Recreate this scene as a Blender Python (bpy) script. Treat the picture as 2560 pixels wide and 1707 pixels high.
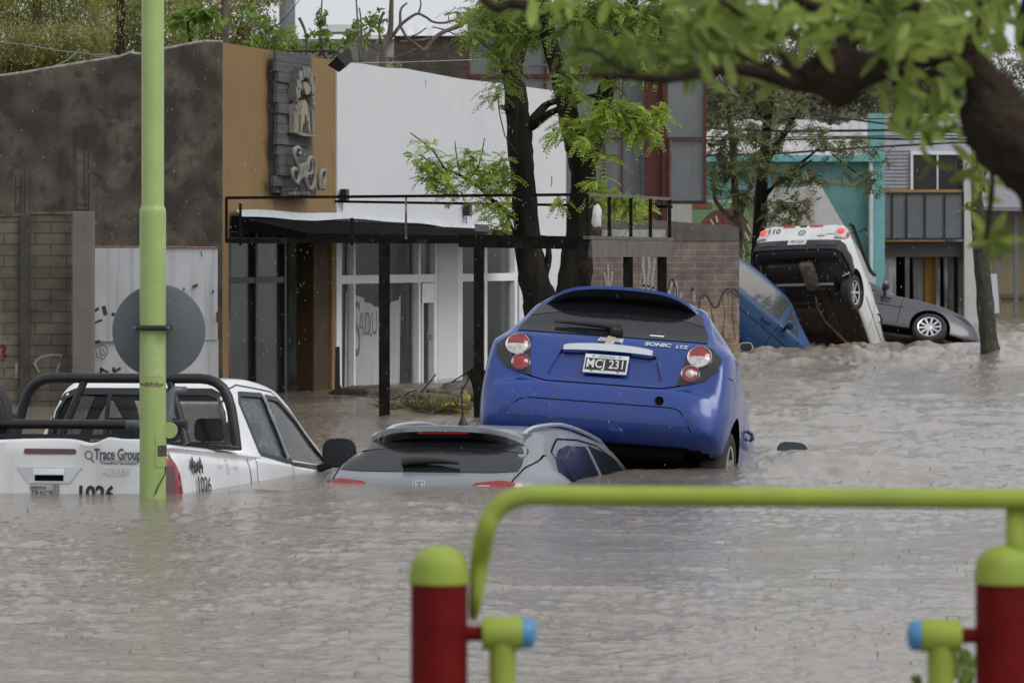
import bpy, bmesh, math, random
import numpy as np
from mathutils import Vector, Matrix
from mathutils.bvhtree import BVHTree
from mathutils.geometry import delaunay_2d_cdt
random.seed(7); rng = np.random.default_rng(11)
R = math.radians
SC = bpy.context.scene
COL = SC.collection
for _o in list(bpy.data.objects): bpy.data.objects.remove(_o)

# ---------------------------------------------------------------- camera
F, H, YH = 10667.0, 1.64, 640.0        # focal length and horizon of the photograph, camera height over the water
cd = bpy.data.cameras.new('camera'); cam = bpy.data.objects.new('camera', cd); COL.objects.link(cam)
cam.location = (0, 0, H); cam.rotation_euler = (R(90), 0, 0)
cd.lens = 150; cd.sensor_width = 36; cd.shift_y = -(853.5 - YH) / 2560
cd.clip_start = .5; cd.clip_end = 3000
cd.dof.use_dof = True; cd.dof.focus_distance = 36; cd.dof.aperture_fstop = 10
SC.camera = cam
# ---------------------------------------------------------------- sky: overcast
w = bpy.data.worlds.new('World'); SC.world = w; w.use_nodes = True
nt = w.node_tree; nt.nodes.clear()
sky = nt.nodes.new('ShaderNodeTexSky'); sky.sky_type = 'NISHITA'; sky.sun_disc = False
sky.sun_elevation = R(50); sky.sun_rotation = R(128); sky.dust_density = 4; sky.air_density = 1.0
hs = nt.nodes.new('ShaderNodeHueSaturation'); hs.inputs['Saturation'].default_value = .12
mixc = nt.nodes.new('ShaderNodeMix'); mixc.data_type = 'RGBA'; mixc.inputs[0].default_value = .62
mixc.inputs[7].default_value = (9.0, 9.3, 9.9, 1)          # the even cloud layer
bg = nt.nodes.new('ShaderNodeBackground'); bg.inputs[1].default_value = .062
out = nt.nodes.new('ShaderNodeOutputWorld')
nt.links.new(sky.outputs[0], hs.inputs['Color']); nt.links.new(hs.outputs[0], mixc.inputs[6])
nt.links.new(mixc.outputs[2], bg.inputs[0]); nt.links.new(bg.outputs[0], out.inputs[0])
sd = bpy.data.lights.new('sun', 'SUN'); sd.energy = .8; sd.angle = R(35); sd.color = (1, .98, .95)
sun = bpy.data.objects.new('sun', sd); COL.objects.link(sun); sun.rotation_euler = (R(40), 0, R(52))
SC.view_settings.view_transform = 'Standard'; SC.view_settings.look = 'None'
SC.view_settings.exposure = .76; SC.view_settings.gamma = 1

# ---------------------------------------------------------------- helpers
def sc(D): return F / D
def P(px, py, D): return Vector(((px - 1280) * D / F, D, H - (py - YH) * D / F))
def DW(py): return H * F / (py - YH)      # distance of the water surface seen at a height in the photograph

def mat(name, c, rough=.6, metal=0., var=.12, scale=6., bump=0., bscale=None, coat=0., spec=.5, streak=0., stain=None, stretch=(1, 1, 1), trans=0., detail=6, c2=None, c2t=(.45, .6), alpha=1.):
    m = bpy.data.materials.new(name); m.use_nodes = True
    n = m.node_tree.nodes; l = m.node_tree.links; b = n['Principled BSDF']
    b.inputs['Roughness'].default_value = rough; b.inputs['Metallic'].default_value = metal
    b.inputs['Coat Weight'].default_value = coat; b.inputs['Coat Roughness'].default_value = .06
    b.inputs['Specular IOR Level'].default_value = spec
    b.inputs['Transmission Weight'].default_value = trans; b.inputs['Alpha'].default_value = alpha
    tc = n.new('ShaderNodeTexCoord'); mp = n.new('ShaderNodeMapping'); l.new(tc.outputs['Object'], mp.inputs[0])
    mp.inputs['Scale'].default_value = stretch
    nz = n.new('ShaderNodeTexNoise'); nz.inputs['Scale'].default_value = scale; nz.inputs['Detail'].default_value = detail
    l.new(mp.outputs[0], nz.inputs['Vector'])
    rp = n.new('ShaderNodeValToRGB'); e = rp.color_ramp.elements
    lo = [max(0, x * (1 - var)) for x in c[:3]] + [1]; hi = [min(1, x * (1 + var)) for x in c[:3]] + [1]
    e[0].position = .3; e[1].position = .7; e[0].color = lo; e[1].color = hi
    l.new(nz.outputs['Fac'], rp.inputs[0]); col = rp.outputs[0]
    def layer(col, color, lo, hi, sc_, st, amount=1.):
        mp2 = n.new('ShaderNodeMapping'); l.new(tc.outputs['Object'], mp2.inputs[0]); mp2.inputs['Scale'].default_value = st
        n2 = n.new('ShaderNodeTexNoise'); n2.inputs['Scale'].default_value = sc_; n2.inputs['Detail'].default_value = 5
        l.new(mp2.outputs[0], n2.inputs['Vector'])
        mr = n.new('ShaderNodeMapRange'); mr.inputs[1].default_value = lo; mr.inputs[2].default_value = hi; mr.inputs[4].default_value = amount
        l.new(n2.outputs['Fac'], mr.inputs[0])
        mx = n.new('ShaderNodeMix'); mx.data_type = 'RGBA'; l.new(mr.outputs[0], mx.inputs[0]); l.new(col, mx.inputs[6])
        mx.inputs[7].default_value = tuple(color[:3]) + (1,)
        return mx.outputs[2]
    if c2 is not None: col = layer(col, c2, c2t[0], c2t[1], scale * .5, stretch)
    if streak: col = layer(col, stain or tuple(x * .45 for x in c[:3]), .5, .78, 9, (1, 1, .06), streak)
    l.new(col, b.inputs['Base Color'])
    if bump:
        nb = n.new('ShaderNodeTexNoise'); nb.inputs['Scale'].default_value = bscale or scale * 5; nb.inputs['Detail'].default_value = 5
        l.new(mp.outputs[0], nb.inputs['Vector']); bp = n.new('ShaderNodeBump'); bp.inputs['Strength'].default_value = bump
        bp.inputs['Distance'].default_value = .02; l.new(nb.outputs['Fac'], bp.inputs['Height']); l.new(bp.outputs[0], b.inputs['Normal'])
    return m

def brickmat(name, c1, c2, mortar, bw, bh, rough=.85, ax='XZ', moss=None, mort=.012):
    m = mat(name, c1, rough); n = m.node_tree.nodes; l = m.node_tree.links; b = n['Principled BSDF']
    tc = n.new('ShaderNodeTexCoord'); sp = n.new('ShaderNodeSeparateXYZ'); cb = n.new('ShaderNodeCombineXYZ')
    l.new(tc.outputs['Object'], sp.inputs[0]); l.new(sp.outputs['XYZ'.index(ax[0])], cb.inputs[0]); l.new(sp.outputs['XYZ'.index(ax[1])], cb.inputs[1])
    br = n.new('ShaderNodeTexBrick'); l.new(cb.outputs[0], br.inputs['Vector'])
    br.inputs['Color1'].default_value = c1 + (1,); br.inputs['Color2'].default_value = c2 + (1,); br.inputs['Mortar'].default_value = mortar + (1,)
    br.inputs['Scale'].default_value = 1; br.inputs['Brick Width'].default_value = bw; br.inputs['Row Height'].default_value = bh
    br.inputs['Mortar Size'].default_value = mort; br.inputs['Mortar Smooth'].default_value = .3
    nz = n.new('ShaderNodeTexNoise'); nz.inputs['Scale'].default_value = 4; nz.inputs['Detail'].default_value = 6; l.new(tc.outputs['Object'], nz.inputs['Vector'])
    mr = n.new('ShaderNodeMapRange'); mr.inputs[1].default_value = .3; mr.inputs[2].default_value = .7; mr.inputs[3].default_value = .6; mr.inputs[4].default_value = 1.25
    l.new(nz.outputs['Fac'], mr.inputs[0])
    mx = n.new('ShaderNodeMix'); mx.data_type = 'RGBA'; mx.blend_type = 'MULTIPLY'; mx.inputs[0].default_value = 1
    l.new(br.outputs['Color'], mx.inputs[6]); l.new(mr.outputs[0], mx.inputs[7]); col = mx.outputs[2]
    if moss:
        n3 = n.new('ShaderNodeTexNoise'); n3.inputs['Scale'].default_value = 2.3; l.new(tc.outputs['Object'], n3.inputs['Vector'])
        m3 = n.new('ShaderNodeMapRange'); m3.inputs[1].default_value = .5; m3.inputs[2].default_value = .68; m3.inputs[4].default_value = .75; l.new(n3.outputs['Fac'], m3.inputs[0])
        x3 = n.new('ShaderNodeMix'); x3.data_type = 'RGBA'; l.new(m3.outputs[0], x3.inputs[0]); l.new(col, x3.inputs[6]); x3.inputs[7].default_value = moss + (1,); col = x3.outputs[2]
    l.new(col, b.inputs['Base Color'])
    bp = n.new('ShaderNodeBump'); bp.inputs['Strength'].default_value = .8; bp.inputs['Distance'].default_value = .01; bp.invert = True
    l.new(br.outputs['Fac'], bp.inputs['Height']); l.new(bp.outputs[0], b.inputs['Normal'])
    return m

def glassmat(name, tint=(.02, .022, .022), rough=.04, clear=0., dirt=.0, film=None):
    """window glass: clear = how much passes straight through, film = a pale dried film on it"""
    m = bpy.data.materials.new(name); m.use_nodes = True; n = m.node_tree.nodes; l = m.node_tree.links; b = n['Principled BSDF']
    b.inputs['Base Color'].default_value = tint + (1,); b.inputs['Roughness'].default_value = rough; b.inputs['IOR'].default_value = 1.5
    tc = n.new('ShaderNodeTexCoord'); nz = n.new('ShaderNodeTexNoise'); nz.inputs['Scale'].default_value = 5; l.new(tc.outputs['Object'], nz.inputs['Vector'])
    bp = n.new('ShaderNodeBump'); bp.inputs['Strength'].default_value = .12; bp.inputs['Distance'].default_value = .01
    l.new(nz.outputs['Fac'], bp.inputs['Height']); l.new(bp.outputs[0], b.inputs['Normal'])
    if dirt:
        n2 = n.new('ShaderNodeTexNoise'); n2.inputs['Scale'].default_value = 90; n2.inputs['Detail'].default_value = 3; l.new(tc.outputs['Object'], n2.inputs['Vector'])
        r2 = n.new('ShaderNodeMapRange'); r2.inputs[1].default_value = .5; r2.inputs[2].default_value = .72; r2.inputs[4].default_value = dirt; l.new(n2.outputs['Fac'], r2.inputs[0])
        mx = n.new('ShaderNodeMix'); mx.data_type = 'RGBA'; l.new(r2.outputs[0], mx.inputs[0]); mx.inputs[6].default_value = tint + (1,); mx.inputs[7].default_value = (film or (.3, .33, .34)) + (1,)
        l.new(mx.outputs[2], b.inputs['Base Color'])
        r3 = n.new('ShaderNodeMapRange'); r3.inputs[3].default_value = rough; r3.inputs[4].default_value = .5; l.new(r2.outputs[0], r3.inputs[0]); l.new(r3.outputs[0], b.inputs['Roughness'])
    if clear: b.inputs['Alpha'].default_value = 1 - clear
    return m

class MB:
    def __init__(s): s.v = []; s.f = []; s.mi = []
    def add(s, v, f, mi=0):
        o = len(s.v); s.v += [tuple(x) for x in v]; s.f += [tuple(i + o for i in q) for q in f]; s.mi += [mi] * len(f); return s
    def box(s, c, d, M=None, mi=0, bev=0):
        x, y, z = [q / 2 for q in d]
        if bev:
            bm = bmesh.new(); bmesh.ops.create_cube(bm, size=1)
            for q in bm.verts: q.co = Vector((q.co.x * d[0], q.co.y * d[1], q.co.z * d[2]))
            bmesh.ops.bevel(bm, geom=bm.edges[:], offset=bev, segments=2, affect='EDGES', profile=.5)
            v = [q.co.copy() for q in bm.verts]; bm.verts.index_update(); f = [[q.index for q in g.verts] for g in bm.faces]; bm.free()
        else:
            v = [Vector(q) for q in ((-x, -y, -z), (x, -y, -z), (x, y, -z), (-x, y, -z), (-x, -y, z), (x, -y, z), (x, y, z), (-x, y, z))]
            f = [(0, 3, 2, 1), (4, 5, 6, 7), (0, 1, 5, 4), (1, 2, 6, 5), (2, 3, 7, 6), (3, 0, 4, 7)]
        if M is not None: v = [M @ q for q in v]
        return s.add([q + Vector(c) for q in v], f, mi)
    def hexa(s, b, t, mi=0):      # 4 bottom corners, 4 top corners, counter-clockwise from above
        n = len(b); f = [tuple(range(n))[::-1], tuple(range(n, 2 * n))] + [(i, (i + 1) % n, (i + 1) % n + n, i + n) for i in range(n)]
        return s.add(list(b) + list(t), f, mi)
    def tube(s, pts, rad, n=10, mi=0, cap=True):
        pts = [Vector(p) for p in pts]; rad = rad if hasattr(rad, '__len__') else [rad] * len(pts)
        v = []; f = []; up = None
        for i, p in enumerate(pts):
            t = (pts[min(i + 1, len(pts) - 1)] - pts[max(i - 1, 0)]).normalized()
            if up is None: up = Vector((0, 0, 1)) if abs(t.z) < .9 else Vector((0, 1, 0))
            a = (up - t * up.dot(t)).normalized(); b = t.cross(a); up = a
            for k in range(n):
                q = 2 * math.pi * k / n; v.append(p + (a * math.cos(q) + b * math.sin(q)) * rad[i])
        for i in range(len(pts) - 1):
            for k in range(n): f.append((i * n + k, i * n + (k + 1) % n, (i + 1) * n + (k + 1) % n, (i + 1) * n + k))
        if cap: f.append(tuple(range(n))[::-1]); f.append(tuple((len(pts) - 1) * n + k for k in range(n)))
        return s.add(v, f, mi)
    def lathe(s, prof, c, axis=(0, 0, 1), n=32, mi=0, sweep=None):   # prof: (r, h) along the axis
        ax = Vector(axis).normalized(); a = ax.orthogonal().normalized(); b = ax.cross(a); v = []; f = []; m = len(prof)
        for k in range(n):
            q = 2 * math.pi * k / n; d = a * math.cos(q) + b * math.sin(q)
            for r, h in prof: v.append(Vector(c) + d * r + ax * h)
        for k in range(n):
            for i in range(m - 1): f.append((k * m + i, (k + 1) % n * m + i, (k + 1) % n * m + i + 1, k * m + i + 1))
        return s.add(v, f, mi)
    def prism(s, poly, depth, M, mi=0):       # polygon in local xy, thickness along local z
        n = len(poly); v = [M @ Vector((x, y, 0)) for x, y in poly] + [M @ Vector((x, y, depth)) for x, y in poly]
        f = [tuple(range(n))[::-1], tuple(range(n, 2 * n))] + [(i, (i + 1) % n, (i + 1) % n + n, i + n) for i in range(n)]
        return s.add(v, f, mi)

PM = {}
def obj(name, mb, m, parent=None, world=False, smooth=False, label=None):
    me = bpy.data.meshes.new(name)
    v, f = mb.v, mb.f
    if world and parent is not None:
        Mi = PM[parent.name].inverted(); v = [Mi @ Vector(q) for q in v]
    me.from_pydata([tuple(q) for q in v], [], f)
    for q in (m if isinstance(m, (list, tuple)) else [m]): me.materials.append(q)
    if any(mb.mi): me.polygons.foreach_set('material_index', mb.mi)
    if smooth:
        me.polygons.foreach_set('use_smooth', [True] * len(me.polygons))
        if smooth is not True and hasattr(me, 'set_sharp_from_angle'): me.set_sharp_from_angle(angle=R(smooth))
    me.update()
    o = bpy.data.objects.new(name, me); COL.objects.link(o)
    if parent is not None: o.parent = parent; PM[o.name] = PM[parent.name]
    else: PM[o.name] = Matrix()
    if label: o['label'] = label
    return o
def npobj(name, V, Fc, m, parent=None, mats_idx=None, smooth=False):
    """mesh from numpy arrays: V (n,3), Fc (m,k) all of one face size"""
    me = bpy.data.meshes.new(name); k = Fc.shape[1]
    if parent is not None:
        Mi = np.array(PM[parent.name].inverted()); V = V @ Mi[:3, :3].T + Mi[:3, 3]
    me.vertices.add(len(V)); me.vertices.foreach_set('co', V.astype(np.float32).ravel())
    me.loops.add(Fc.size); me.loops.foreach_set('vertex_index', Fc.astype(np.int32).ravel())
    me.polygons.add(len(Fc)); me.polygons.foreach_set('loop_start', np.arange(len(Fc), dtype=np.int32) * k)
    if mats_idx is not None: me.polygons.foreach_set('material_index', mats_idx.astype(np.int32))
    for q in (m if isinstance(m, (list, tuple)) else [m]): me.materials.append(q)
    me.update(calc_edges=True)
    if smooth: me.polygons.foreach_set('use_smooth', [True] * len(Fc))
    o = bpy.data.objects.new(name, me); COL.objects.link(o)
    if parent is not None: o.parent = parent; PM[o.name] = PM[parent.name]
    else: PM[o.name] = Matrix()
    return o
def tag(o, label=None, cat=None, group=None, kind=None):
    if label: o['label'] = label
    if cat: o['category'] = cat
    if group: o['group'] = group
    if kind: o['kind'] = kind
    return o
def thing(name, label, cat, M=(0, 0, 0), group=None):
    o = bpy.data.objects.new(name, None); COL.objects.link(o); o.empty_display_size = .2
    if not isinstance(M, Matrix): M = Matrix.Translation(Vector(M))
    o.matrix_world = M; PM[o.name] = M.copy()
    return tag(o, label, cat, group)
def text2d(s, size=1., bold=0., wid=1., shear=0.):
    c = bpy.data.curves.new('t', 'FONT'); c.body = s; c.size = size; c.offset = bold; c.resolution_u = 3; c.align_x = 'CENTER'; c.align_y = 'CENTER'; c.shear = shear
    o = bpy.data.objects.new('t', c); COL.objects.link(o); bpy.context.view_layer.update()
    me = bpy.data.meshes.new_from_object(o); v = [(q.co.x * wid, q.co.y) for q in me.vertices]; f = [tuple(p.vertices) for p in me.polygons]
    bpy.data.objects.remove(o); bpy.data.curves.remove(c); bpy.data.meshes.remove(me)
    return v, f
def M4(x, y, z, o):                       # matrix from three axes and an origin
    return Matrix(((x[0], y[0], z[0], o[0]), (x[1], y[1], z[1], o[1]), (x[2], y[2], z[2], o[2]), (0, 0, 0, 1)))
def flat_text(mb, s, M, size, bold=0., wid=1., depth=.004, mi=0, shear=0.):
    v, f = text2d(s, size, bold, wid, shear)
    n = len(v); mb.add([M @ Vector((x, y, depth)) for x, y in v], f, mi)
# ---------------------------------------------------------------- shared materials
M_lime = mat('lime_paint', (.31, .42, .145), .42, var=.07, scale=5, coat=.1, streak=.4, stain=(.21, .27, .09), bump=.08, bscale=60)
M_lime2 = mat('lime_rail_paint', (.27, .345, .05), .6, spec=.25, var=.12, scale=14, streak=.2, stain=(.16, .20, .04), c2=(.23, .30, .06), c2t=(.5, .7))
M_red = mat('red_paint', (.115, .005, .005), .7, spec=.12, var=.25, scale=14, c2=(.085, .007, .006), c2t=(.5, .65))
M_bluecap = mat('blue_plastic_cap', (.06, .22, .42), .45)
M_black = mat('black_trim', (.012, .012, .013), .45, var=.3)
M_blackgloss = mat('black_gloss', (.008, .008, .010), .12, coat=.5)
M_rubber = mat('tyre_rubber', (.022, .022, .022), .8, var=.3, scale=20, bump=.2)
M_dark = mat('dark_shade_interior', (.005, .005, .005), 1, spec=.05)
M_under = mat('car_underside', (.060, .050, .038), .6, var=.6, scale=3, bump=.5, bscale=9, c2=(.022, .019, .016), c2t=(.42, .6))
M_under2 = mat('underside_metal', (.20, .17, .135), .55, metal=.1, var=.35, scale=8)
M_rust = mat('rusty_pipe', (.22, .085, .035), .7, var=.4, scale=10)
M_chrome = mat('chrome', (.75, .76, .78), .12, metal=1, var=.02)
M_silver = mat('wheel_silver', (.60, .61, .63), .3, metal=.7, var=.05)
M_galv = mat('galvanised_metal', (.12, .13, .145), .5, metal=.35, var=.15, scale=5)
M_redlens = mat('red_lens', (.24, .006, .006), .10, coat=1, var=.25, scale=25)
M_redlensdark = mat('dark_red_lens', (.07, .006, .006), .12, coat=1)
M_clear = mat('clear_lens', (.50, .48, .46), .15, coat=1, var=.3, scale=30)
M_white = mat('white_paint', (.72, .73, .74), .35, coat=.4, var=.03, scale=3)
M_whitetruck = mat('white_truck_paint', (.72, .735, .75), .30, coat=.5, var=.04, scale=2.5, bump=.08, bscale=160, streak=.22, stain=(.34, .31, .27), c2=(.58, .58, .55), c2t=(.54, .75))
M_ink = mat('black_lettering', (.015, .015, .017), .5, var=.1)
M_greyink = mat('grey_lettering', (.10, .10, .11), .5, var=.1)
M_sonic = mat('blue_metallic_paint', (.004, .036, .225), .30, metal=.1, coat=.6, var=.09, scale=2, bump=.10, bscale=160, streak=.3, stain=(.05, .055, .09), c2=(.007, .034, .18), c2t=(.5, .72))
M_bluecar = mat('azure_car_paint', (.004, .040, .13), .4, metal=.1, coat=.25, spec=.3, var=.12, scale=2, c2=(.014, .05, .11), c2t=(.5, .75))
M_silvercar = mat('silver_blue_car_paint', (.23, .245, .27), .30, metal=.3, coat=.5, var=.08, scale=3, bump=.10, bscale=160, c2=(.175, .195, .22), c2t=(.55, .66))
M_greycar = mat('slate_grey_car_paint', (.062, .062, .074), .35, metal=.2, coat=.4, var=.1, scale=3)
M_saveiro = mat('white_pickup_paint', (.66, .66, .66), .35, coat=.4, var=.06, scale=3, streak=.2, stain=(.3, .28, .25), c2=(.5, .49, .46), c2t=(.5, .75))
M_bumper = mat('black_bumper_plastic', (.022, .023, .026), .55, var=.25, scale=10)
M_tint = glassmat('tinted_car_glass', (.010, .011, .012), .05, dirt=.35, film=(.10, .10, .11))
M_carglass = glassmat('wet_clear_car_glass', (.03, .04, .045), .04, clear=.5, dirt=.9, film=(.48, .56, .58))
M_cabglass = glassmat('cab_rear_glass', (.02, .025, .027), .05, clear=.72, dirt=.2, film=(.3, .33, .34))
M_seat = mat('grey_seat_fabric', (.05, .052, .055), .9, var=.2)
M_bark = mat('dark_wet_bark', (.020, .017, .013), .95, spec=.15, var=.55, scale=6, bump=1, bscale=30, stretch=(1, 1, .25), c2=(.036, .032, .025), c2t=(.5, .7))
M_barkgrey = mat('grey_bark', (.10, .085, .07), .9, var=.5, scale=10, bump=1, bscale=30, stretch=(1, 1, .3))
M_steel = mat('black_painted_steel', (.010, .009, .008), .85, spec=.12, var=.5, scale=12, c2=(.045, .026, .016), c2t=(.6, .75))
M_concrete = mat('grey_concrete', (.12, .112, .10), .85, var=.22, scale=3, bump=.3, streak=.5)
M_frame = mat('white_window_frame', (.72, .73, .75), .5, var=.06)
M_shop = glassmat('shop_glass', (.035, .045, .038), .06, dirt=.5, film=(.075, .085, .075))
M_mirror = mat('mirror_glass_dark', (.05, .055, .06), .15, metal=.6, var=.05)
# ---------------------------------------------------------------- car building
def interp(tab, y):
    xs = [a for a, _ in tab]; ys = [b for _, b in tab]
    if y <= xs[0]: return ys[0]
    if y >= xs[-1]: return ys[-1]
    i = max(k for k in range(len(xs)) if xs[k] <= y); i = min(i, len(xs) - 2)
    d = [(ys[k + 1] - ys[k]) / (xs[k + 1] - xs[k]) for k in range(len(xs) - 1)]
    def m(k):
        if k == 0: return d[0]
        if k == len(xs) - 1: return d[-1]
        if d[k - 1] * d[k] <= 0: return 0
        return 2 * d[k - 1] * d[k] / (d[k - 1] + d[k])
    h = xs[i + 1] - xs[i]; t = (y - xs[i]) / h; t2 = t * t; t3 = t2 * t
    return (2*t3-3*t2+1)*ys[i] + (t3-2*t2+t)*h*m(i) + (-2*t3+3*t2)*ys[i+1] + (t3-t2)*h*m(i+1)

def car_loft(sp, ys=None, shrink=0.):
    """a car body as sections along its length. sp: tables top, belt, bot, wid, roof (half widths)"""
    if ys is None:
        ys = []; L = sp['len']; y = 0.
        while y < L:
            ys.append(y); sl = abs(interp(sp['top'], y + .01) - interp(sp['top'], y)) / .01 + abs(interp(sp['wid'], y + .01) - interp(sp['wid'], y)) / .01
            y += .05 / math.sqrt(1 + sl * sl * 2)
        ys.append(L)
    V = []; n = None
    for y in ys:
        zt, zb, zl, W, wr = [interp(sp[k], y) for k in ('top', 'belt', 'bot', 'wid', 'roof')]
        zb = min(zb, zt - .004); g = zt - zb
        W -= shrink; wr -= shrink; zt -= shrink; zl += shrink
        hh = zb - zl; rr = min(.09, g * .45)
        wr = min(wr, W - .03)
        pts = [(0, zl), (W - .22, zl), (W - .06, zl + .02 * hh / .5), (W - .015, zl + .14 * hh), (W - .0, zl + .42 * hh), (W - .012, zl + .70 * hh), (W - .03, zb - .10 * hh),
               (W - .055, zb), (W - .055 - (W - .055 - wr) * .5, zb + (g - rr) * .52), (wr, zt - rr), (wr - .04, zt - rr * .42), (wr - .16, zt - rr * .10), (0, zt)]
        if 'tuck' in sp:      # narrower towards the sill
            tk = interp(sp['tuck'], y); pts = [(x - tk * max(0, (zb - z)) if x > .3 else x, z) for x, z in pts]
        rail = []
        for i in range(len(pts) - 1):
            p0 = pts[max(i - 1, 0)]; p1 = pts[i]; p2 = pts[i + 1]; p3 = pts[min(i + 2, len(pts) - 1)]
            k = 4
            for j in range(k):
                t = j / k
                if i in (0, 7, 11): q = tuple(p1[a] + (p2[a] - p1[a]) * t for a in (0, 1))
                else: q = tuple(.5 * ((2 * p1[a]) + (-p0[a] + p2[a]) * t + (2*p0[a] - 5*p1[a] + 4*p2[a] - p3[a]) * t * t + (-p0[a] + 3*p1[a] - 3*p2[a] + p3[a]) * t ** 3) for a in (0, 1))
                rail.append(q)
        rail.append(pts[-1])
        rail = [(max(x, 0), z) for x, z in rail]
        ring = rail + [(-x, z) for x, z in rail[-2:0:-1]]
        n = len(ring); V += [Vector((x, y, z)) for x, z in ring]
    Fc = []
    for i in range(len(ys) - 1):
        for k in range(n): Fc.append((i * n + k, i * n + (k + 1) % n, (i + 1) * n + (k + 1) % n, (i + 1) * n + k))
    Fc.append(tuple(range(n))[::-1]); Fc.append(tuple((len(ys) - 1) * n + k for k in range(n)))
    return V, Fc

def boolean(mbs, cutters):
    """solid minus cutters (list of MB with mi kept)"""
    def mk(mb):
        me = bpy.data.meshes.new('tmp'); me.from_pydata([tuple(v) for v in mb.v], [], mb.f)
        for k in range(3): me.materials.append(None)
        me.polygons.foreach_set('material_index', mb.mi); me.update()
        bm = bmesh.new(); bm.from_mesh(me); bmesh.ops.remove_doubles(bm, verts=bm.verts, dist=1e-5); bmesh.ops.recalc_face_normals(bm, faces=bm.faces); bm.to_mesh(me); bm.free()
        o = bpy.data.objects.new('tmp', me); COL.objects.link(o); return o
    base = mk(mbs); cs = [mk(c) for c in cutters]
    for c in cs:
        md = base.modifiers.new('b', 'BOOLEAN'); md.operation = 'DIFFERENCE'; md.object = c; md.solver = 'EXACT'
    bpy.context.view_layer.update(); dg = bpy.context.evaluated_depsgraph_get()
    me = bpy.data.meshes.new_from_object(base.evaluated_get(dg))
    r = MB(); r.v = [tuple(v.co) for v in me.vertices]; r.f = [tuple(p.vertices) for p in me.polygons]; r.mi = [p.material_index for p in me.polygons]
    for o in [base] + cs: bpy.data.objects.remove(o)
    return r

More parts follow.
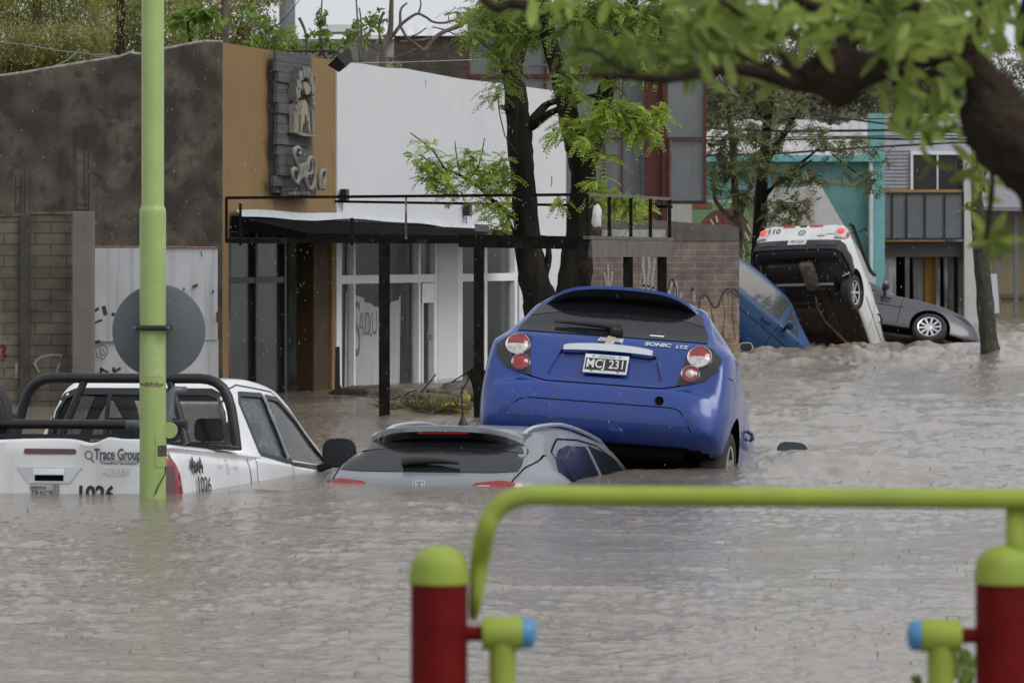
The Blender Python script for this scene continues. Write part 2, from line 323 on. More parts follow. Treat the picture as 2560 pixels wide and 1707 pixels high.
class Surf:
    """lays outlines on a body: rear view outlines (x,z), side outlines (y,z), top outlines (x,y)"""
    def __init__(s, V, Fc): s.t = BVHTree.FromPolygons([Vector(v) for v in V], Fc)
    def hit(s, a, b, axis):
        if axis == 'rear': o = Vector((a, -2, b)); d = Vector((0, 1, 0))
        elif axis == 'front': o = Vector((a, 9, b)); d = Vector((0, -1, 0))
        elif axis == 'right': o = Vector((3, a, b)); d = Vector((-1, 0, 0))
        elif axis == 'left': o = Vector((-3, a, b)); d = Vector((1, 0, 0))
        else: o = Vector((a, b, 4)); d = Vector((0, 0, -1))
        p, nrm, i, ds = s.t.ray_cast(o, d)
        if p is None: return None, None
        if nrm.dot(d) > 0: nrm = -nrm
        return p, nrm
    def panel(s, poly, axis, off=.004, step=.05, skirt=.012, edge=.03, mi=0, mb=None):
        # densify the outline, fill it, lay it on the surface and give it an edge
        pts = []
        for i, p in enumerate(poly):
            q = poly[(i + 1) % len(poly)]; L = math.hypot(q[0] - p[0], q[1] - p[1]); k = max(1, int(L / edge))
            pts += [(p[0] + (q[0] - p[0]) * j / k, p[1] + (q[1] - p[1]) * j / k) for j in range(k)]
        nb = len(pts); co = [Vector(p) for p in pts]
        xs = [p[0] for p in pts]; zs = [p[1] for p in pts]
        def inside(x, z):
            c = False
            for i in range(nb):
                x1, z1 = pts[i]; x2, z2 = pts[(i + 1) % nb]
                if (z1 > z) != (z2 > z) and x < (x2 - x1) * (z - z1) / (z2 - z1) + x1: c = not c
            return c
        x = min(xs) + step * .5
        while x < max(xs):
            z = min(zs) + step * .5
            while z < max(zs):
                if inside(x, z) and min((x - p[0]) ** 2 + (z - p[1]) ** 2 for p in pts) > (step * .35) ** 2: co.append(Vector((x, z)))
                z += step
            x += step
        ov, oe, of, a, b, c = delaunay_2d_cdt(co, [(i, (i + 1) % nb) for i in range(nb)], [], 1, 1e-6)
        V = []; last = Vector((0, 0, 0)); ok = []; N = []
        for p in ov:
            h, nrm = s.hit(p[0], p[1], axis)
            if h is None: ok.append(False); V.append(last.copy()); N.append(Vector((0, 0, 1)))
            else: ok.append(True); V.append(h + nrm * off); N.append(nrm)
        F2 = [tuple(f) for f in of if all(ok[i] for i in f)]
        # outer edges
        cnt = {}
        for f in F2:
            for i in range(len(f)):
                e = (f[i], f[(i + 1) % len(f)]); k = tuple(sorted(e)); cnt.setdefault(k, []).append(e)
        if skirt:
            n0 = len(V); mp = {}
            for k, es in list(cnt.items()):
                if len(es) == 1:
                    a_, b_ = es[0]
                    for q in (a_, b_):
                        if q not in mp: mp[q] = len(V); V.append(V[q] - N[q] * skirt)
                    F2.append((a_, mp[a_], mp[b_], b_))
        mb = mb or MB(); mb.add(V, F2, mi); return mb
    def ribbon(s, path, axis, w=.006, off=.002, mb=None, mi=0, step=.04):
        pts = []
        for i in range(len(path) - 1):
            p, q = path[i], path[i + 1]; L = math.hypot(q[0] - p[0], q[1] - p[1]); k = max(1, int(L / step))
            pts += [(p[0] + (q[0] - p[0]) * j / k, p[1] + (q[1] - p[1]) * j / k) for j in range(k)]
        pts.append(path[-1]); V = []; Fc = []; mb = mb or MB(); k = 0
        for i, p in enumerate(pts):
            a = pts[max(i - 1, 0)]; b = pts[min(i + 1, len(pts) - 1)]; dx, dz = b[0] - a[0], b[1] - a[1]; L = math.hypot(dx, dz) or 1; nx, nz = -dz / L * w / 2, dx / L * w / 2
            h1, n1 = s.hit(p[0] + nx, p[1] + nz, axis); h2, n2 = s.hit(p[0] - nx, p[1] - nz, axis)
            if h1 is None or h2 is None or (h1 - h2).length > max(.07, 8 * w): k = 0; continue
            V += [h1 + n1 * off, h2 + n2 * off]
            if k: Fc.append((len(V) - 4, len(V) - 3, len(V) - 1, len(V) - 2))
            k = 1
        return mb.add(V, Fc, mi)
    def text(s, st, a, b, size, axis, bold=0., wid=1., off=.006, ang=0., mb=None, mi=0, shear=0., squash=1.):
        v, f = text2d(st, size, bold, wid, shear); mb = mb or MB(); V = []; ca, sa = math.cos(ang), math.sin(ang)
        for x, y in v:
            y *= squash; X = a + x * ca - y * sa; Z = b + x * sa + y * ca
            h, n = s.hit(X, Z, axis); V.append(h + n * off if h else Vector((0, 0, -5)))
        return mb.add(V, f, mi)

def wheel(parent, c, r, wd, mtyre, mrim, side=1, rr=None, spokes=7, steer=0., label=None, style='spoke'):
    """tyre and rim; side +1 = the car's right. The rim faces outwards"""
    rr = rr or r * .66; rot = Matrix.Rotation(steer, 4, 'Z'); ax = rot @ Vector((side, 0, 0)); C_ = Vector(c)
    w2 = wd / 2
    t = MB().lathe([(rr * .97, -w2 * .9), (r * .86, -w2), (r * .96, -w2 * .86), (r, -w2 * .6), (r, -w2 * .2), (r * .985, -w2 * .18), (r * .985, -w2 * .12), (r, -w2 * .1), (r, w2 * .1), (r * .985, w2 * .12), (r * .985, w2 * .18), (r, w2 * .2), (r, w2 * .6), (r * .96, w2 * .86), (r * .86, w2), (rr * 1.04, w2 * .92), (rr, w2 * .8), (rr * .96, w2 * .5), (rr * .9, -w2 * .7), (rr * .97, -w2 * .9)], C_, ax, 40)
    to = obj('wheel', t, mtyre, parent, smooth=50)
    q = MB().lathe([(rr * 1.0, w2 * .8), (rr * .99, w2 * .9), (rr * .90, w2 * .84), (rr * .86, w2 * .5), (rr * .84, 0), (0.0, -w2 * .1)], C_, ax, 40, mi=1)
    q.lathe([(rr * 1.005, w2 * .80), (rr * 1.0, w2 * .93), (rr * .91, w2 * .88), (rr * .89, w2 * .55)], C_, ax, 40)
    q.lathe([(rr * .24, w2 * .3), (rr * .22, w2 * .72), (rr * .10, w2 * .78), (0.001, w2 * .78)], C_, ax, 20)
    a = ax.orthogonal().normalized(); b = ax.cross(a)
    for k in range(spokes):
        an = 2 * math.pi * k / spokes
        for da in ((-.13, .13) if style == 'pair' else (0,)):
            d = a * math.cos(an + da) + b * math.sin(an + da); tn = ax.cross(d); wi = rr * (.055 if style == 'pair' else .085)
            p0 = C_ + d * rr * .16; p1 = C_ + d * rr * .93
            bt = [p0 - tn * wi * .9 + ax * w2 * .35, p0 + tn * wi * .9 + ax * w2 * .35, p1 + tn * wi * 1.25 + ax * w2 * .45, p1 - tn * wi * 1.25 + ax * w2 * .45]
            tp = [p0 - tn * wi * .8 + ax * w2 * .72, p0 + tn * wi * .8 + ax * w2 * .72, p1 + tn * wi * 1.1 + ax * w2 * .84, p1 - tn * wi * 1.1 + ax * w2 * .84]
            q.hexa(bt, tp)
    obj('rim', q, [mrim, M_black], to, smooth=40)
    return to
def arch_cut(y, z, r, side, x0=.55, x1=1.2):
    mb = MB(); n = 32
    b = [Vector((side * x0, y + r * math.cos(2 * math.pi * k / n), z + r * math.sin(2 * math.pi * k / n))) for k in range(n)]
    t = [Vector((side * x1, p.y, p.z)) for p in b]
    mb.add(b + t, [tuple(range(n))[::-1], tuple(range(n, 2 * n))] + [(i, (i + 1) % n, (i + 1) % n + n, i + n) for i in range(n)], 1)
    return mb
def disc(cx, cz, r, n=28, sx=1.): return [(cx + r * sx * math.cos(2 * math.pi * k / n), cz + r * math.sin(2 * math.pi * k / n)) for k in range(n)]
def mirror_(parent, c, side, mhouse, mglass, w=.23, h=.16, tilt=0.):
    """door mirror: rounded housing, glass on its rear face, foot towards the door"""
    m = MB(); c = Vector(c); n = 20
    def ring(sx, sz, y): return [c + Vector((side * 0 + sx * (abs(math.cos(a)) ** .6) * (1 if math.cos(a) > 0 else -1), y, sz * (abs(math.sin(a)) ** .7) * (1 if math.sin(a) > 0 else -1))) for a in [2 * math.pi * k / n for k in range(n)]]
    rs = [ring(w * .5, h * .5, 0), ring(w * .51, h * .52, .03), ring(w * .46, h * .47, .08), ring(w * .28, h * .3, .125)]
    V = sum(rs, []); Fc = [tuple(range(n))] + [tuple(3 * n + k for k in range(n))[::-1]]
    for i in range(3):
        for k in range(n): Fc.append((i * n + k, (i + 1) * n + k, (i + 1) * n + (k + 1) % n, i * n + (k + 1) % n))
    m.add(V, Fc)
    m.tube([c + Vector((-side * w * .3, .05, -h * .4)), c + Vector((-side * (w * .5 + .05), .06, -h * .55))], [.03, .03], 8)
    o = obj('door_mirror', m, mhouse, parent, smooth=45)
    g = MB(); r1 = ring(w * .45, h * .44, -.004); g.add(r1 + ring(w * .45, h * .44, .004), [tuple(range(n))] + [(k, k + n, (k + 1) % n + n, (k + 1) % n) for k in range(n)])
    obj('mirror_glass', g, mglass, o)
    return o
def pose(yaw, pitch, roll, T): return Matrix.Translation(Vector(T)) @ Matrix.Rotation(R(yaw), 4, 'Z') @ Matrix.Rotation(R(pitch), 4, 'X') @ Matrix.Rotation(R(roll), 4, 'Y')
def argplate(parent, S, a, b, wd, ht, axis, txt, dark=True, off=.02):
    """number plate: pale rim, dark field, characters"""
    h, n = S.hit(a, b, axis); up = Vector((0, 0, 1)); x = Vector((1, 0, 0)); n = Vector((0, n.y, n.z)).normalized(); up = n.cross(x).normalized()
    if up.z < 0: up = -up
    M = M4(x, up, n, h + n * off)
    mb = MB().box((0, 0, 0), (wd, ht, .012), M=None, bev=.004); mb.v = [tuple(M @ Vector(v)) for v in mb.v]
    o = obj('number_plate', mb, mat('plate_rim_white', (.62, .63, .63), .4), parent)
    f = MB().box((0, -ht * .04 if dark else 0, .0075), (wd * .93, ht * .62, .002)); f.v = [tuple(M @ Vector(v)) for v in f.v]
    obj('plate_field', f, M_ink if dark else mat('plate_field_pale', (.5, .5, .48), .5), o)
    t = MB(); flat_text(t, txt, M @ Matrix.Translation((0, -ht * .045, .006)), ht * .64, .0012, .82, depth=.006); 
    obj('plate_characters', t, mat('plate_letters', (.65, .66, .66), .4) if dark else M_ink, o)
    sm = MB(); flat_text(sm, 'ARGENTINA', M @ Matrix.Translation((0, ht * .37, .006)), ht * .13, 0, 1.1, depth=.003)
    for sx in (-1, 1):
        for sy in (-1, 1): sm.add([M @ Vector((sx * wd * .30 + dx, sy * ht * .40 + dy, .0095)) for dx, dy in ((-.008, -.004), (.008, -.004), (.008, .004), (-.008, .004))], [(0, 1, 2, 3)])
    obj('plate_small_print', sm, mat('plate_small_blue', (.10, .14, .22), .5), o)
    return o
# ---------------------------------------------------------------- blue hatchback, tail up
def build_sonic():
    Mx = pose(-9.5, -22.5, 4.2, (.595, 32.6, .03)) @ Matrix.Scale(1.11, 4)
    t = thing('hatchback_car', 'bright blue hatchback tilted nose down in the flood, its tail raised over the silver car', 'car', Mx)
    sp = dict(len=3.95,
        top=[(0, .50), (.010, .575), (.028, .615), (.066, .632), (.078, .70), (.092, .80), (.115, .91), (.15, 1.00), (.20, 1.055), (.34, 1.25), (.46, 1.40), (.56, 1.455), (.75, 1.485), (1.3, 1.517), (1.9, 1.50), (2.4, 1.40), (3.0, 1.06), (3.4, .96), (3.8, .80), (3.95, .62)],
        belt=[(0, .50), (.03, .58), (.066, .60), (.08, .68), (.11, .85), (.2, .96), (.35, 1.02), (.5, 1.04), (1.5, .99), (2.6, .94), (3.1, .92), (3.7, .76), (3.95, .55)],
        bot=[(0, .40), (.05, .30), (.2, .24), (1.0, .2), (3.5, .2), (3.95, .3)],
        wid=[(0, .66), (.02, .735), (.06, .81), (.12, .86), (.25, .895), (.5, .905), (.9, .890), (2.5, .868), (3.3, .84), (3.7, .72), (3.95, .5)],
        roof=[(0, .55), (.1, .71), (.2, .745), (.35, .69), (.5, .625), (.8, .60), (1.8, .60), (2.4, .62), (3.0, .72), (3.6, .62), (3.95, .4)],
        tuck=[(0, .02), (.3, .03), (3.9, .03)])
    V, Fc = car_loft(sp); S = Surf(V, Fc)
    b = MB().add(V, Fc); rc = MB(); rc.add([(-.47, -.1, .665), (.47, -.1, .665), (.37, -.1, .90), (-.37, -.1, .90), (-.40, .100, .69), (.40, .100, .69), (.33, .135, .885), (-.33, .135, .885)], [(0, 3, 2, 1), (4, 5, 6, 7), (0, 1, 5, 4), (1, 2, 6, 5), (2, 3, 7, 6), (3, 0, 4, 7)])
    bb = boolean(b, [rc, arch_cut(.70, .30, .365, 1), arch_cut(.70, .30, .365, -1), arch_cut(3.2, .30, .36, 1), arch_cut(3.2, .30, .36, -1)])
    # dark underside of the body shell
    for i, f in enumerate(bb.f):
        c = sum((Vector(bb.v[q]) for q in f), Vector()) / len(f)
        if bb.mi[i] == 0 and c.z < .245 + max(0, .06 - c.y) * 1.2 and c.y > .03: bb.mi[i] = 1
    # shut lines of hatch, bumper, door, fuel flap
    zc = .735
    hatch = [(-.70, 1.06), (-.585, .96), (-.545, .80), (-.44, .715), (.44, .715), (.545, .80), (.585, .96), (.70, 1.06)]
    S.ribbon([(-.575, .68), (-.50, .655), (-.40, .63), (.40, .63), (.50, .655), (.575, .68)], 'rear', .011, .002, bb, 1)
    S.ribbon([(-.575, .77), (-.475, .77), (-.44, 1.05)], 'rear', .006, .002, bb, 1) if 0 else None
    S.ribbon([(-.64, .36), (-.60, .42), (-.56, .46), (-.48, .475), (.50, .475), (.565, .46), (.60, .42), (.66, .32)], 'rear', .007, .002, bb, 1)
    for sd_, ax in ((1, 'right'), (-1, 'left')):
        S.ribbon([(.16, .78), (.25, .80), (.34, .78), (.36, .66)], ax, .006, .002, bb, 1)
        S.ribbon([(1.12, .96), (1.10, .62), (1.22, .34), (2.05, .28), (2.10, .60), (2.10, .96)], ax, .007, .002, bb, 1)
        S.ribbon([(2.12, .96), (2.10, .60), (2.12, .28), (2.85, .28), (2.95, .5), (2.90, .9)], ax, .007, .002, bb, 1)
    body = obj('body', bb, [M_sonic, M_dark], t, smooth=38)
    # pressed panel round the number plate: a recess edge and the bar
    rec = MB(); S.panel([(-.40, .90), (.40, .90), (.47, .69), (-.47, .69)], 'rear', .003, .05, .0, .03, mb=rec)
    # bumper
    bp = MB()
    S.panel([(-.60, .42), (-.52, .465), (.52, .465), (.60, .42), (.64, .36), (.60, .35), (-.60, .35), (-.64, .36)], 'rear', .010, .05, .02, .03, mb=bp)
    obj('bumper_insert', bp, M_sonic, t, smooth=35)
    # rear window and its black border
    gl = [(-.675, 1.035), (.675, 1.035), (.665, 1.10), (.59, 1.27), (.50, 1.385), (.30, 1.425), (0, 1.435), (-.30, 1.425), (-.50, 1.385), (-.59, 1.27), (-.665, 1.10)]
    g = MB(); S.panel(gl, 'rear', .007, .05, .012, .03, mb=g); win = obj('rear_window', g, M_tint, t, smooth=60)
    g = MB(); up = [(-.62, 1.20), (-.40, 1.26), (0, 1.275), (.40, 1.26), (.62, 1.20), (.585, 1.30), (.53, 1.375), (.30, 1.43), (0, 1.44), (-.30, 1.43), (-.53, 1.375), (-.585, 1.30)]
    S.panel(up, 'rear', .010, .04, .006, .03, mb=g); obj('black_border', g, M_blackgloss, win, smooth=60)
    # roof spoiler: blue on top, dark underneath
    s_ = MB(); n = 21; top = []; bot = []
    for i in range(n):
        u = -1 + 2 * i / (n - 1); x = u * .60; e = abs(u) ** 5
        top.append([Vector((x * .98, .60, 1.468 - .035 * u * u - .05 * e)), Vector((x * 1.0, .44, 1.475 - .045 * u * u - .08 * e)), Vector((x * .99, .315 + .12 * e, 1.468 - .06 * u * u - .11 * e))])
        bot.append([Vector((x * .99, .318 + .12 * e, 1.445 - .06 * u * u - .11 * e)), Vector((x * 1.01, .42, 1.405 - .045 * u * u - .10 * e)), Vector((x * .98, .50, 1.40 - .04 * u * u - .03 * e))])
    V2 = []; F2 = []; mi = []
    for i in range(n): V2 += top[i] + bot[i]
    for i in range(n - 1):
        for k in range(5): F2.append((i * 6 + k, i * 6 + k + 1, (i + 1) * 6 + k + 1, (i + 1) * 6 + k)); mi.append(0 if k < 3 else 1)
    F2 += [(0, 1, 2, 3, 4, 5), tuple((n - 1) * 6 + k for k in range(6))[::-1]]; mi += [0, 0]
    s_.add(V2, F2); s_.mi = mi; obj('roof_spoiler', s_, [M_sonic, M_blackgloss], t, smooth=40)
    # wiper
    wp = MB(); p0, n0 = S.hit(-.02, 1.09, 'rear'); 
    pts = [S.hit(x, z, 'rear') for x, z in ((.04, 1.085), (-.08, 1.105), (-.30, 1.115), (-.43, 1.11))]
    wp.tube([p + nn * .035 for p, nn in pts], [.030, .022, .015, .008], 8); p, nn = S.hit(.02, 1.07, 'rear'); wp.lathe([(.045, 0), (.05, .02), (.035, .05), (0.001, .055)], p, nn, 16)
    obj('rear_wiper', wp, M_black, t, smooth=50)
    st = MB(); S.panel([(.26, 1.062), (.36, 1.062), (.36, 1.075), (.26, 1.075)], 'rear', .010, .03, 0, .03, mb=st); obj('window_sticker', st, M_white, win)
    # tail lamps
    for sd_ in (-1, 1):
        hs_ = [(sd_ * x, z) for x, z in ((.515, .665), (.60, .68), (.70, .715), (.785, .81), (.80, .90), (.72, .985), (.60, .995), (.56, .97), (.545, .84))]
        if sd_ < 0: hs_ = hs_[::-1]
        m = MB(); S.panel(hs_, 'rear', .006, .04, .015, .025, mb=m); lamp = obj('tail_lamp', m, M_blackgloss, t, smooth=50)
        for (cx, cz, r_, kind) in ((.645, .895, .088, 0), (.60, .755, .066, 1)):
            h, nn = S.hit(sd_ * cx, cz, 'rear'); nn = (nn + Vector((0, -1.2, .1))).normalized()
            c = MB().lathe([(r_, -.03), (r_ * 1.02, .018), (r_ * .96, .030), (r_ * .88, .024), (r_ * .86, .006)], h, nn, 32); rg = obj('chrome_ring', c, M_chrome, lamp, smooth=60)
            a = Vector((1, 0, 0)); a = (a - nn * a.dot(nn)).normalized(); bb_ = nn.cross(a); bb_ = bb_ if bb_.z > 0 else -bb_
            def half(lo, hi, m_, nm, rad=r_ * .88, hgt=.016):
                q = MB(); k = 18; V3 = []; rings = 4
                for j in range(rings + 1):
                    rr_ = rad * j / rings
                    for i in range(k + 1):
                        an = lo + (hi - lo) * i / k; V3.append(h + (a * math.cos(an) + bb_ * math.sin(an)) * rr_ + nn * (hgt + .018 * (1 - (j / rings) ** 2)))
                q.add(V3, [(j * (k + 1) + i, j * (k + 1) + i + 1, (j + 1) * (k + 1) + i + 1, (j + 1) * (k + 1) + i) for j in range(rings) for i in range(k)]); obj(nm, q, m_, lamp, smooth=True)
            if kind == 0:
                half(0, math.pi, M_redlens, 'brake_lens'); half(math.pi, 2 * math.pi, M_clear, 'indicator_lens')
            elif sd_ < 0: half(0, 2 * math.pi, M_redlens, 'fog_lens')
            else:
                half(0, 2 * math.pi, M_redlens, 'reverse_ring'); half(0, 2 * math.pi, M_clear, 'reverse_lens', r_ * .52, .026)
    # chrome bar, emblem, badge
    bar = MB(); nb_ = 17; V4 = []
    for i in range(nb_):
        u = -1 + 2 * i / (nb_ - 1); x = u * .315; hgt = .026 + .026 * (1 - u * u) ** .5; h, nn = S.hit(x, .905 - .012 * u * u, 'rear'); upv = Vector((0, .2, .98))
        V4 += [h + upv * hgt - nn * .01, h + nn * .028 + upv * hgt * .7, h + nn * .034, h + nn * .028 - upv * .022, h - upv * .022 - nn * .01]
    bar.add(V4, [(i * 5 + k, i * 5 + k + 1, (i + 1) * 5 + k + 1, (i + 1) * 5 + k) for i in range(nb_ - 1) for k in range(4)] + [(0, 1, 2, 3, 4), tuple((nb_ - 1) * 5 + k for k in range(5))[::-1]])
    obj('handle_bar', bar, M_chrome, t, smooth=50)
    cross = [(-.09, -.002), (-.078, .020), (-.030, .020), (-.026, .038), (.034, .038), (.030, .020), (.09, .020), (.078, -.012), (.028, -.012), (.022, -.030), (-.036, -.030), (-.032, -.012), (-.090, -.012)]
    e = MB(); S.panel([(x, z + .985) for x, z in cross], 'rear', .012, .02, .012, .02, mb=e); em = obj('cross_emblem', e, M_chrome, t)
    e = MB(); S.panel([(x * .84, z * .74 + .986) for x, z in cross], 'rear', .0145, .02, .004, .02, mb=e); obj('emblem_fill', e, mat('gold_emblem', (.48, .43, .30), .3, metal=.6), em)
    tx = MB(); S.text('SONIC', .335, .980, .042, 'rear', .0022, 1.45, .007, -.01, tx, shear=.1); S.text('LTZ', .505, .974, .036, 'rear', .0018, 1.35, .007, -.01, tx, shear=.1); obj('badge_lettering', tx, M_chrome, t)
    argplate(t, S, .0, .785, .31, .15, 'rear', 'MCJ 231', off=.012)
    hk = MB(); h, nn = S.hit(.42, .52, 'rear'); hk.lathe([(.030, .012), (.030, .004), (.001, .003)], h, nn, 20); obj('tow_hook_hole', hk, M_dark, t)
    # side windows, handles, mirrors
    for sd_, ax in ((1, 'right'), (-1, 'left')):
        g = MB(); S.panel([(.80, 1.10), (.95, 1.30), (1.15, 1.38), (2.10, 1.38), (2.45, 1.24), (2.78, 1.05), (2.80, 1.0), (1.3, 1.035)], ax, .006, .06, .01, .05, mb=g); obj('side_window', g, M_tint, t, smooth=50)
        g = MB(); S.panel([(.42, .40), (.30, .62), (.42, .72), (.36, .60)], ax, .003, .05, .0, .04, mb=g)
        hd = MB().tube([(sd_ * .875, 1.28, .80), (sd_ * .895, 1.32, .80), (sd_ * .895, 1.42, .80), (sd_ * .875, 1.46, .80)], .014, 8); obj('door_handle', hd, M_sonic, t, smooth=True)
        hd = MB().tube([(sd_ * .875, 2.2, .80), (sd_ * .895, 2.24, .80), (sd_ * .895, 2.34, .80), (sd_ * .875, 2.38, .80)], .014, 8); obj('door_handle', hd, M_sonic, t, smooth=True)
        wheel(t, (sd_ * .775, .70, .26), .305, .19, M_rubber, M_silver, sd_, .205, 5, style='pair')
        mirror_(t, (sd_ * 1.06, 2.38, 1.06), sd_, M_black if sd_ > 0 else M_sonic, M_mirror)
        # mudflap side arch lip
    # underside
    u = MB().box((0, .55, .22), (1.2, .7, .10), bev=.03).box((0, 1.9, .17), (1.3, 1.9, .08), bev=.03).box((0, .70, .24), (1.45, .09, .10), bev=.02)
    obj("underbody", u, M_dark, t)
    return t
build_sonic()
# ---------------------------------------------------------------- silver crossover, sunk to its rear window
def build_suv():
    Mx = pose(-21.5, -9.0, -.3, (-.745, 30.45, -1.03)) @ Matrix.Scale(1.04, 4)
    t = thing('crossover_car', 'silver grey crossover sunk to its tail lamps between the pickup and the blue hatchback', 'car', Mx)
    sp = dict(len=4.3,
        top=[(0, .72), (.02, .90), (.05, 1.0), (.10, 1.06), (.18, 1.11), (.28, 1.19), (.42, 1.30), (.52, 1.38), (.62, 1.445), (.9, 1.515), (1.5, 1.585), (2.1, 1.57), (2.6, 1.44), (3.2, 1.10), (3.7, .98), (4.1, .86), (4.3, .62)],
        belt=[(0, .66), (.05, .90), (.12, 1.0), (.3, 1.10), (.6, 1.16), (1.2, 1.08), (2.6, 1.0), (3.2, .98), (3.9, .82), (4.3, .55)],
        bot=[(0, .42), (.1, .33), (1, .28), (4, .28), (4.3, .4)],
        wid=[(0, .66), (.03, .72), (.08, .775), (.18, .82), (.35, .862), (.7, .885), (3.3, .88), (3.9, .80), (4.2, .66), (4.3, .5)],
        roof=[(0, .60), (.15, .72), (.3, .70), (.45, .645), (.6, .605), (1.0, .60), (2.0, .61), (2.6, .63), (3.2, .74), (3.8, .64), (4.3, .4)])
    V, Fc = car_loft(sp); S = Surf(V, Fc)
    bb = boolean(MB().add(V, Fc), [arch_cut(.86, .34, .40, s, .6) for s in (1, -1)] + [arch_cut(3.47, .34, .40, s, .6) for s in (1, -1)])
    # hatch seam, rear door seam
    for s_ in (1, -1):
        S.ribbon([(s_ * .60, 1.46), (s_ * .665, 1.37), (s_ * .70, 1.25), (s_ * .685, 1.12), (s_ * .66, .98), (s_ * .64, .8)], 'rear', .010, .004, bb, 1, .02)
        ax = 'right' if s_ > 0 else 'left'
        S.ribbon([(.74, 1.16), (.82, 1.33), (1.1, 1.455), (1.5, 1.495), (1.9, 1.50), (2.5, 1.38), (3.0, 1.12)], ax, .012, .002, bb, 1)
        S.ribbon([(.95, 1.18), (1.15, .95), (1.3, .5)], ax, .007, .002, bb, 1); S.ribbon([(2.05, 1.06), (2.1, .4)], ax, .007, .002, bb, 1)
    obj('body', bb, [M_silvercar, M_dark], t, smooth=38)
    g = MB(); S.panel([(-.665, 1.125), (-.5, 1.112), (0, 1.108), (.5, 1.112), (.665, 1.125), (.665, 1.18), (.61, 1.31), (.55, 1.375), (.3, 1.405), (0, 1.415), (-.3, 1.405), (-.55, 1.375), (-.61, 1.31), (-.665, 1.18)], 'rear', .005, .05, .01, .03, mb=g)
    win = obj('rear_window', g, M_tint, t, smooth=60)
    # roof spoiler with the long brake light below its lip
    s_ = MB(); n = 23; V2 = []
    for i in range(n):
        u = -1 + 2 * i / (n - 1); x = u * .565; e = abs(u) ** 5
        V2 += [Vector((x, .72, 1.495 - .03 * u * u - .02 * e)), Vector((x, .54, 1.482 - .025 * u * u - .03 * e)), Vector((x * 1.02, .43 + .09 * e, 1.462 - .025 * u * u - .05 * e)),
               Vector((x * 1.02, .432 + .09 * e, 1.425 - .025 * u * u - .05 * e)), Vector((x, .48, 1.385 - .04 * u * u - .05 * e)), Vector((x, .55, 1.39 - .03 * u * u - .03 * e))]
    F2 = [(i * 6 + k, i * 6 + k + 1, (i + 1) * 6 + k + 1, (i + 1) * 6 + k) for i in range(n - 1) for k in range(5)]
    s_.add(V2, F2 + [(0, 1, 2, 3, 4, 5), tuple((n - 1) * 6 + k for k in range(6))[::-1]]); s_.mi = [0 if k < 3 else 1 for i in range(n - 1) for k in range(5)] + [0, 0]
    spo = obj('roof_spoiler', s_, [M_silvercar, M_blackgloss], t, smooth=40)
    obj('high_brake_light', MB().box((0, .440, 1.417), (.38, .012, .018)), M_redlens, spo)
    g = MB(); S.panel([(-.62, 1.27), (-.3, 1.31), (.3, 1.31), (.62, 1.27), (.585, 1.315), (.53, 1.365), (.3, 1.40), (-.3, 1.40), (-.53, 1.365), (-.585, 1.315)], 'rear', .008, .05, .0, .03, mb=g); obj('black_border', g, M_blackgloss, win, smooth=60)
    wp = MB(); pts = [S.hit(x, z, 'rear') for x, z in ((-.20, 1.15), (-.12, 1.165), (.05, 1.17), (.22, 1.155))]
    wp.tube([p + nn * .035 for p, nn in pts], [.034, .03, .022, .010], 8); obj('rear_wiper', wp, M_black, t, smooth=50)
    for sd_ in (-1, 1):
        pl = [(sd_ * x, z) for x, z in ((.40, .90), (.37, .985), (.42, 1.025), (.60, 1.045), (.68, 1.035), (.80, .99), (.835, .955), (.82, .90))]
        if sd_ < 0: pl = pl[::-1]
        m = MB(); S.panel(pl, 'rear', .010, .04, .02, .03, mb=m); lamp = obj('tail_lamp', m, M_redlens, t, smooth=50)
        ed = MB(); S.ribbon([(sd_ * .385, .93), (sd_ * .42, .995), (sd_ * .53, 1.0), (sd_ * .52, .93)], 'rear', .012, .016, ed); obj('light_guide', ed, M_clear, lamp)
        q = MB(); pq = [(sd_ * x, z) for x, z in ((.395, .93), (.43, .985), (.51, .99), (.50, .93))]; pq = pq[::-1] if sd_ < 0 else pq
        S.panel(pq, 'rear', .013, .04, .0, .03, mb=q); obj('reverse_lens', q, M_blackgloss, lamp)
    # letter-shaped badge
    e = MB(); z0 = .998
    for x0, x1, z1, z2 in ((-.026, -.020, z0 - .024, z0 + .024), (.020, .026, z0 - .024, z0 + .024), (-.02, .02, z0 - .003, z0 + .003)): S.panel([(x0, z1), (x1, z1), (x1, z2), (x0, z2)], 'rear', .010, .02, .008, .02, mb=e)
    S.ribbon([(-.038, z0 - .032), (-.044, z0 + .02), (-.036, z0 + .034), (.036, z0 + .034), (.044, z0 + .02), (.038, z0 - .032)], 'rear', .005, .010, e)
    obj('letter_emblem', e, M_chrome, t)
    # roof rails, aerial
    for sd_ in (-1, 1):
        pts = []
        for y, dz in ((.60, -.01), (.64, .006), (.70, .018), (.80, .026), (.95, .030), (1.15, .032), (1.35, .032), (1.55, .032), (1.75, .031), (1.95, .028), (2.15, .022), (2.35, .01), (2.42, .0)):
            h, nn = S.hit(sd_ * .53, y, 'top'); pts.append(h + Vector((0, 0, dz)))
        r_ = MB().tube(pts, [.008, .012] + [.014] * 9 + [.012, .008], 8); obj('roof_rail', r_, M_silver, t, smooth=True)
    a = MB().lathe([(.045, -.01), (.035, .02), (.02, .05), (.012, .07)], (0, .80, 1.505), (0, -.25, 1), 14); a.tube([(0, .79, 1.55), (0, .74, 1.78)], [.009, .004], 6)
    obj('roof_aerial', a, M_black, t, smooth=50)
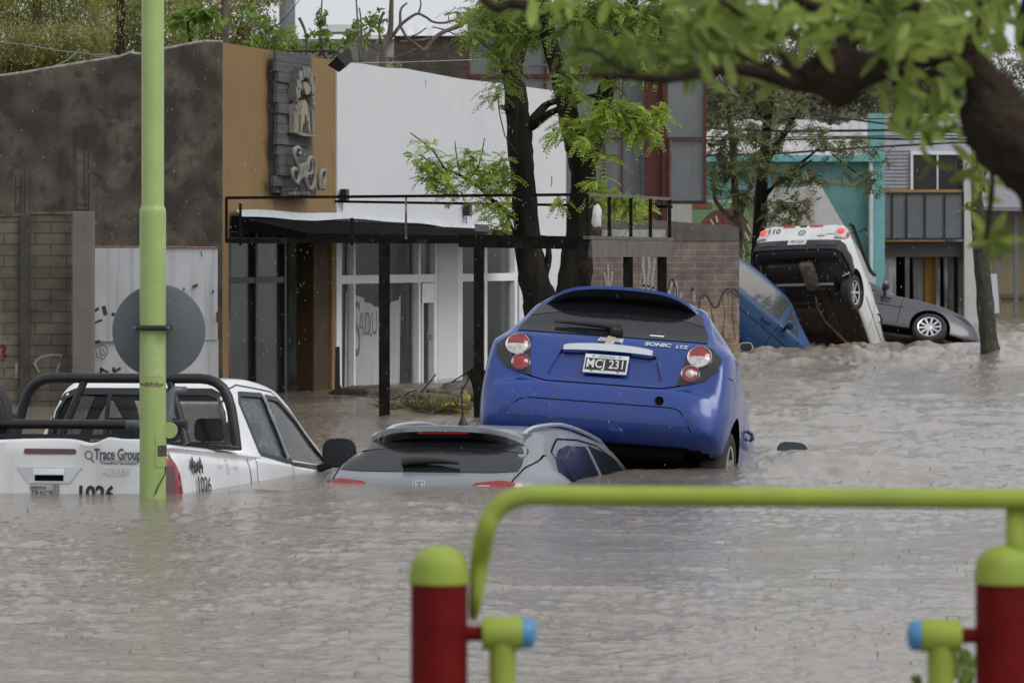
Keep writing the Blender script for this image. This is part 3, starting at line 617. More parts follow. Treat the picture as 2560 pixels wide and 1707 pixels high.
    for sd_, ax in ((1, 'right'), (-1, 'left')):
        g = MB(); S.panel([(.60, 1.17), (.78, 1.27), (.98, 1.36), (1.2, 1.42), (1.62, 1.46), (1.68, 1.09), (1.05, 1.07)], ax, .004, .05, .01, .04, mb=g); w0 = obj('side_window', g, M_tint, t, smooth=50)
        g = MB(); S.panel([(1.76, 1.08), (1.70, 1.48), (2.1, 1.46), (2.5, 1.33), (2.9, 1.07), (2.9, 1.03)], ax, .004, .05, .01, .04, mb=g); obj('side_window', g, M_tint, t, smooth=50)
        g = MB(); S.ribbon([(.80, 1.28), (.90, 1.30), (1.02, 1.08)], ax, .02, .006, g); obj('window_divider', g, M_black, w0)
        wheel(t, (sd_ * .79, .86, .34), .34, .21, M_rubber, M_silver, sd_, .22, 5)
        mirror_(t, (sd_ * 1.03, 2.75, 1.12), sd_, M_silvercar, M_mirror)
    return t
build_suv()
# ---------------------------------------------------------------- white pickup against the green pole
def build_pickup():
    Mx = pose(-15, -4.6, -.2, (-3.215, 29.5, -.905))
    t = thing('pickup_truck', 'white double cab pickup with black roll bar, sunk to its tailgate behind the green pole', 'pickup truck', Mx)
    # load bed and lower body
    sp = dict(len=5.2,
        top=[(0, 1.24), (.01, 1.255), (.05, 1.262), (1.6, 1.262), (3.4, 1.24), (3.7, 1.20), (4.4, 1.14), (5.0, 1.0), (5.2, .8)],
        belt=[(0, 1.15), (.05, 1.2), (1.6, 1.2), (3.4, 1.2), (3.7, 1.15), (4.4, 1.08), (5.0, .95), (5.2, .75)],
        bot=[(0, .62), (.3, .55), (5.2, .5)],
        wid=[(0, .80), (.012, .84), (.03, .868), (.08, .892), (.25, .905), (1.0, .912), (4.0, .912), (4.8, .86), (5.2, .72)],
        roof=[(0, .78), (.03, .845), (.1, .865), (4.0, .86), (4.6, .78), (5.2, .6)])
    V, Fc = car_loft(sp); S = Surf(V, Fc)
    inner = MB().box((0, .86, 1.15), (1.54, 1.55, .75), mi=1)
    arches = [arch_cut(1.27, .40, .43, s, .6) for s in (1, -1)]
    bb = boolean(MB().add(V, Fc), [inner] + arches)
    # cab shell
    cs = dict(len=2.55,
        top=[(0, 1.30), (.02, 1.42), (.06, 1.62), (.10, 1.70), (.16, 1.76), (.3, 1.81), (.8, 1.84), (1.25, 1.82), (1.6, 1.72), (2.1, 1.42), (2.4, 1.24), (2.55, 1.18)],
        belt=[(0, 1.24), (.1, 1.24), (2.0, 1.18), (2.55, 1.10)],
        bot=[(0, .70), (2.55, .70)],
        wid=[(0, .80), (.02, .84), (.06, .875), (.14, .902), (.4, .916), (2.0, .916), (2.55, .88)],
        roof=[(0, .70), (.04, .68), (.10, .66), (.2, .645), (1.3, .64), (1.7, .66), (2.2, .76), (2.55, .80)])
    Vc, Fcc = car_loft(cs); Vc = [v + Vector((0, 1.72, 0)) for v in Vc]; SCab = Surf(Vc, Fcc)
    Vi, Fi = car_loft(cs, shrink=.055); Vi = [Vector((v.x, 1.72 + .05 + v.y * .955, v.z)) for v in Vi]
    inn = MB().add(Vi, Fi, 1)
    def prism_y(poly, y0, y1):
        b = [Vector((x, y0, z)) for x, z in poly]; q = [Vector((x, y1, z)) for x, z in poly]; n = len(poly)
        return MB().add(b + q, [tuple(range(n)), tuple(range(n, 2 * n))[::-1]] + [(i, i + n, (i + 1) % n + n, (i + 1) % n) for i in range(n)], 1)
    def prism_x(poly):
        b = [Vector((-1.3, y, z)) for y, z in poly]; q = [Vector((1.3, y, z)) for y, z in poly]; n = len(poly)
        return MB().add(b + q, [tuple(range(n)), tuple(range(n, 2 * n))[::-1]] + [(i, i + n, (i + 1) % n + n, (i + 1) % n) for i in range(n)], 1)
    rearp = [(-.70, 1.30), (.70, 1.30), (.66, 1.55), (.60, 1.665), (.52, 1.70), (-.52, 1.70), (-.60, 1.665), (-.66, 1.55)]
    side1 = [(2.02, 1.26), (2.00, 1.62), (2.08, 1.70), (2.62, 1.715), (2.66, 1.22)]
    side2 = [(2.74, 1.21), (2.70, 1.71), (3.0, 1.70), (3.35, 1.56), (3.80, 1.26), (3.80, 1.20)]
    wind = [(-.74, 1.24), (.74, 1.24), (.60, 1.70), (-.60, 1.70)]
    cab = boolean(MB().add(Vc, Fcc), [inn, prism_y(rearp, 1.5, 1.98), prism_x(side1), prism_x(side2), prism_y(wind, 3.0, 4.6)])
    off = len(bb.v); bb.v += cab.v; bb.f += [tuple(i + off for i in f) for f in cab.f]; bb.mi += cab.mi
    # shut lines
    S.ribbon([(-.78, 1.2), (-.775, .70)], 'rear', .008, .002, bb, 1)
    for ax in ('right', 'left'):
        S.ribbon([(.07, .8), (.065, 1.2)], ax, .007, .002, bb, 1); S.ribbon([(1.70, .6), (1.70, 1.24)], ax, .012, .003, bb, 1)
        for q in ([(1.88, 1.24), (1.86, 1.0), (2.0, .85), (2.0, .7)], [(2.70, 1.22), (2.72, .7)], [(3.80, 1.20), (3.85, .7)]): SCab.ribbon(q, ax, .008, .002, bb, 1)
        SCab.ribbon([(1.93, 1.73), (2.1, 1.765), (2.9, 1.755), (3.3, 1.62), (3.9, 1.24)], ax, .010, .003, bb, 1)
    obj('body', bb, [M_whitetruck, M_black], t, smooth=38)
    # panes
    g = MB(); SCab.panel(rearp, 'rear', -.012, .08, 0, .05, mb=g); rw = obj('rear_window', g, M_cabglass, t, smooth=60)
    g = MB(); SCab.panel([(-.66, 1.31), (-.30, 1.31), (-.30, 1.69), (-.50, 1.69), (-.58, 1.65), (-.63, 1.55)], 'rear', .002, .08, 0, .04, mb=g)
    fr = MB()
    for q in ([(-.25, 1.30), (-.25, 1.70)], [(.25, 1.30), (.25, 1.70)]): SCab.ribbon(q, 'rear', .035, .004, fr)
    SCab.ribbon(rearp + rearp[:1], 'rear', .05, .004, fr); obj('window_seal', fr, M_black, rw)
    for s_, ax in ((1, 'right'), (-1, 'left')):
        for poly in (side1, side2):
            g = MB(); SCab.panel(poly, ax, -.012, .08, 0, .05, mb=g); o = obj('side_window', g, M_carglass, t, smooth=60)
            q = MB(); SCab.ribbon(poly + poly[:1], ax, .035, .004, q); obj('window_seal', q, M_black, o)
        p = MB(); SCab.panel([(2.64, 1.21), (2.61, 1.715), (2.71, 1.71), (2.75, 1.20)], ax, .004, .05, .0, .05, mb=p); obj('door_pillar', p, M_blackgloss, t)
        for y in (2.10, 3.02):
            h = MB().tube([(s_ * .925, y, 1.045), (s_ * .965, y + .03, 1.05), (s_ * .965, y + .17, 1.05), (s_ * .925, y + .20, 1.045)], [.018, .024, .024, .018], 10)
            hd = obj('door_handle', h, M_whitetruck, t, smooth=True)
            c = MB().lathe([(.06, .0), (.055, .004), (0.001, -.004)], (s_ * .914, y + .08, 1.02), (s_, 0, 0), 18); obj('handle_cup', c, M_whitetruck, hd, smooth=True)
        mirror_(t, (s_ * 1.08, 3.22, 1.31), s_, M_black, M_mirror, .26, .22)
        wheel(t, (s_ * .78, 1.27, .39), .39, .26, M_rubber, M_silver, s_, .23, 6)
    g = MB(); SCab.panel([(-.72, 1.26), (.72, 1.26), (.58, 1.69), (-.58, 1.69)], 'front', -.01, .1, 0, .06, mb=g); obj('windscreen', g, M_carglass, t, smooth=60)
    # seats inside
    for x, y in ((-.36, 2.25), (.0, 2.28), (.36, 2.25), (-.38, 3.05), (.38, 3.05)):
        s0 = MB().box((x, y + .06, 1.10), (.44, .14, .50), bev=.05).box((x, y + .05, 1.44), (.24, .10, .17), bev=.045).tube([(x - .05, y + .05, 1.3), (x - .05, y + .05, 1.4)], .01, 6); obj('seat', s0, M_seat, t, smooth=60)
    # dented top edge of the tailgate
    tg = MB(); n = 40; V2 = []
    for i in range(n + 1):
        u = -1 + 2 * i / n; x = u * .765; dent = .018 * math.exp(-((x - .42) / .06) ** 2) - .03 * math.exp(-((x - .30) / .10) ** 2) - .012 * math.exp(-((x + .45) / .25) ** 2)
        for (y, z) in ((-.014, .66), (-.018, .80), (-.022, 1.0), (-.024, 1.18), (-.02 + dent * .5, 1.265 + dent), (.0, 1.285 + dent), (.05, 1.285 + dent), (.065, 1.26 + dent), (.065, .7)): V2.append(Vector((x, y + .006 * math.sin(x * 9) * (z > 1), z)))
    m_ = 9; tg.add(V2, [(i * m_ + k, (i + 1) * m_ + k, (i + 1) * m_ + k + 1, i * m_ + k + 1) for i in range(n) for k in range(m_ - 1)] + [tuple(range(m_)), tuple(n * m_ + k for k in range(m_))[::-1]])
    gate = obj('tailgate', tg, M_whitetruck, t, smooth=50); ST = Surf(V2, tg.f)
    lb = MB(); ST.panel([(-.19, 1.185), (-.178, 1.175), (.178, 1.175), (.19, 1.185), (.19, 1.203), (.178, 1.213), (-.178, 1.213), (-.19, 1.203)], 'rear', .006, .04, .006, .03, mb=lb); obj('high_brake_light', lb, M_redlensdark, gate)
    hd = MB(); ST.panel([(-.235, 1.085), (-.15, .975), (.15, .975), (.235, 1.085)], 'rear', .010, .04, .012, .03, mb=hd); hdo = obj('tailgate_handle', hd, M_silver, gate)
    q = MB(); ST.panel([(-.105, .99), (.105, .99), (.105, 1.03), (-.105, 1.03)], 'rear', .014, .04, 0, .03, mb=q); obj('handle_recess', q, M_dark, hdo)
    q = MB(); ST.panel([(-.115, 1.035), (.115, 1.035), (.115, 1.075), (-.115, 1.075)], 'rear', .022, .04, .012, .03, mb=q); obj('handle_grip', q, M_chrome, hdo)
    tx = MB(); ST.text('Trace Group', .50, 1.175, .105, 'rear', .0026, .62, .007, 0, tx); ST.text('Tranquilidad Garantizada', .505, 1.118, .028, 'rear', .0006, .95, .007, 0, tx)
    ST.ribbon([(.365, 1.135), (.70, 1.135)], 'rear', .004, .007, tx); ST.ribbon([(.285 + .027 * math.cos(a), 1.172 + .027 * math.sin(a)) for a in [k * .35 for k in range(19)]], 'rear', .007, .007, tx, step=.02); ST.ribbon([(.300, 1.150), (.325, 1.122)], 'rear', .009, .007, tx)
    obj('company_lettering', tx, M_greyink, gate)
    tx = MB(); ST.text('HILUX', .48, 1.055, .062, 'rear', .003, 1.15, .010, 0, tx, shear=.25); obj('model_badge', tx, M_silver, gate)
    tx = MB(); ST.text('1026', .34, .897, .155, 'rear', .005, .92, .007, 0, tx); obj('fleet_number', tx, M_ink, gate)
    q = MB(); ST.panel([(-.135, .85), (.075, .85), (.075, .972), (-.135, .972)], 'rear', .006, .05, 0, .04, mb=q); stk = obj('sticker', q, mat('grey_sticker', (.42, .42, .42), .5), gate)
    tx = MB(); ST.text('micro', -.082, .945, .042, 'rear', .0012, 1.2, .009, 0, tx); ST.text('TRACK', -.05, .908, .042, 'rear', .0012, 1.25, .009, 0, tx)
    for k in range(3): ST.ribbon([(.015 + .016 * k + .02 * math.cos(a), .935 + .042 * math.sin(a)) for a in (-.9, -.5, 0, .5, .9)][::-1], 'rear', .005, .009, tx)
    obj('sticker_lettering', tx, M_greyink, stk)
    # lamps wrap round the corner
    for s_ in (1, -1):
        pr = [(s_ * x, z) for x, z in ((.775, 1.17), (.83, 1.19), (.875, 1.16), (.90, .95), (.905, .74), (.775, .72))]; pr = pr[::-1] if s_ < 0 else pr
        m = MB(); V3 = []; nz = 14; zs = [.70 + (1.19 - .70) * i / nz for i in range(nz + 1)]
        for z in zs:
            ys_ = interp([(.70, .20), (.8, .20), (.95, .15), (1.1, .085), (1.19, .03)], z); dx = -interp([(.7, 0), (1.03, .0), (1.12, .018), (1.19, .05)], z)
            inset = interp([(.7, 0), (1.1, 0), (1.19, .02)], z)
            row = [(.775 + inset, .0), (.775 + inset, -.030), (.80 + inset * .5, -.030), (.815, -.026)] + [(interp(sp['wid'], ys_ * q) + .014, -.02 + .02 * min(1, q * 6) + ys_ * q) for q in (.02, .08, .2, .45, .75, 1)] + [(interp(sp['wid'], ys_) - .01, ys_ + .002)]
            V3 += [Vector((s_ * (x + dx), y, z)) for x, y in row]
        k_ = 11; F3 = [((i * k_ + j), (i * k_ + j + 1), ((i + 1) * k_ + j + 1), ((i + 1) * k_ + j)) for i in range(nz) for j in range(k_ - 1)] + [tuple(range(k_))[::-1], tuple(nz * k_ + j for j in range(k_))]
        if s_ < 0: F3 = [f[::-1] for f in F3]
        m.add(V3, F3)
        lamp = obj('tail_lamp', m, M_redlens, t, smooth=60)
        q = MB(); pr = [(s_ * x, z) for x, z in ((.79, 1.10), (.86, 1.10), (.885, .86), (.79, .86))]; pr = pr[::-1] if s_ < 0 else pr; S.panel([(a * 1.0, b) for a, b in pr], 'rear', .034, .02, .004, .02, mb=q); obj('lamp_core', q, M_redlensdark, lamp, smooth=60)
    tx = MB(); S.text('4x4', .48, 1.115, .14, 'right', .006, 1.15, .02, 0, tx)
    tx2 = MB()
    # side lettering: side view runs with +y to the right
    S.text('1026', .60, .985, .15, 'right', .003, 1.0, .018, 0, tx); obj('side_numbers', tx, M_ink, t)
    S.text('somos', 1.02, 1.135, .035, 'right', 0, 1.3, .016, 0, tx2); S.text('verde', 1.36, 1.135, .035, 'right', 0, 1.3, .010, 0, tx2); S.ribbon([(1.19 + .03 * math.sin(a * 2), 1.135 + .05 * math.cos(a)) for a in [k * .4 for k in range(17)]], 'right', .006, .005, tx2, step=.02); obj('side_lettering', tx2, mat('faded_lettering', (.42, .44, .45), .5), t)
    # roll bar
    rb = MB(); arcp = [(.86, 1.46, 1.27), (.835, 1.47, 1.42), (.805, 1.48, 1.56), (.775, 1.48, 1.65), (.74, 1.48, 1.71), (.69, 1.48, 1.75), (.63, 1.48, 1.772), (.56, 1.48, 1.78)]; rb.tube([(-x, y, z) for x, y, z in arcp] + arcp[::-1], .037, 14)
    for s_ in (-1, 1):
        rb.tube([(s_ * .33, 1.48, 1.76), (s_ * .50, 1.42, 1.30)], .028, 10); rb.box((s_ * .86, 1.2, 1.275), (.09, .5, .03), bev=.01); rb.tube([(s_ * .70, 1.45, 1.78), (s_ * .80, .55, 1.30)], .03, 8) if 0 else None
    roll = obj('roll_bar', rb, M_black, t, smooth=60)
    q = MB().tube([(-.90, .42, 1.40), (.84, .42, 1.40)], .034, 10)
    for s_ in (-1, 1): q.tube([(s_ * .80, .42, 1.40), (s_ * .84, .40, 1.27)], .03, 8)
    q.box((0, .44, 1.315), (1.55, .05, .03)); obj('cross_bar', q, M_black, t, smooth=60)
    k_ = MB().tube([(.42, .36, 1.395), (.66, .34, 1.38), (.72, .34, 1.40), (.735, .35, 1.46), (.735, .36, 1.60), (.76, .38, 1.64), (.83, .42, 1.64)], [.036, .036, .036, .034, .034, .032, .03], 12)
    obj('bent_grey_pipe', k_, M_galv, t, smooth=True)
    # spare wheel lying in the bed, left side
    wheel(t, (-.80, .62, 1.40), .32, .22, M_rubber, M_silver, -1, .2, 6, steer=R(55))
    gr = MB(); gr.tube([(-.80, 1.30, 1.50), (-.95, 1.0, 1.5), (-.99, .8, 1.35)], .03, 8); obj('grab_handle', gr, M_galv, t, smooth=True)
    return t
build_pickup()
# ---------------------------------------------------------------- lime green pole with the back of a round sign
def build_pole():
    c = P(382, 1240, 28.95); X, Y = c.x, 28.95
    t = thing('sign_pole', 'lime green steel pole carrying a grey round sign, in front of the pickup', 'pole', (X, Y, 0))
    r1 = 33 / sc(Y); r0 = 28 / sc(Y); zc = H + (640 - 530) / sc(Y)
    m = MB().lathe([(r1, -1.2), (r1, zc - .02), (r1 * 1.0, zc), (r1 * .97, zc + .02), (r0 * 1.03, zc + .035), (r0, zc + .05), (r0 * .99, 5.5)], (X, Y, 0), (0, 0, 1), 48); obj('shaft', m, M_lime, t, world=True, smooth=50)
    zs = H - (828 - 640) / sc(Y); d = MB().lathe([(0.001, .0), (.308, .0), (.318, -.004), (.318, -.016), (.30, -.008), (0.001, -.006)], (X + .03, Y + r1 + .04, zs), (0, -1, 0), 64)
    o = obj('sign_disc', d, mat('sign_back_metal', (.115, .13, .15), .5, metal=.2, var=.10, scale=4, c2=(.10, .06, .03), c2t=(.66, .8), bump=.1), t, world=True, smooth=40)
    zs2 = H - (819 - 640) / sc(Y)
    b = MB().box((X, Y - .012, zs2), (.255, .20 + .02, .035), bev=.012); obj('clamp_band', b, M_black, t, world=True)
    for s_ in (-1, 1): obj('clamp_bolt', MB().lathe([(.012, 0), (.012, .01), (.001, .012)], (X + s_ * .115, Y - .122, zs2), (0, -1, 0), 8), M_galv, t, world=True)
    # torn tape, hatch plate, sticker, wire
    def wrap(px0, px1, py0, py1, name, m_, off=.003, jag=0):
        mb = MB(); n = 10; V = []
        for i in range(n + 1):
            px = px0 + (px1 - px0) * i / n; s_ = (px - 382) / 33; an = math.asin(max(-1, min(1, s_))); rr = r1 + off
            for py in (py0, py1): V.append(Vector((X + rr * math.sin(an), Y - rr * math.cos(an), H - (py + (random.uniform(-jag, jag) if jag else 0) - 640) / sc(Y))))
        mb.add(V, [(2 * i, 2 * i + 1, 2 * i + 3, 2 * i + 2) for i in range(n)]); return obj(name, mb, m_, t, world=True, smooth=True)
    wrap(352, 412, 957, 964, 'torn_tape', mat('torn_tape', (.16, .13, .07), .7, var=.9, scale=60), .004, 3)
    wrap(391, 416, 1085, 1167, 'hatch_plate', mat('lime_hatch', (.28, .38, .13), .4), .004)
    wrap(396, 415, 1112, 1139, 'sticker', mat('black_sticker', (.05, .05, .05), .5, var=.9, scale=60), .006)
    wrap(362, 410, 860, 940, 'old_poster_outline', mat('scraped_lime', (.34, .44, .19), .6, var=.08, scale=30), .002)
    wv = MB().tube([P(414, 1165, Y - r1 - .01), P(412, 1185, Y - r1 - .012), P(396, 1215, Y - r1 - .012), P(387, 1236, Y - r1 - .01)], .005, 6); obj('hanging_wire', wv, M_black, t, world=True)
    # lug holding the grey pipe
    l = MB().lathe([(.02, 0), (.055, .0), (.055, .03), (.0, .03)], (X + .115, Y + .0, H - (1075 - 640) / sc(Y)), (0, -1, 0), 20); obj('round_lug', l, M_lime, t, world=True)
build_pole()
# ---------------------------------------------------------------- the row of buildings on the left
# street front: a straight line on the ground running away to the right
FA = Vector((-3.30, 48.6)); FD = Vector((4.0, 13.8)).normalized(); FN = Vector((FD.y, -FD.x))     # FN points to the street
def ft(px):                       # where a column of the photograph meets the street front
    k = (px - 1280) / F; return (k * FA.y - FA.x) / (FD.x - k * FD.y)
def fp(t, z, o=0.): return Vector((FA.x + FD.x * t + FN.x * o, FA.y + FD.y * t + FN.y * o, z))
def fs(px): t = ft(px); return F / (FA.y + FD.y * t)
def fz(px, py): return H - (py - YH) / fs(px)
def fbox(mb, t0, t1, z0, z1, o0, o1, mi=0):
    b = [fp(t0, z0, o0), fp(t0, z0, o1), fp(t1, z0, o1), fp(t1, z0, o0)]; q = [Vector((v.x, v.y, z1)) for v in b]
    c = [b[i] for i in (0, 1, 2, 3)]; return mb.hexa(c, [q[i] for i in (0, 1, 2, 3)], mi)
M_ochre = mat('ochre_render', (.235, .152, .062), .85, var=.10, scale=2, bump=.15, bscale=60, streak=.22, stain=(.13, .085, .04), c2=(.205, .13, .05), c2t=(.45, .7))
M_ochredark = mat('dark_brown_wall', (.055, .030, .010), .8, var=.25, scale=3)
M_stucco = mat('dark_weathered_render', (.125, .106, .086), .95, spec=.2, var=.5, scale=6, bump=.3, bscale=60, c2=(.060, .052, .043), c2t=(.42, .58), streak=.45, stain=(.040, .036, .031))
M_whitewall = mat('white_painted_wall', (.60, .61, .63), .8, var=.03, scale=1.5, bump=.12, bscale=30, streak=.22, stain=(.48, .51, .54), c2=(.55, .57, .60), c2t=(.5, .75))
M_darkframe = mat('dark_window_frame', (.012, .012, .012), .5)
M_whitesheet = mat('dirty_white_sheet', (.46, .47, .49), .6, var=.08, scale=3, streak=.75, stain=(.22, .21, .21), bump=.1)
M_board = mat('grey_board', (.085, .085, .09), .8, var=.3, scale=6, stretch=(.3, .3, 3), bump=.3)
M_cut = mat('carved_pale_sign', (.21, .20, .175), .8, var=.2, scale=10)
M_cut2 = mat('carved_cream_sign', (.27, .245, .165), .8, var=.2, scale=10)

def gabled(name_pts, mb, o0, o1, mi=0):
    """slab standing on the street front line with a free top line: list of (t, z)"""
    n = len(name_pts)
    front = [fp(t, z, o0) for t, z in name_pts] + [fp(name_pts[-1][0], -1.3, o0), fp(name_pts[0][0], -1.3, o0)]
    back = [fp(t, z, o1) for t, z in name_pts] + [fp(name_pts[-1][0], -1.3, o1), fp(name_pts[0][0], -1.3, o1)]
    m = n + 2; mb.add(front + back, [tuple(range(m)), tuple(range(m, 2 * m))[::-1]] + [(i, i + m, (i + 1) % m + m, (i + 1) % m) for i in range(m)], mi)

def brown_building():
    t = thing('shop_building', 'ochre fronted shop with a dark rendered side wall and a wooden sun sign', 'building', (FA.x, FA.y, 0))
    T0, T1 = .012, ft(839)
    ztop = lambda px, py: (ft(px), fz(px, py))
    up = MB(); tops = [ztop(556.6, 107), ztop(650, 122), ztop(760, 139), ztop(839, 152)]
    # front above the shop window
    zl = fz(700, 545)
    n = len(tops); f = [fp(a, b, 0) for a, b in tops] + [fp(T1, 1.95, 0), fp(T0, 1.95, 0)]; bk = [fp(a, b, -.25) for a, b in tops] + [fp(T1, 1.95, -.25), fp(T0, 1.95, -.25)]
    m = n + 2; up.add(f + bk, [tuple(range(m)), tuple(range(m, 2 * m))[::-1]] + [(i, i + m, (i + 1) % m + m, (i + 1) % m) for i in range(m)])
    fbox(up, .012, ft(571), -1.3, 1.95, 0, -.25)                                   # corner pier
    fbox(up, ft(830), T1, -1.3, 1.95, 0, -.25)
    obj('front_wall', up, M_ochre, t, world=True)
    br = MB(); fbox(br, ft(790), ft(830), -1.3, 1.95, -.03, -.25); obj('brown_pier', br, M_ochredark, t, world=True)
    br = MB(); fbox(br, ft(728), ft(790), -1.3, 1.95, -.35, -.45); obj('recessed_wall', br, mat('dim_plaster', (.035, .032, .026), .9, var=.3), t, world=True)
    # side wall, facing the viewer, with its sloping top
    sdv = Vector((-FD.y, FD.x)); A = Vector((FA.x, FA.y))
    def spt(px, z): k = (px - 1280) / F; u = (k * A.y - A.x) / (sdv.x - k * sdv.y); return Vector((A.x + sdv.x * u, A.y + sdv.y * u, z))
    prof = [(555.5, 107), (510, 106), (470, 113), (415, 124), (345, 138), (325, 134), (300, 144), (200, 160), (140, 170), (60, 184), (0, 192), (-160, 215)]
    fr = [spt(px, H + (YH - py) * spt(px, 0).y / F) for px, py in prof]; fr = fr + [Vector((fr[-1].x, fr[-1].y, -1.3)), Vector((fr[0].x, fr[0].y, -1.3))]
    dep = Vector((FD.x * .3, FD.y * .3, 0)); m = len(fr); sw = MB()
    sw.add(fr + [v + dep for v in fr], [tuple(range(m))[::-1], tuple(range(m, 2 * m))] + [(i, (i + 1) % m, (i + 1) % m + m, i + m) for i in range(m)]); obj('side_wall', sw, M_stucco, t, world=True)
    cp = MB(); 
    for i in range(m - 3): a, b = fr[i], fr[i + 1]; cp.tube([a + Vector((0, .02, .01)), b + Vector((0, .02, .01))], .018, 6)
    obj('wall_coping', cp, mat('pale_mortar_edge', (.30, .28, .25), .9, var=.4, scale=20), t, world=True)
    # flat roof behind
    rf = MB(); L = 9; a = fp(0, 2.9, -.25); rf.hexa([fp(.1, 2.75, -.25), fp(T1, 2.75, -.25), fp(T1, 2.75, -4.2), fp(.1, 2.75, -4.2)][::-1], [fp(.1, 2.85, -.25), fp(T1, 2.85, -.25), fp(T1, 2.85, -4.2), fp(.1, 2.85, -4.2)][::-1]); obj('roof', rf, M_concrete, t, world=True)
    # shop window: three bays, frames, pale cloths hanging behind the glass
    g = MB(); fbox(g, ft(574), ft(726), -1.3, 1.95, -.10, -.112); win = obj('shop_window', g, M_shop_clear, t, world=True)
    fr_ = MB()
    for px in (577, 652, 724): fbox(fr_, ft(px) - .035, ft(px) + .035, -1.3, 1.95, -.05, -.13)
    for z in (H - (601 - 640) / 215, H - (700 - 640) / 212): fbox(fr_, ft(574), ft(726), z - .035, z + .035, -.055, -.125)
    obj('window_frame', fr_, M_darkframe, win, world=True)
    cl = MB()
    def cloth(pts, o=-.30):
        n_ = len(pts); f_ = [fp(ft(px), fz(px, py), o) for px, py in pts]; cl.add(f_ + [fp(ft(px), fz(px, py), o - .02) for px, py in pts], [tuple(range(n_)), tuple(range(n_, 2 * n_))[::-1]] + [(i, i + n_, (i + 1) % n_ + n_, (i + 1) % n_) for i in range(n_)])
    cloth([(584, 790), (592, 760), (610, 720), (640, 715), (632, 780), (606, 940), (600, 990), (583, 990)]); cloth([(660, 730), (672, 745), (690, 760), (704, 768), (706, 1000), (656, 1000)])
    obj('hanging_cloth', cl, mat('pale_dust_sheet', (.20, .195, .185), .9, var=.25, scale=6, stretch=(3, 3, .3)), t, world=True)
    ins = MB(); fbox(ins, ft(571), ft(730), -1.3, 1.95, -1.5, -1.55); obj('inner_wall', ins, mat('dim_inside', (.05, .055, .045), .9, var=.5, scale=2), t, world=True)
    # timber sign: staggered boards, sun and cone, script letters
    sg = thing('wooden_sign', 'tall sign of staggered grey boards with carved sun and lettering on the ochre wall', 'sign', fp(ft(708), 0, .1))
    bd = MB(); tp = [(664, 128), (757, 143)]
    rows = 14; z0 = fz(710, 494); z1 = fz(710, 134); random.seed(3)
    offs = [(664, 753), (662, 750), (666, 758), (666, 752), (663, 749), (666, 757), (668, 759), (666, 756), (661, 751), (667, 757), (669, 760), (668, 762), (658, 758), (681, 762)]
    for i, (a, b) in enumerate(offs):
        zt = z1 - (z1 - z0) * i / rows; fbox(bd, ft(a), ft(b), zt - (z1 - z0) / rows + .006, zt, .09 + .01 * (i % 3), .13 + .012 * (i % 3))
    fbox(bd, ft(672), ft(748), z0 + .05, z1 - .1, .0, .09); obj('boards', bd, M_board, sg, world=True)
    def LP(px, py): return ft(px), fz(px, py)
    def slab(mb, pts, o0=.15, o1=.22, mi=0):
        q = [LP(*p) for p in pts]; n_ = len(q); f_ = [fp(a, b, o1) for a, b in q]; k_ = [fp(a, b, o0) for a, b in q]
        mb.add(f_ + k_, [tuple(range(n_)), tuple(range(n_, 2 * n_))[::-1]] + [(i, i + n_, (i + 1) % n_ + n_, (i + 1) % n_) for i in range(n_)], mi)
    # traced in the enlarged view: x0=640,y0=110, 3.646 px per px
    Z = lambda x, y: (640 + x / 3.646, 110 + y / 3.646)
    mt = MB(); arch = []
    for k in range(25):      # arch of the oven / sun
        a = math.pi * k / 24; arch.append(Z(283 - 92 * math.cos(a), 600 - 250 * math.sin(a) ** .8))
    outer = [Z(190, 810)] + arch + [Z(375, 815)]
    inner = [Z(355, 815)] + [Z(283 + 72 * math.cos(math.pi * k / 24), 610 - 205 * math.sin(math.pi * k / 24) ** .8) for k in range(25)] + [Z(228, 810)]
    for i in range(len(arch) - 1):
        if i % 2 == 0 or i in (11, 12):
            j = 25 - i; slab(mt, [outer[i + 1], outer[i + 2], inner[j - 1], inner[j]], .14, .235)
    slab(mt, [Z(190, 600), Z(228, 600), Z(228, 810), Z(190, 810)]); slab(mt, [Z(352, 610), Z(372, 600), Z(375, 815), Z(358, 815)])
    slab(mt, [Z(175, 812), Z(385, 828), Z(375, 852), Z(230, 840)], .14, .26)
    for x, y in ((205, 430), (213, 355), (232, 275), (270, 240), (300, 245), (327, 300), (345, 385)): slab(mt, [Z(x - 24, y - 28), Z(x + 14, y - 28), Z(x + 20, y + 55), Z(x - 12, y + 75)], .14, .25)
    obj('sun_rays', mt, M_cut, sg, world=True)
    co = MB(); slab(co, [Z(255, 815), Z(258, 640), Z(268, 570), Z(280, 530), Z(294, 510), (Z(310, 530)), Z(325, 580), Z(338, 680), Z(345, 815)], .14, .21)
    e = [Z(296 + 26 * math.cos(a), 415 + 52 * math.sin(a)) for a in [k * math.pi / 8 for k in range(16)]]; slab(co, e[::-1], .14, .24); obj('cone_shape', co, M_cut2, sg, world=True)
    fl = MB(); slab(fl, [Z(268, 800), Z(280, 730), Z(284, 770), Z(297, 650), Z(306, 740), Z(318, 700), Z(316, 760), Z(330, 810)], .20, .222); obj('flame_mark', fl, M_ink, sg, world=True)
    # script letters as bent strips
    lt = MB()
    def stroke(pts, r=.028):
        q = [fp(ft(Z(*p)[0]), fz(*Z(*p)), .25) for p in pts]
        sm = []
        for i in range(len(q) - 1):
            a, b, c_, d = q[max(i - 1, 0)], q[i], q[i + 1], q[min(i + 2, len(q) - 1)]
            for j in range(4):
                tt = j / 4; sm.append(.5 * ((2 * b) + (-a + c_) * tt + (2 * a - 5 * b + 4 * c_ - d) * tt ** 2 + (-a + 3 * b - 3 * c_ + d) * tt ** 3))
        sm.append(q[-1]); lt.tube(sm, r, 8)
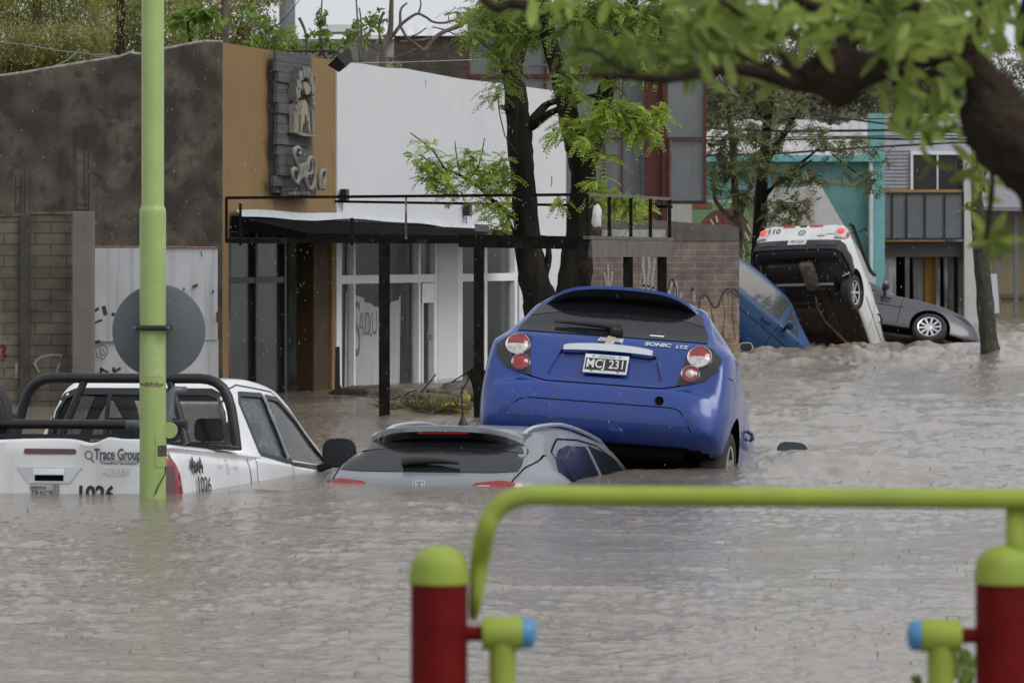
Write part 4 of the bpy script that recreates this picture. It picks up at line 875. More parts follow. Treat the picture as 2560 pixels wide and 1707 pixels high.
    stroke([(205, 1010), (218, 985), (210, 955), (185, 950), (165, 975), (165, 1030), (185, 1090), (205, 1150), (208, 1210), (195, 1262), (172, 1262), (150, 1215), (145, 1160), (165, 1140), (180, 1150)])
    stroke([(215, 1100), (222, 1160), (218, 1250), (232, 1130), (245, 1100), (248, 1160), (244, 1235), (256, 1130), (268, 1095), (275, 1140), (262, 1225)], .022)
    stroke([(290, 1150), (288, 1090), (305, 1045), (330, 1042), (350, 1090), (353, 1180), (345, 1270), (318, 1325), (290, 1310), (270, 1250), (275, 1190), (300, 1190)])
    stroke([(400, 1330), (397, 1250), (405, 1180), (425, 1155), (448, 1165), (450, 1220), (435, 1270), (428, 1330)]); stroke([(325, 1060), (330, 1150), (312, 1200)], .02)
    obj('script_lettering', lt, M_cut, sg, world=True, smooth=True)
    sm = MB()
    for x, w_ in ((180, 30), (215, 35), (262, 26), (292, 22), (318, 26), (348, 28)): slab(sm, [Z(x, 1345), Z(x + w_, 1350), Z(x + w_, 1378), Z(x, 1373)], .12, .16)
    slab(sm, [Z(150, 1330), Z(240, 1333), Z(240, 1338), Z(150, 1335)], .12, .16); slab(sm, [Z(245, 1395), Z(380, 1400), Z(380, 1408), Z(245, 1402)], .12, .16); obj('small_lettering', sm, M_cut, sg, world=True)
    # floodlight on its arm
    fl = thing('floodlight', 'black floodlight on an arm over the top corner of the ochre wall', 'floodlight', fp(ft(800), 4, .2))
    D = 51.0; a = MB().tube([P(716, 128, D), P(780, 128, D), P(830, 127, D), P(846, 128, D)], .012, 6).tube([P(800, 130, D), P(818, 148, D)], .012, 6).tube([P(790, 140, D), P(812, 134, D)], .008, 6); obj('bracket_arm', a, M_black, fl, world=True)
    h = MB(); c = P(848, 145, D); Mh = Matrix.Translation(c) @ Matrix.Rotation(R(-38), 4, 'Y') @ Matrix.Rotation(R(28), 4, 'Z')
    h.hexa([Mh @ Vector(q) for q in ((-.06, -.12, -.13), (.06, -.12, -.13), (.06, .12, -.13), (-.06, .12, -.13))], [Mh @ Vector(q) for q in ((-.10, -.16, .02), (.10, -.16, .02), (.10, .16, .02), (-.10, .16, .02))])
    h.tube([P(820, 135, D), P(838, 128, D), P(850, 136, D)], .02, 8); obj('lamp_head', h, M_black, fl, world=True)
brown_building_fn = brown_building
M_shop_clear = glassmat('dim_shop_glass', (.03, .035, .03), .06, clear=.45, dirt=.6, film=(.07, .075, .065))
brown_building()

def white_building():
    t = thing('white_shop_building', 'white walled shop with tall white framed windows and a door behind the steel canopy', 'building', fp(ft(840), 0))
    T0, T1 = ft(839) + .003, ft(1412)
    tops = [(839, 156), (905, 160), (960, 170), (1010, 172), (1080, 185), (1150, 198), (1240, 208), (1330, 220), (1380, 227), (1412, 231)]
    tp = [(ft(a), fz(a, b)) for a, b in tops]; zw = H - (545 - 640) / 190.
    up = MB(); n = len(tp); f = [fp(a, b, .02) for a, b in tp] + [fp(T1, 1.95, .02), fp(T0, 1.95, .02)]; bk = [fp(a, b, -.25) for a, b in tp] + [fp(T1, 1.95, -.25), fp(T0, 1.95, -.25)]; m = n + 2
    up.add(f + bk, [tuple(range(m)), tuple(range(m, 2 * m))[::-1]] + [(i, i + m, (i + 1) % m + m, (i + 1) % m) for i in range(m)])
    for a, b in ((1092, 1141), (1295, 1412)): fbox(up, ft(a), ft(b), -1.3, 1.95, .02, -.25)
    # dribbles and cracks on the wall
    for pts, wd in (([(1162, 541), (1162, 556), (1161, 574)], .014), ([(1375, 440), (1376, 455), (1374, 466)], .012), ([(1405, 525), (1404, 545)], .02), ([(852, 505), (851, 528)], .012), ([(1060, 200), (1061, 222)], .004)):
        for i in range(len(pts) - 1):
            a, b = [fp(ft(p[0]), fz(*p), .026) for p in pts[i:i + 2]]; e = Vector((FD.x, FD.y, 0)) * wd * 2; up.add([a - e, a + e, b + e * .6, b - e * .6], [(0, 1, 2, 3)], 1)
    obj('front_wall', up, [M_whitewall, mat('wall_stain_grey', (.20, .20, .20), .9, var=.4, scale=20)], t, world=True)
    sd = MB(); sd.hexa([fp(T1, -1.3, 0), fp(T1, -1.3, -6), fp(T1 - .2, -1.3, -6), fp(T1 - .2, -1.3, 0)], [fp(T1, 2.9, 0), fp(T1, 2.9, -6), fp(T1 - .2, 2.9, -6), fp(T1 - .2, 2.9, 0)]); obj('side_wall', sd, M_whitewall, t, world=True)
    rf = MB(); rf.hexa([fp(T0, 2.9, -.26), fp(T1, 2.9, -.26), fp(T1, 2.9, -6), fp(T0, 2.9, -6)][::-1], [fp(T0, 3.0, -.26), fp(T1, 3.0, -.26), fp(T1, 3.0, -6), fp(T0, 3.0, -6)][::-1]); obj('roof', rf, M_concrete, t, world=True)
    ins = MB(); fbox(ins, T0 + .1, ft(1400), -1.3, 1.95, -2.6, -2.7); obj('inner_wall', ins, mat('reflected_green_inside', (.22, .25, .20), .9, var=.5, scale=1.5, c2=(.22, .22, .2), c2t=(.52, .6)), t, world=True)  # wall coloured greenish and lightened to stand for reflections in the panes
    def window(a, b, bars, trans, sill=-1.3, frw=.05):
        g = MB(); fbox(g, ft(a), ft(b), sill, 1.95, -.05, -.06); w_ = obj('window', g, M_shopglass2, t, world=True)
        fr = MB(); fbox(fr, ft(a), ft(b), trans - .05, trans + .055, .01, -.08)
        for px, wd in bars: fbox(fr, ft(px) - wd / 2, ft(px) + wd / 2, sill, 1.95, .012, -.082)
        obj('window_frame', fr, M_frame, w_, world=True); return w_
    zt = H - (697 - 640) / 193.
    window(840, 1092, [(846, .20), (884.5, .06), (1047, .09), (1089, .10)], zt)
    window(1141, 1295, [(1148, .24), (1213, .13), (1288, .12)], zt)
    # glazed door between the mullion and the wall
    d = MB(); tA, tB = ft(1052), ft(1084)
    fbox(d, tA, tB, zt - .32, zt - .06, .02, -.06); fbox(d, tA, tA + .05, -1.3, zt - .06, .022, -.062); fbox(d, tB - .05, tB, -1.3, zt - .06, .022, -.062); dr = obj('glass_door', d, M_frame, t, world=True)
    h = MB(); fbox(h, ft(1060), ft(1070), H - (850 - 640) / 190, H - (836 - 640) / 190, .05, .02); obj('door_notice', h, mat('brown_notice', (.16, .10, .07), .7), dr, world=True)
    # things seen behind the glass: a white drape and a red trimmed display
    dr = MB(); V = []; n = 30
    for i in range(n + 1):
        u = i / n; px = 890 + (1030 - 890) * u; ztp = fz(px, 728 + 40 * math.sin(u * 2.6) ** 2)
        o = -.13 - .03 * math.sin(u * 40)
        V += [fp(ft(px), ztp, o), fp(ft(px), (ztp - 1.3) / 2, o - .02), fp(ft(px), -1.3, o)]
    dr.add(V, [(3 * i + k, 3 * i + k + 1, 3 * i + 4 + k, 3 * i + 3 + k) for i in range(n) for k in (0, 1)]); obj('white_drape', dr, mat('white_drape', (.85, .88, .87), .9, var=.12, scale=3, stretch=(2, 2, .4), c2=(.6, .62, .5), c2t=(.5, .62)), t, world=True, smooth=True)
    lt = MB(); Mx = M4((FD.x, FD.y, 0), (0, 0, 1), (FN.x, FN.y, 0), fp(ft(906), fz(906, 830), -.085)); flat_text(lt, 'S', Mx, 1.0, .0, .75, depth=.01); Mx2 = M4((FD.x, FD.y, 0), (0, 0, 1), (FN.x, FN.y, 0), fp(ft(934), fz(934, 812), -.085)); flat_text(lt, 'ADU', Mx2, .42, .0, .9, depth=.01)
    obj('window_lettering', lt, mat('faded_grey_letters', (.2, .2, .2), .7, var=.4), t, world=True)
    rd = MB()
    for py in (790, 890): fbox(rd, ft(858), ft(872), H - (py + 14 - 640) / 200, H - (py - 14 - 640) / 200, -.3, -.34)
    obj('red_display', rd, mat('red_display', (.30, .02, .02), .6), t, world=True)
    # small dark lamp boxes on the wall
    for px0, px1, py0, py1, lab in ((839, 863, 473, 502, 'small dark lamp box at the joint of the ochre and white walls'), (1150, 1171, 506, 540, 'small dark lamp box low on the white wall above the canopy')):
        b = thing('wall_lamp', lab, 'lamp', fp(ft(px0), fz(px0, py1), .1)); m_ = MB(); fbox(m_, ft(px0) + .02, ft(px0) + .14, fz(px0, py1), fz(px0, py0), .13, .05)
        obj('lamp_housing', m_, M_black, b, world=True); m_ = MB(); fbox(m_, ft(px0) + .05, ft(px0) + .09, fz(px0, py1 - 8), fz(px0, py1 - 14), .05, .02); obj('lamp_bracket', m_, M_black, b, world=True)
M_shopglass2 = glassmat('clearer_shop_glass', (.05, .065, .055), .05, clear=.8, dirt=.35, film=(.12, .14, .13))
white_building()

def canopy():
    t = thing('steel_canopy', 'black steel canopy with posts, railing and sheet roof in front of the two shops', 'canopy', (-2.5, 46, 0))
    # roof deck against the fronts, pale flashing at the wall, deck coloured near-black to stand for the shade beneath it
    def q(px, py, o): return fp(ft(px), fz(px, py), o)
    T0, T1 = ft(572), ft(1225)
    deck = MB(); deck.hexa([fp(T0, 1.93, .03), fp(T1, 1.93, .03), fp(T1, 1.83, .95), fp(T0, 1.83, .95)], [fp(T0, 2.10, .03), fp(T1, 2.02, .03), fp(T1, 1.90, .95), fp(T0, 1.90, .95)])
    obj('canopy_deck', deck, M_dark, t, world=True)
    fl = MB(); n = 40; V = []
    for i in range(n + 1):
        u = i / n; tt = T0 + (T1 - T0) * u; z = 2.165 + .012 * math.sin(u * 21) + .02 * math.sin(u * 5) - .07 * u
        V += [fp(tt, z, .04), fp(tt, z, .09), fp(tt, z - .075 - .02 * math.sin(u * 9), .17)]
    fl.add(V, [(3 * i + k, 3 * i + k + 1, 3 * i + 4 + k, 3 * i + 3 + k) for i in range(n) for k in (0, 1)]); obj('roof_sheet', fl, mat('zinc_sheet', (.50, .52, .54), .45, metal=.2, var=.15, scale=8), t, world=True)
    P0 = P(566, 495, 45.2); P1 = P(1468, 484, 42.7); P2 = P(1676, 499, 46.0)
    zr = H + 145 / sc(45.2)
    def at(px, zt, seg=0):
        A, B = (P0, P1) if seg == 0 else (P1, P2); k = (px - 1280) / F; dx, dy = B.x - A.x, B.y - A.y; u = (k * A.y - A.x) / (dx - k * dy); return Vector((A.x + dx * u, A.y + dy * u, zt))
    def bar(a, b, w_, h_, mb):
        a, b = Vector(a), Vector(b); d = (b - a).normalized(); s = Vector((0, 0, 1)) if abs(d.z) < .9 else Vector((0, 1, 0)); x = d.cross(s).normalized(); y = x.cross(d)
        c = [(-1, -1), (1, -1), (1, 1), (-1, 1)]; mb.hexa([a + x * w_ / 2 * i + y * h_ / 2 * j for i, j in c], [b + x * w_ / 2 * i + y * h_ / 2 * j for i, j in c])
    z_b = H + 38 / 238.
    r = MB(); bar(at(566, zr), at(1468, zr), .03, .03, r); obj('top_rail', r, M_steel, t, world=True)
    r = MB(); bar(at(1468, zr, 1), at(1676, zr - .0, 1), .03, .03, r); obj('top_rail', r, mat('worn_steel_rail', (.10, .095, .09), .55, var=.4, scale=10), t, world=True)
    r = MB(); bar(P(838, 504, 50.), P(1680, 517, 47.5), .03, .03, r); obj('rear_rail', r, M_steel, t, world=True)
    r = MB(); bar(at(566, z_b), at(1150, z_b - .01), .04, .045, r); bar(at(1150, z_b - .005), at(1469, z_b - .03), .06, .13, r); obj('front_beam', r, M_steel, t, world=True)
    r = MB(); bar(at(1466, z_b + .025, 1), at(1676, z_b + .02, 1), .07, .035, r); obj('side_beam', r, mat('worn_steel_beam', (.075, .072, .068), .55, var=.4, scale=10), t, world=True)
    r = MB(); bar(at(1470, z_b - .085, 1) + Vector((0, .02, 0)), at(1668, z_b - .085, 1) + Vector((0, .02, 0)), .09, .17, r); obj('concrete_lintel', r, M_concrete, t, world=True)
    def up(px, z0, z1, w_, seg=0, name='canopy_post', m_=None):
        p = MB(); bar(at(px, z0, seg), at(px, z1, seg), w_, w_, p); return obj(name, p, m_ or M_steel, t, world=True)
    for px, w_ in ((961, .112), (1197, .105), (1457, .10)): up(px, -1.3, z_b - .02, w_)
    for px, w_ in ((1570, .10), (1655, .10)): up(px, -1.3, z_b - .17, w_, 1)
    for px in (566,): up(px, z_b, zr, .03, 0, 'railing_upright')
    up(601, z_b - .05, H + 131 / 236, .028, 0, 'railing_upright'); up(880, z_b - .05, H + 95 / 240, .032, 0, 'railing_upright')
    up(1015, z_b, zr, .022, 0, 'railing_upright', mat('rusty_pale_upright', (.30, .24, .16), .8, var=.5, scale=14, c2=(.10, .05, .03), c2t=(.45, .6)))
    for px in (1468, 1523, 1577, 1626, 1674): up(px, z_b + .02, zr, .036, 1, 'railing_upright')
    # bent bracket sheet by the first tree
    b = MB(); b.hexa([P(1186, 560, 45), P(1222, 562, 45), P(1222, 562, 45.6), P(1186, 560, 45.6)], [P(1188, 578, 45), P(1222, 580, 45), P(1222, 580, 45.6), P(1188, 578, 45.6)]); obj('bent_sheet', b, M_galv, t, world=True)
canopy()
# ---------------------------------------------------------------- fences and steel on the left
def left_side():
    # precast brick pattern fence
    D = 46.6
    t = thing('brick_fence', 'mossy brick patterned concrete fence at the left edge behind the pickup', 'fence', P(90, 640, D))
    bm_ = brickmat('mossy_block', (.155, .133, .10), (.12, .104, .082), (.085, .073, .058), .34, .122, moss=(.06, .07, .035), mort=.009)
    m = MB(); a = P(-120, 540, D); b = P(53, 536, D); c = P(75, 536, D); d = P(180, 535, D)
    m.box(((a.x + b.x) / 2, D, (a.z - 1.3) / 2), (b.x - a.x, .12, a.z + 1.3)); obj('brick_panel', m, bm_, t, world=True)
    m = MB(); m.box(((c.x + d.x) / 2, D, (d.z - 1.3) / 2), (d.x - c.x, .12, d.z + 1.3)); obj('brick_panel', m, bm_, t, world=True)
    m = MB(); m.box(((b.x + c.x) / 2 + .005, D - .03, (a.z - 1.3) / 2 + .01), (c.x - b.x + .01, .18, a.z + 1.32)); obj('fence_pillar', m, M_concrete_dark, t, world=True)
    cp = MB()
    cp.box(((a.x + b.x) / 2 - .01, D, a.z + .012), (b.x - a.x, .16, .03)); cp.box(((c.x + d.x) / 2 + .01, D, d.z + .012), (d.x - c.x, .16, .03)); obj('coping', cp, mat('mossy_coping', (.09, .10, .05), .9, var=.5, scale=12), t, world=True)
    # graffiti as painted strokes
    g = MB()
    def st(pts, w_, D_=D - .065, mb=g):
        for i in range(len(pts) - 1):
            a_, b_ = P(*pts[i], D_), P(*pts[i + 1], D_); dx, dz = b_.x - a_.x, b_.z - a_.z; L = math.hypot(dx, dz) or 1; nx, nz = -dz / L * w_ / 2, dx / L * w_ / 2
            mb.add([Vector((a_.x + nx, D_, a_.z + nz)), Vector((a_.x - nx, D_, a_.z - nz)), Vector((b_.x - nx, D_, b_.z - nz)), Vector((b_.x + nx, D_, b_.z + nz))], [(0, 1, 2, 3)])
    st([(88, 905), (100, 893), (120, 888), (145, 887), (155, 890)], .03); st([(85, 905), (98, 930)], .025); st([(150, 905), (140, 935)], .03); st([(42, 905), (40, 945)], .03)
    obj('white_graffiti', g, mat('thin_white_spray', (.24, .24, .23), .9, var=.3, scale=20), t, world=True)
    g2 = MB(); st([(0, 868), (8, 862), (14, 870), (6, 880), (16, 890), (4, 902)], .035, mb=g2); obj('red_graffiti', g2, mat('red_spray', (.18, .03, .02), .9, var=.3), t, world=True)
    # concrete column with its reinforcing bars
    D2 = 46.3
    c1 = thing('concrete_column', 'plain grey concrete column with tall reinforcing bars between brick fence and white sheets', 'column', P(209, 640, D2)); x0, x1 = P(184, 0, D2).x, P(235, 0, D2).x; zt = P(0, 529, D2).z
    c = MB().box(((x0 + x1) / 2, D2, (zt - 1.3) / 2), (x1 - x0, .22, zt + 1.3), bev=.008); obj('shaft', c, mat('smooth_concrete', (.145, .132, .118), .85, var=.10, scale=4, streak=.35, bump=.15), c1, world=True)
    for px, dy, top in ((185, -.06, 322), (190.5, .06, 322), (212, .06, 332), (221.5, -.06, 332)):
        r = MB().tube([P(px + .5, 531, D2 + dy), P(px - .8, 430, D2 + dy), P(px - 1.5, top, D2 + dy)], .0065, 6); obj('rebar', r, M_rebar, c1, world=True)
    s_ = MB(); 
    for py in (512, 525): s_.tube([P(193, py, D2), P(212, py - 1, D2 - .06), P(224, py, D2), P(210, py + 2, D2 + .06), P(193, py, D2)], .004, 5)
    obj('tie_wire', s_, M_rebar, c1, world=True)
    c2 = thing('rebar_cluster', 'four shorter rusty reinforcing bars rising from the brick fence pillar', 'rebar', P(57, 540, D))
    for px, top in ((39, 438), (52, 438), (61, 434), (75, 434)): obj('rebar', MB().tube([P(px, 536, D + .0), P(px, top, D + .0)], .005, 6), M_rebar, c2, world=True)
    obj('tie_wire', MB().tube([P(39, 470, D), P(75, 468, D)], .003, 5), M_rebar, c2, world=True)
    # white sheets
    D3 = 47.2
    w_ = thing('sheet_hoarding', 'dirty white sheet metal hoarding with rust spots and black graffiti', 'hoarding', P(390, 640, D3))
    for (pa, pb, ya, yb, dd) in ((236, 392, 620, 853, 0), (393, 544, 619, 850, .02), (234, 392, 852, 960, .035), (393, 546, 849, 960, .03)):
        a_, b_ = P(pa, ya, D3 + dd), P(pb, yb, D3 + dd); z0 = b_.z if yb < 950 else -1.3
        obj('sheet', MB().box(((a_.x + b_.x) / 2, D3 + dd, (a_.z + z0) / 2), (b_.x - a_.x, .012, a_.z - z0)), M_whitesheet, w_, world=True)
    obj('top_frame', MB().tube([P(234, 617, D3), P(546, 619, D3)], .010, 6), mat('rusty_edge', (.22, .13, .08), .8, var=.5, scale=20), w_, world=True)
    g = MB()
    for pts, wd in (([(234, 780), (247, 770)], .03), ([(259, 765), (264, 788)], .045), ([(280, 783), (286, 789)], .04), ([(234, 810), (245, 803), (256, 800)], .022), ([(234, 853), (246, 856), (248, 850)], .03), ([(252, 940), (252, 920), (262, 928), (271, 930)], .028), ([(284, 918), (284, 930), (302, 920)], .030), ([(241, 868), (256, 862), (268, 870), (268, 885), (258, 898), (243, 892), (240, 878)], .008), ([(250, 870), (252, 890), (262, 885), (258, 872)], .008), ([(461, 720), (458, 726)], .02), ([(481, 718), (494, 712)], .03), ([(502, 628), (505, 642)], .012), ([(533, 725), (532, 733)], .02), ([(543, 780), (543, 806)], .02)): st(pts, wd, D3 - .008, g)
    obj('black_graffiti', g, mat('black_spray', (.05, .05, .05), .9, var=.5, scale=20), w_, world=True)
M_concrete_dark = mat('damp_concrete', (.060, .053, .045), .9, var=.35, scale=4, streak=.5, c2=(.03, .035, .02), c2t=(.55, .7))
M_rebar = mat('rebar_steel', (.020, .015, .012), .8, var=.3)
left_side()
# ---------------------------------------------------------------- brick wall, hoarding and the buildings beyond
def pbox(mb, px0, px1, py0, py1, D, th, mi=0, ang=0):
    a, b = P(px0, py0, D), P(px1, py1, D); return mb.box(((a.x + b.x) / 2, D + th / 2, (a.z + b.z) / 2), (abs(b.x - a.x), th, abs(a.z - b.z)), mi=mi)
def strokes(mb, D, lst, col=None):
    for pts, w_ in lst:
        for i in range(len(pts) - 1):
            a_, b_ = P(*pts[i], D), P(*pts[i + 1], D); dx, dz = b_.x - a_.x, b_.z - a_.z; L = math.hypot(dx, dz) or 1; nx, nz = -dz / L * w_ / 2, dx / L * w_ / 2
            mb.add([Vector((a_.x + nx, D, a_.z + nz)), Vector((a_.x - nx, D, a_.z - nz)), Vector((b_.x - nx, D, b_.z - nz)), Vector((b_.x + nx, D, b_.z + nz))], [(0, 1, 2, 3)])
def brick_wall():
    D = 70.0; t = thing('brick_wall', 'graffiti covered brick wall with a grey plaster top right of the steel canopy', 'wall', P(1660, 640, D))
    a = P(1395, 590, D); b = P(1848, 606, D)
    bw = brickmat('weathered_brick', (.185, .135, .12), (.155, .118, .106), (.235, .20, .18), .34, .102, mort=.012)
    m = MB(); z = P(0, 602, D).z; m.box(((a.x + b.x) / 2, D + .1, (z - 1.3) / 2), (b.x - a.x, .2, z + 1.3)); obj('brick_face', m, bw, t, world=True)
    m = MB(); A = [P(1395, 545, D - .012), P(1660, 552, D - .012), P(1848, 567, D - .012)]; zb = z
    fr = A + [Vector((A[2].x, A[2].y, zb)), Vector((A[0].x, A[0].y, zb))]; m.add(fr + [v + Vector((0, .224, 0)) for v in fr], [tuple(range(5))[::-1], tuple(range(5, 10))] + [(i, (i + 1) % 5, (i + 1) % 5 + 5, i + 5) for i in range(5)])
    obj('plaster_top', m, mat('grey_plaster_band', (.11, .10, .09), .9, var=.2, scale=4, streak=.7, stain=(.07, .062, .055), bump=.3), t, world=True)
    sd = MB(); sd.box((b.x - .1, D + 2.2, (A[2].z - 1.3) / 2), (.18, 4.0, A[2].z + 1.25)); obj('side_wall', sd, bw, t, world=True)
    g = MB(); pbox(g, 1500, 1528, 575, 590, D - .03, .02); pbox(g, 1530, 1664, 574, 600, D - .04, .03); obj('pale_patch', g, mat('pale_patch', (.32, .31, .29), .9, var=.25, scale=6, streak=.6), t, world=True)
    w1 = MB(); strokes(w1, D - .006, [([(1519, 725), (1514, 695), (1510, 680)], .035), ([(1521, 725), (1521, 690), (1520, 662)], .03), ([(1523, 725), (1529, 700), (1531, 678)], .035), ([(1607, 730), (1612, 700), (1608, 665), (1608, 642)], .05), ([(1622, 735), (1620, 700), (1624, 665), (1622, 640)], .05), ([(1636, 735), (1630, 700), (1635, 665), (1637, 645)], .045), ([(1600, 720), (1612, 712), (1640, 722)], .03),
        ([(1600, 712), (1602, 690), (1606, 680)], .02), ([(1672, 745), (1675, 720), (1680, 705)], .05), ([(1690, 745), (1692, 715), (1688, 700)], .05), ([(1700, 748), (1704, 730)], .035), ([(1735, 755), (1736, 735), (1733, 730)], .05), ([(1773, 768), (1777, 800)], .02), ([(1790, 782), (1794, 818)], .02), ([(1808, 755), (1806, 790)], .016), ([(1826, 737), (1829, 770)], .02), ([(1812, 820), (1817, 845)], .02), ([(1845, 760), (1846, 810)], .02)])
    obj('white_graffiti', w1, mat('white_spray', (.30, .29, .28), .9, var=.3, scale=30), t, world=True)
    k = MB(); strokes(k, D - .008, [([(1672, 725), (1676, 700), (1684, 698), (1690, 720), (1692, 745)], .018), ([(1746, 800), (1750, 745), (1762, 735), (1772, 745), (1778, 760), (1786, 770), (1796, 765), (1802, 745), (1806, 735)], .018), ([(1806, 735), (1814, 724), (1828, 720), (1842, 726), (1848, 745)], .018), ([(1816, 735), (1828, 728), (1842, 740)], .014), ([(1775, 760), (1782, 800), (1790, 850)], .010), ([(1806, 745), (1812, 790), (1806, 850)], .010), ([(1828, 730), (1832, 800), (1838, 850)], .010), ([(1731, 728), (1730, 722), (1735, 720)], .03)])
    obj('black_graffiti', k, mat('black_marker', (.03, .028, .028), .9), t, world=True)
    oc = MB(); V = [P(1745, 812, D - .004), P(1752, 755, D - .004), P(1762, 740, D - .004), P(1776, 760, D - .004), P(1788, 772, D - .004), P(1800, 765, D - .004), P(1812, 733, D - .004), P(1830, 726, D - .004), P(1848, 735, D - .004), P(1848, 890, D - .004), P(1740, 890, D - .004)]
    oc.add(V, [tuple(range(len(V)))[::-1]]); obj('ochre_washed_area', oc, brickmat('ochre_washed_brick', (.27, .195, .13), (.235, .17, .115), (.33, .26, .19), .34, .102, mort=.012), t, world=True)
    # bag on the canopy side
    bg_ = thing('white_bag', 'crumpled white bag tied over a dark bundle behind the canopy railing', 'bag', P(1492, 595, 44.6)); D2 = 44.6
    m = MB(); m.lathe([(.001, .0), (.042, .01), (.052, .07), (.050, .14), (.042, .20), (.028, .25), (.012, .275), (.001, .28)], P(1492, 592, D2) + Vector((0, 0, .07)), (0, 0, 1), 18)
    m.v = [(x + .010 * math.sin(40 * z + x * 60), y, z + .008 * math.sin(70 * x)) for x, y, z in m.v]; obj('bag', m, mat('white_plastic', (.6, .6, .6), .5, var=.15, scale=20, bump=.4), bg_, world=True, smooth=50)
    m = MB().lathe([(.001, -.04), (.050, -.03), (.055, .05), (.045, .10), (.001, .11)], P(1492, 592, D2) + Vector((0, 0, .01)), (0, 0, 1), 14); obj('bundle', m, mat('dark_cloth', (.06, .03, .02), .9, var=.4, scale=20), bg_, world=True, smooth=True)
brick_wall()

def billboard():
    D = 77.0; t = thing('billboard_frame', 'large dark red steel billboard frame with blank grey metal panels behind the trees', 'billboard', P(1640, 640, D))
    M_pan = mat('grey_zinc_panel', (.155, .165, .17), .5, metal=.2, var=.10, scale=2, streak=.3, bump=.05)
    M_rf = mat('dark_red_steel', (.075, .014, .012), .6, var=.25, scale=6)
    M_rc = mat('red_painted_column', (.070, .013, .010), .65, var=.2, scale=4, streak=.3)
    for a, b, c, d in ((1173, 1361, 22, 190), (1173, 1361, 194, 300), (1365, 1508, 22, 320), (1365, 1508, 324, 505), (1512, 1552, 22, 505), (1556, 1608, 22, 505)):
        pn = MB(); pbox(pn, a, b, c, d, D + .05, .04); obj('panel', pn, M_pan, t, world=True)
    for a, b, c, d in ((1670, 1760, 28, 345), (1680, 1760, 350, 503)):
        pn = MB(); pbox(pn, a, b, c, d, D - .3, .04); obj('panel', pn, M_pan, t, world=True)
    fr = MB()
    for a, b, c, d in ((1169, 1174, 20, 300), (1361, 1366, 20, 510), (1508, 1513, 20, 510), (1553, 1557, 20, 510)): pbox(fr, a, b, c, d, D, .1)
    for a, b, c, d in ((1169, 1608, 186, 195), (1365, 1608, 342, 347), (1365, 1608, 503, 509)): pbox(fr, a, b, c, d, D - .01, .12)
    obj('red_frame', fr, M_rf, t, world=True)
    fr = MB(); pbox(fr, 1760, 1766, 28, 510, D - .36, .16); pbox(fr, 1670, 1676, 345, 503, D - .35, .12); pbox(fr, 1668, 1766, 343, 349, D - .37, .14); obj('red_frame', fr, M_rf, t, world=True)
    fr = MB(); pbox(fr, 1668, 1768, 502, 510, D - .38, .2); obj('lower_edge', fr, M_black, t, world=True)
    c = MB(); a, b = P(1610, 30, D - .2), P(1666, 30, D - .2); c.box(((a.x + b.x) / 2, D - .1, (a.z - 1.3) / 2), (b.x - a.x, .25, a.z + 1.3)); c.box((b.x - .03, D - .26, (a.z - 1.3) / 2), (.10, .10, a.z + 1.3)); obj('column', c, M_rc, t, world=True)
    c = MB(); pbox(c, 1478, 1502, 150, 560, D + .1, .2); obj('column', c, M_rc, t, world=True)
    l = MB(); pbox(l, 1385, 1670, 16, 26, D - .45, .3); obj('top_edge', l, M_black, t, world=True)
    l = MB(); pbox(l, 1385, 1720, -6, 14, D + .2, .5); obj('top_flashing', l, mat('white_flashing', (.6, .6, .62), .6), t, world=True)
    l = MB(); l.tube([P(1320, 164, D - .1), P(1500, 166, D - .1)], .02, 6); l.box(P(1628, 160, D - .5), (.2, .2, .05)); obj('service_rail', l, M_galv, t, world=True)
billboard()

